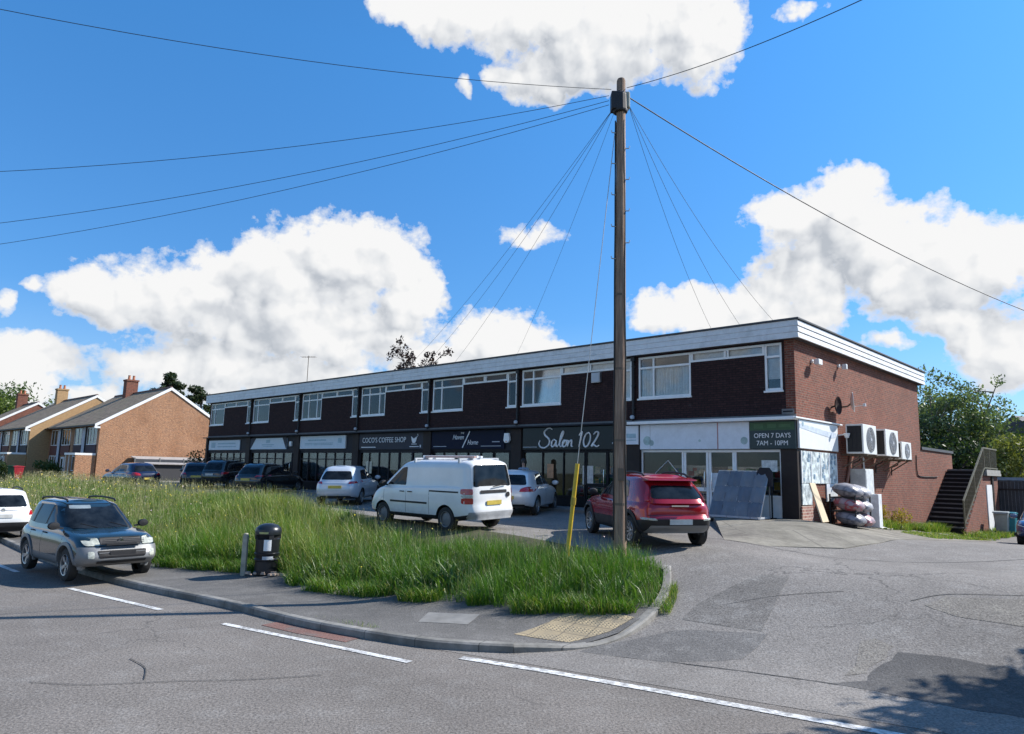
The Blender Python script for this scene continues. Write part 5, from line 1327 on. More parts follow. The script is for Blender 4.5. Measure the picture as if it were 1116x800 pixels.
names = [('grey bag on the top tier, nearest the timber board', 0), ('silver bag on the top tier, nearest the tall cabinet', 2), ('pink grey bag with a red print on the middle tier near the board', 1), ('silver bag on the middle tier nearest the tall cabinet', 2), ('grey bag on the bottom tier nearest the board', 0), ('red marked bag on the bottom tier nearest the cabinet', 1)]
for i, (lab, mi) in enumerate(names):
    tier, side = i//2, i % 2; z = [.92,.50,.07][tier]
    o = bag(.86,.84,.42,i).build('compost_bag', M_bag[mi], smooth=70); v = at(.60+.03*tier, 2.62+(-.40 if side == 0 else .40), z); place(o, v, (.0, .22, RB)); tag(o, lab, 'bag', 'plastic bags on the rack')
lg = thing('bag_label', 'x', 'x') if False else None
for i, (dy, z) in enumerate(((-.55,.70),)):
    mb = MB(); mb.lathe([(.01,0),(.13,.0),(.13,.012),(.01,.014)], (0,0,0), 'x', 14)
fe = thing('gas_bottle', 'red gas bottle on the ground right of the tall cabinet', 'gas bottle', at(.30,6.0,.0))
MB().lathe([(.01,0),(.14,0),(.15,.03),(.15,.42),(.12,.52),(.06,.56),(.01,.57)], (0,0,0), 'z', 18).build('cylinder', mk('gas_bottle_red', (.36,.02,.02), .4), fe, smooth=40)
MB().lathe([(.085,.54),(.095,.54),(.095,.66),(.085,.66)], (0,0,0), 'z', 16, close=True).build('collar', mk('dull_red', (.28,.03,.03), .5), fe, smooth=40)
for i, (lx, ly, a) in enumerate(((.75,5.1,.3),(1.0,5.45,1.1))):
    mb = MB(); rr = random.Random(i+9); vs = [(x*.09+.03*rr.random(), y*.07+.03*rr.random(), .02+.05*rr.random()) for x in range(5) for y in range(4)]
    mb.add(vs, [(x*4+y, x*4+4+y, x*4+5+y, x*4+1+y) for x in range(4) for y in range(3)])
    o = mb.build('litter_bag', M['letter_w'], smooth=60); place(o, at(lx, ly, .0), a); tag(o, ['crumpled white plastic litter in front of the tall cabinet', 'smaller scrap of white litter right of the first, by the weeds'][i], 'litter')

# ------------------------------------------------------------------ right-hand side: timber fence, wheeled bins, far house
fn = thing('timber_fence', 'tall dark timber fence behind the stairs and the bright blue car', 'fence', (25.5,35.2,.3), RB)
pn = MB(); rr = random.Random(5)
for i in range(90): x = -4+i*.152; pn.box(x, x+.145, rr.random()*.015, .02+rr.random()*.015, 0, 2.35+rr.random()*.03)
pn.build('boards', mk('grey_brown_boards', (.055,.052,.055), .85, var=.3, scale=3), fn)
ps = MB()
for i in range(7): x = -4+i*2.2; ps.box(x-.05, x+.05, -.07, -.002, 0, 2.42)
ps.box(-4, 9.6, -.05, -.003, 1.9, 1.98); ps.build('posts', M['brown_dark'], fn)
gr_ = MB(); gr_.box(-4.5,9.5,.6,5.5,2.40,2.55); gr_.box(-4.4,9.4,.7,5.4,0,2.39); o = gr_.build('flat_roofed_garage', mk('pale_grey_roofing', (.30,.34,.38), .6)); place(o, (26.8,36.5,.3), RB); tag(o, 'flat grey garage roof showing just above the dark timber fence', 'garage')
def wheelie(name, label, loc, rot, col, group=None):
    t = thing(name, label, 'wheeled bin', loc, rot, group); mt = mk(label.split()[0]+'_bin_plastic', col, .45, spec=.4)
    vs = []
    for z, w_, d_ in ((.06,.21,.22),(.98,.28,.34)): vs += [(-w_,-d_,z),(w_,-d_,z),(w_,d_*.85,z),(-w_,d_*.85,z)]
    MB().add(vs, [(3,2,1,0),(4,5,6,7),(0,1,5,4),(1,2,6,5),(2,3,7,6),(3,0,4,7)]).build('body', mt, t, bev=.025)
    l_ = MB(); l_.prism([(-.40,.985),(.34,.985),(.34,1.04),(.10,1.08),(-.40,1.03)], -.30, .30, 'x'); l_.build('lid', mt, t, bev=.015)
    MB().tube([(-.22,.36,.98),(.22,.36,.98)], .02, 8).build('handle', mt, t)
    for sg in (-1, 1): MB().lathe([(.01,-.03),(.10,-.03),(.10,.03),(.01,.03)], (sg*.26,.22,.10), 'x', 14).build('wheel', M['rubber'], t)
wheelie('wheeled_bin', 'teal wheeled bin beside the store door under the stairs', (22.75,32.7,H(22.7,32.6)), RB+PI, (.02,.16,.20))
wheelie('wheeled_bin', 'grey wheeled bin between the store door and the teal one', (22.35,32.6,H(22.3,32.6)), RB+PI, (.30,.33,.33))
wheelie('wheeled_bin', 'red wheeled bin at the far end of the grass by the terrace', (-37.2,54.2,H(-37.2,54.2)), 2.2, (.48,.035,.05))
wheelie('wheeled_bin', 'dark green wheeled bin left of the red one', (-38.4,55.3,H(-38.4,55.3)), 2.0, (.015,.06,.03))
# barrier rail and timber fence at the left end of the car park
br = thing('barrier_rail', 'grey metal barrier rail at the left end of the car park', 'barrier', G(-19.6,44.9), RB)
m_ = MB()
for x in (-2.2,0,2.2): m_.tube([(x,0,0),(x,0,1.25)], .06, 8)
m_.tube([(-2.4,0,1.0),(2.4,0,1.0)], .045, 8); m_.build('rail', M['steel'], br, smooth=50)
fw = thing('timber_fence', 'dark panel fence along the foot of the orange brick gable', 'fence', (-29.6,54.4,.9), RB+PI/2)
pn = MB()
for i in range(5): pn.box(1.0+i*1.85, 1.0+i*1.85+1.78, 0, .04, .05, 1.95)
pn.build('panels', mk('slate_fence_panel', (.045,.05,.06), .8, var=.25, scale=5), fw)
ps = MB()
for i in range(6): ps.box(.93+i*1.85, 1.0+i*1.85-.01, -.04, .07, 0, 2.05)
ps.build('posts', mk('concrete_fence_post', (.20,.20,.19), .9), fw)
# ------------------------------------------------------------------ the terrace of houses on the left
def tilemat():
    m, g, p, out = newmat('brown_roof_tile')
    t = g.n('ShaderNodeTexCoord'); xyz = g.n('ShaderNodeSeparateXYZ'); g.l(t.outputs['Object'], xyz.inputs[0])
    cv = g.n('ShaderNodeCombineXYZ'); g.l(xyz.outputs[0], cv.inputs[0]); g.l(g.math('MULTIPLY', xyz.outputs[2], 1.9), cv.inputs[1])
    b = g.n('ShaderNodeTexBrick'); g.l(cv.outputs[0], b.inputs['Vector']); b.offset = .5
    ninputs(b, Color1=(.42,.32,.235,1), Color2=(.28,.215,.16,1), Mortar=(.05,.04,.032,1), Scale=1., Mortar_Size=.03, Mortar_Smooth=.3, Brick_Width=.33, Row_Height=.33)
    f = g.noise(t.outputs['Object'], .8, 7, .66)
    c = g.mix(g.rng(f, .45, .7, 0, .6), b.outputs[0], (.26,.24,.14))
    g.l(c, p.inputs['Base Color']); ninputs(p, Roughness=.95); p.inputs['Specular IOR Level'].default_value = .1; g.l(g.bump(b.outputs['Fac'], -.7, .04), p.inputs['Normal']); return m
M_tile = tilemat()
M_hung = mk('brown_hung_tile', (.13,.045,.035), .8, var=.25, scale=7)
M_bluegrey = mk('pale_render', (.48,.50,.55), .8)
HW, HD, EV, RG = 7.0, 10.3, 4.75, 7.95
def house(loc, brick, label, mirror=False, panel=None, porch=True, chim=None, cbrick=None, verge=True):
    h = thing('terraced_house', label, 'house', loc, RB, 'terraced houses beyond the grass')
    w = MB(); x0, x1 = -HW+.006, -.006
    w.prism([(0,-.6),(HD,-.6),(HD,EV),(HD/2,RG-.12),(0,EV)], x1-.25, x1, 'x'); w.prism([(0,-.6),(HD,-.6),(HD,EV),(HD/2,RG-.12),(0,EV)], x0, x0+.25, 'x')
    w.box(x0+.25, x1-.25, .02, .3, -.6, EV); w.box(x0+.25, x1-.25, HD-.3, HD-.02, -.6, EV)
    w.build('wall', brick, h)
    r = MB(); e = .35; sl = (RG-EV)/(HD/2)
    r.prism([(-e,EV-sl*e),(HD/2,RG),(HD/2,RG+.13),(-e,EV-sl*e+.13)], x0-.02, x1+.02, 'x'); r.prism([(HD+e,EV-sl*e),(HD/2+.001,RG),(HD/2+.001,RG+.13),(HD+e,EV-sl*e+.13)], x0-.02, x1+.02, 'x')
    rf = r.build('roof', M_tile, h)
    rd = MB(); rd.tube([(x0,HD/2,RG+.12),(x1,HD/2,RG+.12)], .12, 8); rd.build('ridge_tile', mk('ridge', (.16,.09,.07), .8), rf)
    chim_on = chim != 'none'; chim = 0 if not chim_on else chim
    c_ = MB(); cx = x0+.5 if chim is None else chim; c_.box(cx-.42, cx+.42, HD/2-.75, HD/2+.25, RG-.7, RG+1.25); c_.box(cx-.48, cx+.48, HD/2-.81, HD/2+.31, RG+1.251, RG+1.4)
    if chim_on: c_.build('chimney', cbrick or M['red_brick'], rf)
    pt = MB()
    for yy in (-.45,-.05): pt.lathe([(.12,0),(.10,.35),(.12,.42)], (cx,HD/2+yy,RG+1.4), 'z', 10)
    if chim_on: pt.build('chimney_pot', mk('clay_pot', (.42,.17,.09), .8), rf)
    v = MB()
    for xx in (x1+.022,):
        v.prism([(-e-.05,EV-sl*e-.12),(HD/2,RG-.10),(HD/2,RG+.15),(-e-.05,EV-sl*e+.13)], xx, xx+.05, 'x'); v.prism([(HD+e+.05,EV-sl*e-.12),(HD/2+.001,RG-.10),(HD/2+.001,RG+.15),(HD+e+.05,EV-sl*e+.13)], xx, xx+.05, 'x')
    v.box(x1-.1, x1+.075, -e-.06, .0, EV-sl*e-.20, EV-sl*e-.06)
    if verge: v.build('bargeboard', M['white'], rf)
    gt = MB(); gt.box(x0, x1, -e-.12, -e-.001, EV-sl*e-.02, EV-sl*e+.08); gt.build('gutter', M['trim'], rf)
    def win(a, b, c, d, n=2):
        f = MB(); t = .06; f.box(a,b,-.03,.03,c,c+t); f.box(a,b,-.03,.03,d-t,d)
        for i in range(n+1): xx = a+(b-a)*i/n; f.box(max(a,xx-t/2), min(b,xx+t/2), -.029, .029, c+t, d-t)
        fo = f.build('window', M['white'], h); MB().box(a+.03,b-.03,.005,.02,c+.03,d-.03).build('pane', M['glass'], fo)
        MB().box(a+.05,a+.5,.03,.05,c,d).build('curtain', M['curtain'], fo); MB().box(b-.45,b-.05,.03,.05,c,d).build('curtain', M['curtain'], fo)
    win(-3.0,-.6,3.05,4.45,3); win(-6.3,-4.4,3.05,4.45,2); win(-6.4,-4.0,.9,2.15,3)
    if panel:
        MB().box(-3.1,-.5,-.05,.019,2.2,3.04).build('hung_panel', panel, h); MB().box(-6.4,-4.3,-.05,.019,2.2,3.04).build('hung_panel', panel, h)
    mid = MB(); mid.box(-4.25,-3.2,-.03,.018,.0,4.5); mid.build('render_strip', M_bluegrey, h)
    d = MB(); d.box(-2.6,-1.7,-.06,.02,-.1,2.05); do = d.build('door', M['white'], h); MB().box(-2.4,-1.9,-.07,-.061,1.0,1.9).build('door_glass', M['carglass'], do); MB().box(-1.82,-1.78,-.10,-.061,.95,1.05).build('handle', M['chrome'], do)
    dp = MB(); dp.tube([(-3.15,-.08,-.1),(-3.15,-.08,4.5)], .05, 8); dp.build('downpipe', M['trim'], h)
    if porch:
        po = MB(); po.box(-3.0,-.2,-1.5,-.05,2.2,2.36); p0 = po.build('porch', M['white'], h)
        MB().box(-.45,-.2,-1.45,-.03,-.5,2.19).build('porch_wall', brick, p0)
        pg = MB(); pg.box(-2.95,-2.89,-1.44,-1.38,-.4,2.19); pg.box(-2.0,-1.95,-1.44,-1.38,-.4,2.19); pg.box(-2.88,-.5,-1.44,-1.40,-.4,.5); pg.build('porch_frame', M['white'], p0)
    return h
HX, HY, HB = -32.4, 56.0, .85
def hl(lx, ly): return (HX+lx*BX[0]+ly*BY[0], HY+lx*BX[1]+ly*BY[1], HB)
house(hl(0,0), M['orange_brick'], 'terraced house with a broad orange brick gable end and white verge, nearest the shops', panel=mk('dark_hung_tile', (.055,.03,.035), .8), chim='none')
house(hl(-7.0,0), M['orange_brick'], 'terraced house with red brown hung panels between the gable house and the stepped house', panel=M_hung, porch=False, chim=-2.2, verge=False)
house(hl(-14.0,-1.6), M['yellow_brick'], 'terraced house stepped forward with a buff brick gable strip', panel=mk('black_hung_tile', (.03,.026,.026), .8), chim='none')
house(hl(-21.0,-1.6), M['orange_brick'], 'terraced house left of the buff gable house, with pale upper windows', panel=M_hung, porch=False, verge=False, chim=-4.2, cbrick=M['yellow_brick'])
house(hl(-30.0,-2.8), M['red_brick'], 'farthest terraced house, its red gable at the left edge of the photo', panel=M_hung)
# small lean-to garage at the foot of the gable
g_ = thing('lean_to_garage', 'low garage with a pale sheet roof against the orange brick gable', 'garage', hl(.15,2.6), RB)
MB().box(.0,3.4,.0,6.0,-.6,1.55).build('wall', mk('grey_block', (.05,.05,.055), .9), g_)
rr_ = MB(); rr_.prism([(-.05,2.15),(3.6,1.60),(3.6,1.68),(-.05,2.23)], -.2, 6.2, 'y'); rr_.build('roof', mk('pale_sheet_roof', (.34,.32,.31), .7, dirt=.3), g_)
# distant house roof behind the trees on the right
dh = thing('distant_house', 'distant house with a dark roof behind the hedge at the right', 'house', (50.5,60.0,0), .4)
MB().box(-6,8,0,7,0,5.6).build('wall', M['red_brick'], dh)
q = MB(); q.prism([(-.5,5.5),(3.5,8.3),(7.5,5.5)], -6.4, 8.4, 'x'); q.build('roof', mk('slate_roof', (.07,.07,.08), .8), dh)
# ------------------------------------------------------------------ a person by the shop front
def person(loc, rot, label, top, hair, leg):
    J = {'pel':(0,0,.95),'wai':(0,0,1.08),'che':(0,.01,1.30),'nec':(0,0,1.46),'hd0':(0,-.01,1.54),'hd1':(0,-.01,1.66),
         'sl':(.17,0,1.40),'el':(.22,.03,1.13),'wl':(.20,-.10,.92),'hl':(.19,-.15,.84),'sr':(-.17,0,1.40),'er':(-.23,.02,1.13),'wr':(-.20,-.10,.93),'hr':(-.19,-.15,.85),
         'tl':(.09,0,.90),'kl':(.10,-.02,.50),'al':(.10,.02,.08),'fl':(.11,-.14,.04),'tr':(-.09,0,.90),'kr':(-.10,.0,.50),'ar':(-.10,.04,.08),'fr':(-.11,-.12,.04)}
    R_ = {'pel':.15,'wai':.125,'che':.15,'nec':.055,'hd0':.075,'hd1':.095,'sl':.065,'el':.045,'wl':.033,'hl':.035,'sr':.065,'er':.045,'wr':.033,'hr':.035,'tl':.085,'kl':.06,'al':.042,'fl':.045,'tr':.085,'kr':.06,'ar':.042,'fr':.045}
    E_ = [('pel','wai'),('wai','che'),('che','nec'),('nec','hd0'),('hd0','hd1'),('che','sl'),('sl','el'),('el','wl'),('wl','hl'),('che','sr'),('sr','er'),('er','wr'),('wr','hr'),('pel','tl'),('tl','kl'),('kl','al'),('al','fl'),('pel','tr'),('tr','kr'),('kr','ar'),('ar','fr')]
    ks = list(J); me = bpy.data.meshes.new('person'); me.from_pydata([J[k] for k in ks], [(ks.index(a), ks.index(b)) for a, b in E_], [])
    o = bpy.data.objects.new('person', me); C.objects.link(o); md = o.modifiers.new('s', 'SKIN')
    for k, sv_ in zip(ks, me.skin_vertices[0].data): sv_.radius = (R_[k], R_[k]*(.72 if k in ('che','pel','wai') else 1)); sv_.use_root = k == 'pel'
    sb = o.modifiers.new('u', 'SUBSURF'); sb.levels = 2
    bpy.context.view_layer.update()
    m2 = bpy.data.meshes.new_from_object(o.evaluated_get(bpy.context.evaluated_depsgraph_get())); o.modifiers.clear(); o.data = m2
    mats = [mk('skin', (.42,.26,.19), .5), mk('grey_blue_top', top, .85), mk('dark_trousers', leg, .85), mk('shoe', (.03,.03,.03), .5)]
    for m in mats: m2.materials.append(m)
    for p_ in m2.polygons:
        c = p_.center; p_.material_index = 0 if (c.z > 1.45 or (abs(c.x) > .14 and c.z < .95 and c.z > .78 and c.y < -.06)) else 1 if c.z > .93 else 2 if c.z > .10 else 3; p_.use_smooth = True
    hb = MB(); hb.lathe([(.01,1.80),(.07,1.79),(.105,1.73),(.112,1.66),(.10,1.56),(.085,1.50),(.05,1.48)], (0,.025,0), 'z', 16); hb.build('hair', mk('dark_hair', hair, .5), o, smooth=60)
    fc = MB()
    fc.lathe([(.01,0),(.016,.01),(.01,.035)], (0,-.105,1.62), 'z', 8)
    fc.box(-.022,.022,-.103,-.095,1.575,1.583); fc.build('nose', mats[0], o, smooth=60)
    ey = MB()
    for sx_ in (-.034,.034): ey.cbox((sx_,-.095,1.66),(.022,.01,.012))
    ey.build('eyes', M['black'], o)
    place(o, loc, rot); return tag(o, label, 'person')
pv = bl(-10.35,-.85); person((pv.x,pv.y,H(pv.x,pv.y)+.10), RB+.5, 'dark haired person in a grey blue top standing at the black shop front', (.20,.27,.36), (.012,.010,.010), (.02,.022,.03))
# goods inside the corner shop, seen through its windows
def shelf(lx, ly, w_, label, seed, h_=1.7):
    t = thing('goods_shelf', label, 'shelf', bl(lx,ly,1.24), RB, 'shelves inside the shops')
    f = MB(); f.box(-w_/2,w_/2,.30,.34,0,h_)
    for z in (.1,.5,.9,1.3): f.box(-w_/2,w_/2,0,.30,z,z+.03)
    f.build('frame', M['letter_grey'], t); rr = random.Random(seed)
    cols = [mk('goods_%s' % n_, c_, .5) for n_, c_ in (('red',(.42,.05,.04)),('green',(.06,.22,.08)),('cream',(.6,.55,.42)),('blue',(.05,.12,.35)),('yellow',(.55,.40,.06)))]
    mb = MB()
    for z in (.13,.53,.93,1.33):
        x = -w_/2+.03
        while x < w_/2-.12:
            w2 = .06+rr.random()*.12; mb.cur = rr.randrange(5); mb.box(x, x+w2-.01, .03, .26, z, z+.15+rr.random()*.18); x += w2
    mb.build('packets', cols, t)
shelf(-4.7,1.6,1.5,'shelf of mixed packets behind the left window of the corner shop',1); shelf(-1.3,1.5,1.4,'shelf of mixed packets behind the right window of the corner shop',2); shelf(-3.0,3.4,2.2,'long shelf of packets facing the corner shop doors',3)
shelf(-9.4,2.6,1.8,'shelf of bottles inside the shop with the black sign',4,1.5); shelf(-14.6,2.2,2.6,'shelf of goods inside the shop with the navy sign',6,1.6); shelf(-20.6,2.4,2.4,'shelf of goods inside the coffee shop',7,1.6); shelf(-26.3,2.2,2.6,'shelf inside the shop below the pale blue sign left of the coffee shop',8,1.5)
for lx, zz, w2, h2, col_, lab in ((-7.9,2.15,.5,.7,(.55,.50,.45),'pale notice in the black shop front near the pole'),(-13.4,2.2,.45,.6,(.6,.62,.6),'white notice in the window below the navy sign'),(-15.9,2.5,.8,.45,(.30,.26,.36),'mauve poster in the window below the navy sign'),(-21.9,2.3,.5,.6,(.58,.52,.40),'cream menu sheet in the left coffee shop window'),(-17.9,2.3,.4,.55,(.62,.60,.55),'pale menu sheet in the right coffee shop window'),(-5.15,1.98,.4,.3,(.5,.12,.1),'small red notice low in the left corner shop window'),(-.9,2.75,.5,.35,(.60,.62,.60),'white notice high in the right corner shop window')):
    pq = MB(); pq.box(-w2/2,w2/2,-.006,0,0,h2); o = pq.build('window_notice', mk('notice_paper', col_, .6, var=.35, scale=9)); place(o, bl(lx,.052,zz), RB); tag(o, lab, 'notice')
po = MB(); po.box(-.24,.24,-.006,0,0,.62); o = po.build('window_poster', mk('pale_poster', (.62,.68,.74), .5, var=.2)); place(o, bl(-2.62,.052,2.06), RB); tag(o, 'pale paper notice taped to the right hand shop door', 'notice')
po = MB(); po.box(-.16,.16,-.006,0,0,.55); o = po.build('window_poster', mk('orange_brown_poster', (.5,.24,.12), .5, var=.4)); place(o, bl(-9.75,.052,2.35), RB); tag(o, 'orange brown framed notice in the window beside the person', 'notice')
dg = MB(); dg.bar((-.55,-.0,0),(.52,-.0,.95),.05,.012); dg.bar((.52,0,.95),(.98,0,.45),.05,.012); o = dg.build('window_sticker', M['letter_w']); place(o, bl(-4.98,.052,2.12), RB); tag(o, 'white roof shaped sticker on the left window of the corner shop', 'sticker')
ck = MB(); ck.lathe([(.16,0),(.16,.008)], (0,-.01,0), 'y', 20); o = ck.build('window_sticker', M['letter_w']); place(o, bl(-4.25,.052,2.42), RB); tag(o, 'round white sticker on the left window of the corner shop', 'sticker'); rk2 = MB(); rk2.lathe([(.10,0),(.13,0),(.13,.004),(.10,.004)], (0,-.016,0), 'y', 20, close=True); rk2.bar((-.07,-.014,0),(.07,-.014,0),.02,.003); rk2.build('ring', M['black'], o)
# ------------------------------------------------------------------ tall grass on the verge
def in_poly(x, y, poly):
    ins = np.zeros(x.shape, bool); n = len(poly); j = n-1
    for i in range(n):
        xi, yi = poly[i]; xj, yj = poly[j]
        c = ((yi > y) != (yj > y)) & (x < (xj-xi)*(y-yi)/(yj-yi+1e-12)+xi); ins ^= c; j = i
    return ins
def scatter(poly, n, rng):
    xs = [p[0] for p in poly]; ys = [p[1] for p in poly]; X_ = []; Y_ = []; tot = 0
    while tot < n:
        x = rng.uniform(min(xs), max(xs), n*2); y = rng.uniform(min(ys), max(ys), n*2); k = in_poly(x, y, poly); X_.append(x[k]); Y_.append(y[k]); tot += int(k.sum())
    return np.concatenate(X_)[:n], np.concatenate(Y_)[:n]
def vnoise(x, y, s, seed=0):
    x = x*s+seed*17.3; y = y*s-seed*9.1; xi = np.floor(x); yi = np.floor(y); fx = x-xi; fy = y-yi
    h = lambda a, b: np.modf(np.sin(a*127.1+b*311.7+seed*3.7)*43758.5453)[0]*.5+.5
    fx = fx*fx*(3-2*fx); fy = fy*fy*(3-2*fy)
    return (h(xi,yi)*(1-fx)+h(xi+1,yi)*fx)*(1-fy)+(h(xi,yi+1)*(1-fx)+h(xi+1,yi+1)*fx)*fy
def blades(name, x, y, z, h, w, lean, mats, mi, rng, bend=1.):
    N = len(x); a = rng.uniform(0, 2*PI, N); dx, dy = np.cos(a), np.sin(a); b = a+rng.uniform(-.7,.7,N)+PI/2; wx, wy = np.cos(b)*w, np.sin(b)*w
    P = np.zeros((N, 6, 3)); 
    for i, (t, ws) in enumerate(((0,1.),(.55,.8),(1.,.12))):
        off = lean*(t**1.8)*h*bend; zz = z+h*t*(1-.18*(lean*t)**2)
        P[:,2*i] = np.stack([x+dx*off-wx*ws, y+dy*off-wy*ws, zz], 1); P[:,2*i+1] = np.stack([x+dx*off+wx*ws, y+dy*off+wy*ws, zz], 1)
    base = np.arange(N)[:,None]*6; q = np.array([[0,1,3,2],[2,3,5,4]]); F = (base[:,None,:]+q[None]).reshape(-1,4)
    me = rawmesh(name, P.reshape(-1,3), F, mats, np.repeat(mi, 2)); o = bpy.data.objects.new(name, me); C.objects.link(o); return o
def grassmat(name, c1, c2, tr=.4): return leafmat(name, c1, c2, tr, .9)
MG = [grassmat('green_grass', (.060,.160,.010), (.165,.300,.028)), grassmat('straw_grass', (.21,.24,.05), (.36,.37,.11)), grassmat('deep_grass', (.030,.105,.008), (.085,.210,.018))]
VG = FB[:-4]+[(-1.75,13.60),(.13,12.70),(1.55,12.42),(2.45,12.35)]+[(2.75,13.05),(3.0,13.7)]+VB
rng = np.random.default_rng(3)
parts_ = []
x, y = scatter(VG, 330000, rng); d = np.hypot(x, y)
keep = rng.uniform(0, 1, len(x)) < np.clip((17.5/d)**1.25, .12, 1.); x, y, d = x[keep], y[keep], d[keep]
u = kerbdist(x, y); edge = np.ones(len(x))
fbx = np.array(FB+[(2.75,13.05),(3.0,13.7)]); 
def distline(x, y, pts):
    best = np.full(x.shape, 1e9)
    for (ax, ay), (bx, by) in zip(pts[:-1], pts[1:]):
        dx, dy = bx-ax, by-ay; t = np.clip(((x-ax)*dx+(y-ay)*dy)/(dx*dx+dy*dy), 0, 1); best = np.minimum(best, np.hypot(x-ax-t*dx, y-ay-t*dy))
    return best
df = distline(x, y, [tuple(p) for p in fbx]); db = distline(x, y, VB)
big = vnoise(x, y, .55, 1); med = vnoise(x, y, 1.7, 2); straw = vnoise(x, y, .30, 4)*.6+vnoise(x, y, 1.1, 5)*.4
h = (.30+.26*big+.30*med*rng.uniform(.5,1.2,len(x)))*rng.uniform(.55,1.15,len(x))
tuft = vnoise(x, y, 3.1, 12); h *= (.62+.75*ss((tuft-.30)/.45)); h *= np.where((vnoise(x, y, .8, 21) < .30), .72, 1.)
h *= np.clip(.58+df*1.2, .58, 1.0)*np.clip(.42+db*.6, .42, 1.0)*(1-.52*ss((-x-7)/6))
near = ss((x+6)/5)                                   # lusher and greener towards the pole
pst = np.clip(.02+.5*(straw-.45)*2+.22*(1-near)-.25*near, .01, .5)
r = rng.uniform(0, 1, len(x)); mi = np.where(r < pst, 1, np.where(rng.uniform(0,1,len(x)) < .30+.35*near, 2, 0)); h = h*np.where(mi == 1, 1.12, 1.)
w = np.clip(.0038*(d/15), .0034, .014)*rng.uniform(.7,1.4,len(x))
lean = rng.uniform(.1,.9,len(x))
# broad leaved weeds and ragged tufts leaning over the footway edge
o = blades('long_grass', x, y, Hn(x, y)+.07, h, w, lean, MG, mi, rng); tag(o, kind='stuff')
# seed heads and stalks rising over the blades
x, y = scatter(VG, 26000, rng); d = np.hypot(x, y); keep = rng.uniform(0,1,len(x)) < np.clip((20/d)**1.3,.1,1.)*np.clip(.35+vnoise(x,y,.8,7),0,1); x, y, d = x[keep], y[keep], d[keep]
df = distline(x, y, [tuple(p) for p in fbx]); h = (.55+.35*rng.uniform(0,1,len(x)))*np.clip(.5+df*1.1,.5,1.)*np.clip(.5+distline(x,y,VB)*.8,.5,1)
o = blades('seed_stalks', x, y, Hn(x, y)+.07, h, .0022*np.clip(d/15,1,3), rng.uniform(.05,.35,len(x)), [grassmat('seed_stalk', (.20,.22,.08), (.34,.34,.17), .3)], np.zeros(len(x), int), rng); tag(o, kind='stuff')
# seed heads: small tilted cards of plume at the stalk tips, plus buttercups and pink clover
def flecks(name, n, poly, size, hrange, mat, rng, thin=1.):
    x, y = scatter(poly, n, rng); d = np.hypot(x, y); k = len(x); s = size*np.clip(d/18, .8, 2.2)*rng.uniform(.6,1.3,k); z = Hn(x, y)+.07+rng.uniform(*hrange, k)*np.clip(.45+distline(x,y,[tuple(p) for p in fbx])*1.2,.45,1.)
    A = rng.normal(size=(k,3)); A[:,2] = np.abs(A[:,2])*2.2 if thin != 1. else A[:,2]; A /= np.linalg.norm(A,axis=1)[:,None]; B = np.cross(A, rng.normal(size=(k,3))); B /= np.linalg.norm(B,axis=1)[:,None]
    c = np.stack([x,y,z],1); A *= (s)[:,None]; B *= (s*thin)[:,None]
    P = np.stack([c-A-B*.3, c-B, c+A, c+B],1).reshape(-1,3); F = np.arange(4*k).reshape(-1,4)
    o = bpy.data.objects.new(name, rawmesh(name, P, F, mat)); C.objects.link(o); tag(o, kind='stuff'); return o
flecks('grass_seed_heads', 5000, VG, .030, (.36,.72), leafmat('seed_plume', (.26,.23,.12), (.38,.34,.22), .3), rng, .22)
flecks('buttercups', 900, VG, .014, (.30,.58), mk('buttercup_yellow', (.70,.55,.03), .5), rng)
flecks('clover_heads', 160, VG, .016, (.35,.62), mk('pale_clover', (.55,.42,.42), .7), rng)
# grass at the foot of the end wall, round the stairs and in the kerb line
def strip_grass(name, poly, n, hr, label=None, mix=(.5,.3,.2), wid=.006):
    x, y = scatter(poly, n, rng); v = vnoise(x, y, 1.3, 9); k = v > .38; x, y, v = x[k], y[k], v[k]
    mi = rng.choice(3, len(x), p=mix); h = rng.uniform(*hr, len(x))*(.4+v)
    o = blades(name, x, y, Hn(x, y)+.02, h, wid*rng.uniform(.7,1.4,len(x)), rng.uniform(.2,1.,len(x)), MG, mi, rng); tag(o, kind='stuff')
B2 = lambda *p: [tuple(bl(*q)[:2]) for q in p]
strip_grass('wall_foot_grass', B2((.05,5.6),(.7,5.6),(.9,7.5),(1.0,13.4),(.05,13.4)), 14000, (.08,.42), mix=(.45,.40,.15))
strip_grass('apron_edge_grass', B2((1.3,5.0),(2.3,5.5),(2.5,12.8),(1.0,13.3),(.9,8.0)), 9000, (.03,.10), mix=(.4,.5,.1))
strip_grass('stair_foot_grass', B2((1.5,13.2),(2.5,13.0),(2.6,19.5),(1.55,19.5)), 5000, (.06,.30), mix=(.4,.45,.15))
strip_grass('kerb_weeds', [(-3.3,12.3),(-2.2,11.55),(-1.9,11.62),(-3.1,12.45)], 700, (.03,.13), wid=.004)
strip_grass('kerb_weeds', [(2.72,12.2),(3.05,13.0),(3.25,14.3),(3.05,14.3),(2.7,13.0),(2.45,12.3)], 1500, (.04,.18), mix=(.4,.4,.2), wid=.004)
strip_grass('kerb_weeds', [(-14,21.2),(-11.6,18.8),(-11.3,19.1),(-13.8,21.6)], 1200, (.04,.22), wid=.006)
strip_grass('kerb_weeds', B2((.3,-.3),(.6,-.4),(.6,.4),(.1,.4)), 300, (.05,.2), wid=.005)
ex, ey = scatter([(a, b-.42) for a, b in FB[4:]]+FB[4:][::-1], 16000, rng); k = vnoise(ex, ey, 2.3, 31) > .50; ex, ey = ex[k], ey[k]
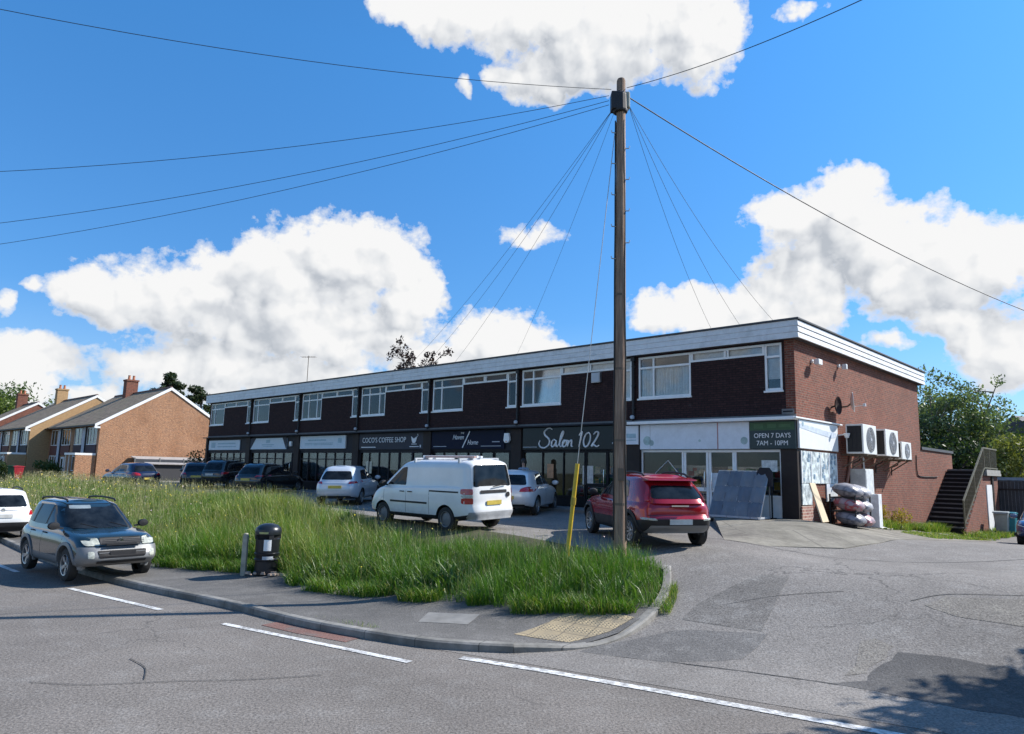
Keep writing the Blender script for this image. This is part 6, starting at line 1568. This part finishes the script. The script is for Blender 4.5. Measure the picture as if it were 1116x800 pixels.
o = blades('edge_tufts', ex, ey, Hn(ex, ey)+.10, rng.uniform(.10,.36,len(ex)), .0045*rng.uniform(.7,1.4,len(ex)), rng.uniform(.5,1.1,len(ex)), MG, rng.choice(3, len(ex), p=[.5,.2,.3]), rng); tag(o, kind='stuff')
wx, wy = scatter([(a, b+.05) for a, b in FB[6:]]+[(2.4,13.3),(1.5,13.9),(0,14.3),(-2,15.2),(-4.5,16.8),(-8,19.2)], 2600, rng); k = vnoise(wx, wy, 1.2, 41) > .48; wx, wy = wx[k], wy[k]
o = blades('broad_weeds', wx, wy, Hn(wx, wy)+.08, rng.uniform(.22,.58,len(wx)), .020*rng.uniform(.6,1.3,len(wx)), rng.uniform(.5,1.0,len(wx)), [grassmat('weed_leaf', (.040,.105,.016), (.12,.20,.045))], np.zeros(len(wx), int), rng); tag(o, kind='stuff')
# ------------------------------------------------------------------ trees and bushes
def leaves(name, centers, rad, n, size, mat, parent, rng, flat=.9, elong=1.):
    centers = np.array(centers); rad = np.array(rad); p = rad**2; p = p/p.sum(); k = rng.choice(len(centers), n, p=p)
    v = rng.normal(size=(n,3)); v /= np.linalg.norm(v,axis=1)[:,None]; r = rng.uniform(0,1,n)**.42
    c = centers[k]+v*(rad[k]*r)[:,None]*np.array([1,1,flat]); s = size*rng.uniform(.55,1.35,n)
    A = rng.normal(size=(n,3))+v*.4; A /= np.linalg.norm(A,axis=1)[:,None]; B = np.cross(A, rng.normal(size=(n,3))); B /= np.linalg.norm(B,axis=1)[:,None]
    A = A*(s*elong)[:,None]; B = B*(s*.55)[:,None]
    P = np.stack([c-A, c-B*.9+A*.1, c+A, c+B*.9+A*.1],1).reshape(-1,3)
    o = bpy.data.objects.new(name, rawmesh(name, P, np.arange(4*n).reshape(-1,4), mat)); C.objects.link(o); o.parent = parent; return o
def limbs(rr, base, top_h, spread, n1, n2, r0, lean=(0,0), up=.55):
    """tapered trunk, main limbs and branchlets: returns tube list and the branch ends"""
    tubes, ends = [], []
    tr = [Vector((0,0,0))]
    for i in range(1, 5): tr.append(Vector((lean[0]*i/4+rr.uniform(-.1,.1)*i/2, lean[1]*i/4+rr.uniform(-.1,.1)*i/2, base*i/4)))
    tubes.append((tr, [r0*(1-.10*i) for i in range(5)]))
    for i in range(n1):
        a = 2*PI*i/n1+rr.uniform(-.4,.4); k = rr.uniform(.55,1.); st = tr[-1].lerp(tr[2], rr.random()*.8)
        tip = Vector((math.cos(a)*spread*k+lean[0], math.sin(a)*spread*k+lean[1], base+(top_h-base)*(up+rr.uniform(-.25,.42))))
        midp = st.lerp(tip, .5)+Vector((rr.uniform(-.3,.3), rr.uniform(-.3,.3), rr.uniform(.1,.6)))
        pts = catmull([st, midp, tip], 4); tubes.append((pts, [r0*.55*(1-.85*q/(len(pts)-1)) for q in range(len(pts))]))
        ends.append(tip)
        for j in range(n2):
            p0 = pts[rr.randrange(2, len(pts)-1)]; q = p0+Vector((rr.uniform(-1,1), rr.uniform(-1,1), rr.uniform(-.15,1)))*spread*.42
            m_ = p0.lerp(q, .5)+Vector((0,0,.15)); tubes.append(([p0, m_, q], [r0*.2, r0*.13, r0*.04])); ends.append(q)
            for _ in range(2):
                e = q+Vector((rr.uniform(-1,1), rr.uniform(-1,1), rr.uniform(-.4,.8)))*spread*.22; tubes.append(([m_, m_.lerp(e,.6), e], [r0*.11, r0*.07, r0*.02])); ends.append(e)
    return tubes, ends
def tree(name, label, loc, base, height, spread, n1, n2, r0, nleaf, lsize, leaf, bark, seed, clump=.55, cat='tree', group=None, up=.55, extra=()):
    rr = random.Random(seed); rg = np.random.default_rng(seed); t = thing(name, label, cat, loc, 0, group)
    tubes, ends = limbs(rr, base, height, spread, n1, n2, r0, up=up); mb = MB()
    for pts, rs in tubes: mb.tube(pts, rs, 7)
    mb.build('trunk', bark, t, smooth=60)
    cs = [tuple(e) for e in ends]+[c for c, _ in extra]; rd = [spread*clump*rr.uniform(.35,.75)*.55 for _ in ends]+[r for _, r in extra]
    leaves('crown', cs, rd, nleaf, lsize, leaf, t, rg); return t
L_mid = leafmat('mid_green_leaf', (.035,.070,.016), (.095,.150,.040)); L_grey = leafmat('grey_green_leaf', (.050,.075,.035), (.13,.17,.085)); L_ash = leafmat('ash_leaf', (.075,.115,.045), (.19,.25,.11)); L_dark = leafmat('dark_leaf', (.014,.030,.010), (.045,.075,.020))
L_yel = leafmat('yellow_green_leaf', (.10,.13,.025), (.24,.25,.06)); L_cop = leafmat('copper_leaf', (.020,.012,.014), (.055,.030,.030)); L_con = leafmat('conifer_leaf', (.016,.032,.014), (.045,.070,.028)); L_lit = leafmat('light_green_leaf', (.08,.13,.02), (.17,.22,.05))
M_bark = mk('grey_bark', (.20,.17,.14), .9, var=.35, bump=.5); M_barkd = mk('dark_bark', (.05,.04,.035), .9, var=.3)
def pt(px_az, Y, z=0.): return (Y*math.tan(math.radians(px_az)), Y, z)
tree('ash_tree', 'open grey green tree with pale branches behind the brick extension', (28.9,46.5,.3), 2.6, 9.4, 4.0, 13, 6, .22, 15000, .12, L_ash, M_bark, 21, .52, up=.60)
tree('shrubby_tree', 'yellow green shrubby tree behind the stair balustrade', (30.2,43.0,.3), 1.0, 6.6, 1.9, 8, 4, .10, 5500, .10, L_yel, M_bark, 5, .8)
tree('shrubby_tree', 'dark dense bushy tree behind the low brick extension roof', (25.6,43.5,.3), 1.0, 5.9, 2.6, 9, 5, .14, 9000, .11, L_dark, M_barkd, 6, 1.0)
tree('shrubby_tree', 'mid green bushy tree between the dark bush and the yellow green one', (28.2,44.5,.3), .8, 5.4, 2.2, 9, 5, .12, 8000, .11, L_mid, M_barkd, 8, 1.0)
def hedge(name, label, c, size, n, ls, leaf, seed, rot=0., cat='hedge'):
    rg = np.random.default_rng(seed); t = thing(name, label, cat, c, rot); cs = []; rd = []
    for i in range(int(size[0]*2)+3):
        cs.append((rg.uniform(-.5,.5)*size[0], rg.uniform(-.5,.5)*size[1], rg.uniform(.25,.85)*size[2])); rd.append(rg.uniform(.25,.5)*size[2])
    leaves('foliage', cs, rd, n, ls, leaf, t, rg); mb = MB()
    for i in range(max(3, int(size[0]))): xx = (i/(max(2, int(size[0])-1))-.5)*size[0]*.9; mb.tube([(xx,0,0),(xx+.03*size[2],.05,size[2]*.6)], [.02*size[2],.008*size[2]], 6)
    mb.build('stems', M_barkd, t); return t
hedge('tall_hedge', 'tall dark hedge above the timber fence at the right edge', (37.5,50.0,.2), (9,3,6.0), 17000, .13, L_dark, 31, .3)
tree('copper_tree', 'sparse dark purple tree top showing above the parade roof', (-8.2,60.0,1.0), 8.2, 12.2, 2.6, 8, 3, .16, 1500, .14, L_cop, M_barkd, 14, .5, up=.5)
def conifer(label, loc, h_, rad, n, seed):
    rg = np.random.default_rng(seed); rr = random.Random(seed); t = thing('pine_tree', label, 'tree', loc); mb = MB(); mb.tube([(0,0,0),(0.1,0,h_*.6),(0,.1,h_)], [.28,.16,.03], 8); cs = []; rd = []
    for i in range(46):
        z = h_*(.35+.64*rr.random()); a = rr.random()*2*PI; q = rad*(1.05-.80*(z/h_)**1.6)*rr.uniform(.35,1.); e = (math.cos(a)*q, math.sin(a)*q, z-.12*q); mb.tube([(0,0,z-.2),e], [.05,.015], 5); cs.append(e); rd.append(.75*rr.uniform(.5,1.))
    mb.build('trunk', M_barkd, t); leaves('crown', cs, rd, n, .16, L_con, t, rg, .6, 1.4)
conifer('dark conifer top rising behind the peak of the orange brick gable', (-37.0,76,.8), 11.6, 3.4, 6500, 41)
conifer('lower dark conifer behind the right slope of the orange brick gable', (-33.0,75,.8), 9.8, 2.8, 4500, 42)
tree('birch_tree', 'light green tree behind the left end of the parade roof', (-33.2,80,.8), 4, 9.6, 3.0, 8, 4, .18, 4000, .17, L_lit, M_bark, 17, .8)
for i, (x, y, hh_, sp, lf, lab) in enumerate(((-84,112,13.5,6,L_mid,'large green tree on the rise behind the terrace at the left edge'), (-76,110,11.2,5,L_lit,'light green tree behind the second chimney of the terrace'), (-69,114,10.8,4.5,L_mid,'small rounded tree behind the buff brick chimney'), (-62,118,10.2,4,L_dark,'dark tree low behind the ridge between the two chimneys'))):
    tree('broadleaf_tree', lab, (x,y,.8), 4, hh_, sp, 9, 4, .3, 5000, .26, lf, M_barkd, 60+i, .95, group='trees behind the terrace')
hedge('garden_hedge', 'dark low hedge in front of the stepped forward houses', (-41.5,57.5,.7), (6,1.6,1.6), 5000, .09, L_dark, 51, RB)
hedge('garden_bush', 'round dark bush beside the porch of the gable house', (-36.6,57.0,.8), (1.6,1.2,1.7), 2200, .08, L_mid, 52, 0., 'bush')
hedge('garden_bush', 'dark bush at the left end of the parade beside the fence', (-21.6,51.2,1.0), (1.8,1.6,2.4), 3000, .09, L_dark, 53, 0., 'bush')
yb = hedge('yellow_shrub', 'small yellowing shrub at the foot of the end wall', tuple(at(.45,7.2)), (.7,.4,.85), 900, .045, leafmat('yellow_shrub_leaf', (.22,.17,.02), (.42,.33,.06)), 54, RB, 'shrub')
# the tree whose shade falls across the lower right of the road (it stands beyond the frame's right edge)
tree('roadside_tree', 'roadside tree on the right whose shade falls across the side road', (13.6,7.9,.0), 2.6, 7.6, 2.4, 10, 5, .16, 42000, .14, L_mid, M_bark, 77, 2.1)
# ------------------------------------------------------------------ daylight
SUN_EL = math.radians(40); SUN_AZ = math.radians(76.4)      # azimuth from +y towards +x
sc = bpy.context.scene
sd = bpy.data.lights.new('sun', 'SUN'); sd.energy = 4.2; sd.angle = math.radians(.5); sd.color = (1., .95, .88)
so = bpy.data.objects.new('sun', sd); C.objects.link(so)
sv_ = Vector((math.sin(SUN_AZ)*math.cos(SUN_EL), math.cos(SUN_AZ)*math.cos(SUN_EL), math.sin(SUN_EL)))
so.rotation_euler = sv_.to_track_quat('Z', 'Y').to_euler(); so.location = sv_*60
wd = bpy.data.worlds.new('World'); sc.world = wd; wd.use_nodes = True
g = NT(wd.node_tree); out = g.n('ShaderNodeOutputWorld'); bg = g.n('ShaderNodeBackground'); g.l(bg.outputs[0], out.inputs[0])
SKY = .13; CLOUD = .515; TLOW = (.40,.72,.98); THIGH = (.38,.84,1.16); bg.inputs[1].default_value = SKY
sky = g.n('ShaderNodeTexSky'); sky.sky_type = 'NISHITA'; sky.sun_disc = False; sky.sun_elevation = SUN_EL; sky.sun_rotation = SUN_AZ
sky.air_density = 1.0; sky.dust_density = .35; sky.ozone_density = 4.0; sky.altitude = 50
dirv = g.n('ShaderNodeTexCoord').outputs['Generated']
xyz = g.n('ShaderNodeSeparateXYZ'); g.l(dirv, xyz.inputs[0])
az = g.math('MULTIPLY', g.math('ARCTAN2', xyz.outputs[0], xyz.outputs[1]), 57.29578)
el = g.math('MULTIPLY', g.math('ARCSINE', xyz.outputs[2]), 57.29578)
pv_ = g.n('ShaderNodeCombineXYZ'); g.l(az, pv_.inputs[0]); g.l(el, pv_.inputs[1])
BL = [(-13.6,16.1,7.1,3.5),(-19.2,14.2,7.1,3.4),(-25.2,12.1,6.9,2.8),(-30.6,11.6,3.4,1.9),(-16.8,10.5,12.0,3.5),(-22.0,7.3,9.6,2.4),(-9.1,13.9,3.4,3.7),(-15.1,5.6,7.2,2.5),(-35.1,5.8,3.4,2.5),(-36.6,10.2,.9,1.0),(-31.9,4.5,5,1.1),
 (-1.8,10.7,4.7,2.5),(-5.9,8.5,4.5,1.8),(2.4,9.5,4.5,1.5),(.9,19.2,4.2,1.2),(-.6,34.9,10.8,2.9),(10.7,34.6,8.3,3.4),(5.9,31.5,7.0,2.5),(-7.8,34.8,5.6,1.8),(15.4,32.7,4.0,3.1),(2.0,30.2,4.8,1.5),
 (24.0,19.3,5.0,2.9),(27.7,16.5,6.5,3.1),(22.5,14.3,5.0,2.8),(15.6,13.0,6.0,2.0),(31.1,14.2,6.0,3.3),(35.2,15.2,3.4,2.6),(26.0,20.6,2.7,2.0),(35.3,9.1,4.0,3.1),(32.6,10.9,3.3,1.4),(27.9,9.5,2.4,.9),(23.3,33.2,3.0,.8),(-4.4,29.8,1.1,1.1),(19.8,11.8,6.4,1.9),(-34.7,11.6,1.3,.9),
 (58,14,14,5),(-62,16,14,5),(-95,12,22,5),(140,18,30,7),(-150,22,30,8),(95,8,20,4)]
grp = bpy.data.node_groups.new('cloud_density', 'ShaderNodeTree')
grp.interface.new_socket('P', in_out='INPUT', socket_type='NodeSocketVector'); grp.interface.new_socket('D', in_out='OUTPUT', socket_type='NodeSocketFloat'); grp.interface.new_socket('S', in_out='OUTPUT', socket_type='NodeSocketFloat')
q = NT(grp); gi = q.n('NodeGroupInput'); go = q.n('NodeGroupOutput')
P = gi.outputs[0]
nz = q.n('ShaderNodeTexNoise', noise_dimensions='2D'); ninputs(nz, Scale=.17, Detail=4., Roughness=.62); q.l(P, nz.inputs['Vector'])
wv = q.vmath('MULTIPLY', q.vmath('SUBTRACT', nz.outputs['Color'], (.5,.5,.5)), (4.2,3.0,0))
Pw = q.vmath('ADD', P, wv)
acc = None
for a, e, w, h in BL:
    dd = q.vmath('MULTIPLY', q.vmath('SUBTRACT', Pw, (a, e, 0)), (1/(w*1.08), 1/(h*1.12), 0)); m = q.math('SUBTRACT', .50 if h < 1.3 else 1., q.vmath('DOT_PRODUCT', dd, dd))
    acc = m if acc is None else q.math('MAXIMUM', acc, m)
acc = q.math('MAXIMUM', acc, -1.2)
mp = q.n('ShaderNodeMapping'); mp.inputs['Scale'].default_value = (1,1.25,1); q.l(P, mp.inputs[0])
def qn(scale, detail, rough, vec=None):
    nd = q.n('ShaderNodeTexNoise', noise_dimensions='2D'); ninputs(nd, Scale=scale, Detail=detail, Roughness=rough, Lacunarity=2.05); q.l(vec or mp.outputs[0], nd.inputs['Vector']); return q.math('SUBTRACT', nd.outputs['Fac'], .5)
vb = q.n('ShaderNodeTexVoronoi'); vb.voronoi_dimensions = '2D'; vb.feature = 'F1'; ninputs(vb, Scale=.36, Detail=1., Roughness=.45); q.l(Pw, vb.inputs['Vector'])
bil = q.math('MULTIPLY', q.math('SUBTRACT', .5, vb.outputs['Distance']), .75)
base = q.math('ADD', q.math('MULTIPLY', acc, 1.25), .0)
D = q.math('ADD', q.math('ADD', base, q.math('MULTIPLY', qn(.32, 7., .60), 1.5)), q.math('ADD', q.math('MULTIPLY', bil, .8), q.math('MULTIPLY', qn(1.0, 6., .66), .75)))
q.l(D, go.inputs[0])
S_ = q.math('ADD', q.math('ADD', q.math('MULTIPLY', acc, .9), q.math('MULTIPLY', qn(.13, 4.5, .5), 1.5)), q.math('MULTIPLY', bil, .85))
q.l(S_, go.inputs[1])
def dens(P_):
    nd = g.n('ShaderNodeGroup'); nd.node_tree = grp; g.l(P_, nd.inputs[0]); return nd.outputs
D0, S0 = dens(pv_.outputs[0]); D1 = dens(g.vmath('ADD', pv_.outputs[0], (.55,.75,0)))[1]; D2 = dens(g.vmath('ADD', pv_.outputs[0], (1.2,3.6,0)))[1]
alpha = g.rng(D0, -.02, .50); alpha = g.math('POWER', alpha, .8)
lit = g.math('ADD', g.math('MULTIPLY', g.math('SUBTRACT', S0, D1), .70), g.math('MULTIPLY', g.math('SUBTRACT', S0, D2), .42))
fine = g.math('MULTIPLY', g.math('SUBTRACT', g.noise(pv_.outputs[0], .8, 6, .6), .5), .22)
shade = g.rng(g.math('ADD', lit, fine), -.50, .36)
ccol = g.ramp(shade, (.0, (.54,.58,.64)), (.30, (.70,.73,.775)), (.60, (.86,.88,.905)), (.95, (1.0,1.0,1.0)))
edge = g.rng(D0, .15, .7, 1., 0.)
ccol = g.mix(g.math('MULTIPLY', edge, .75), ccol, (.97,.98,1.0))
cl = g.vmath('SCALE', ccol); cl_n = cl.node; cl_n.inputs['Scale'].default_value = CLOUD/SKY
tint = g.ramp(g.math('MULTIPLY', el, .025), (.0, (.34,.45,.61)), (.35, (.31,.57,.76)), (.8, (.32,.73,.96))); skyc = g.mix(1., sky.outputs[0], tint, 'MULTIPLY')
hz = g.rng(el, 0, 12, .30, 0)
skyc = g.mix(hz, skyc, (.40/SKY,.52/SKY,.64/SKY))
fin = g.mix(alpha, skyc, cl)
g.l(fin, bg.inputs[0])
# ------------------------------------------------------------------ camera
cd = bpy.data.cameras.new('camera'); co = bpy.data.objects.new('camera', cd); C.objects.link(co); sc.camera = co
cd.sensor_fit = 'HORIZONTAL'; cd.sensor_width = 36; cd.lens = 36*770/1116; cd.clip_end = 4000; cd.clip_start = .1
pitch, roll = math.radians(8.35), math.radians(1.32)
Fw = Vector((0, math.cos(pitch), math.sin(pitch))); R0 = Vector((1,0,0)); U0 = R0.cross(Fw)
Rr = R0*math.cos(roll)+U0*math.sin(roll); Uu = -R0*math.sin(roll)+U0*math.cos(roll)
mw = Matrix.Identity(4)
for i in range(3): mw[i][0], mw[i][1], mw[i][2] = Rr[i], Uu[i], -Fw[i]
mw[2][3] = 2.6; co.matrix_world = mw
sc.view_settings.view_transform = 'Standard'; sc.view_settings.look = 'None'; sc.view_settings.exposure = .86; sc.view_settings.gamma = 1
sc.view_settings.use_curve_mapping = False
sc.cycles.use_denoising = True
sc.cycles.max_bounces = 8; sc.cycles.transparent_max_bounces = 12; sc.cycles.caustics_reflective = False; sc.cycles.caustics_refractive = False; sc.cycles.sample_clamp_indirect = 6
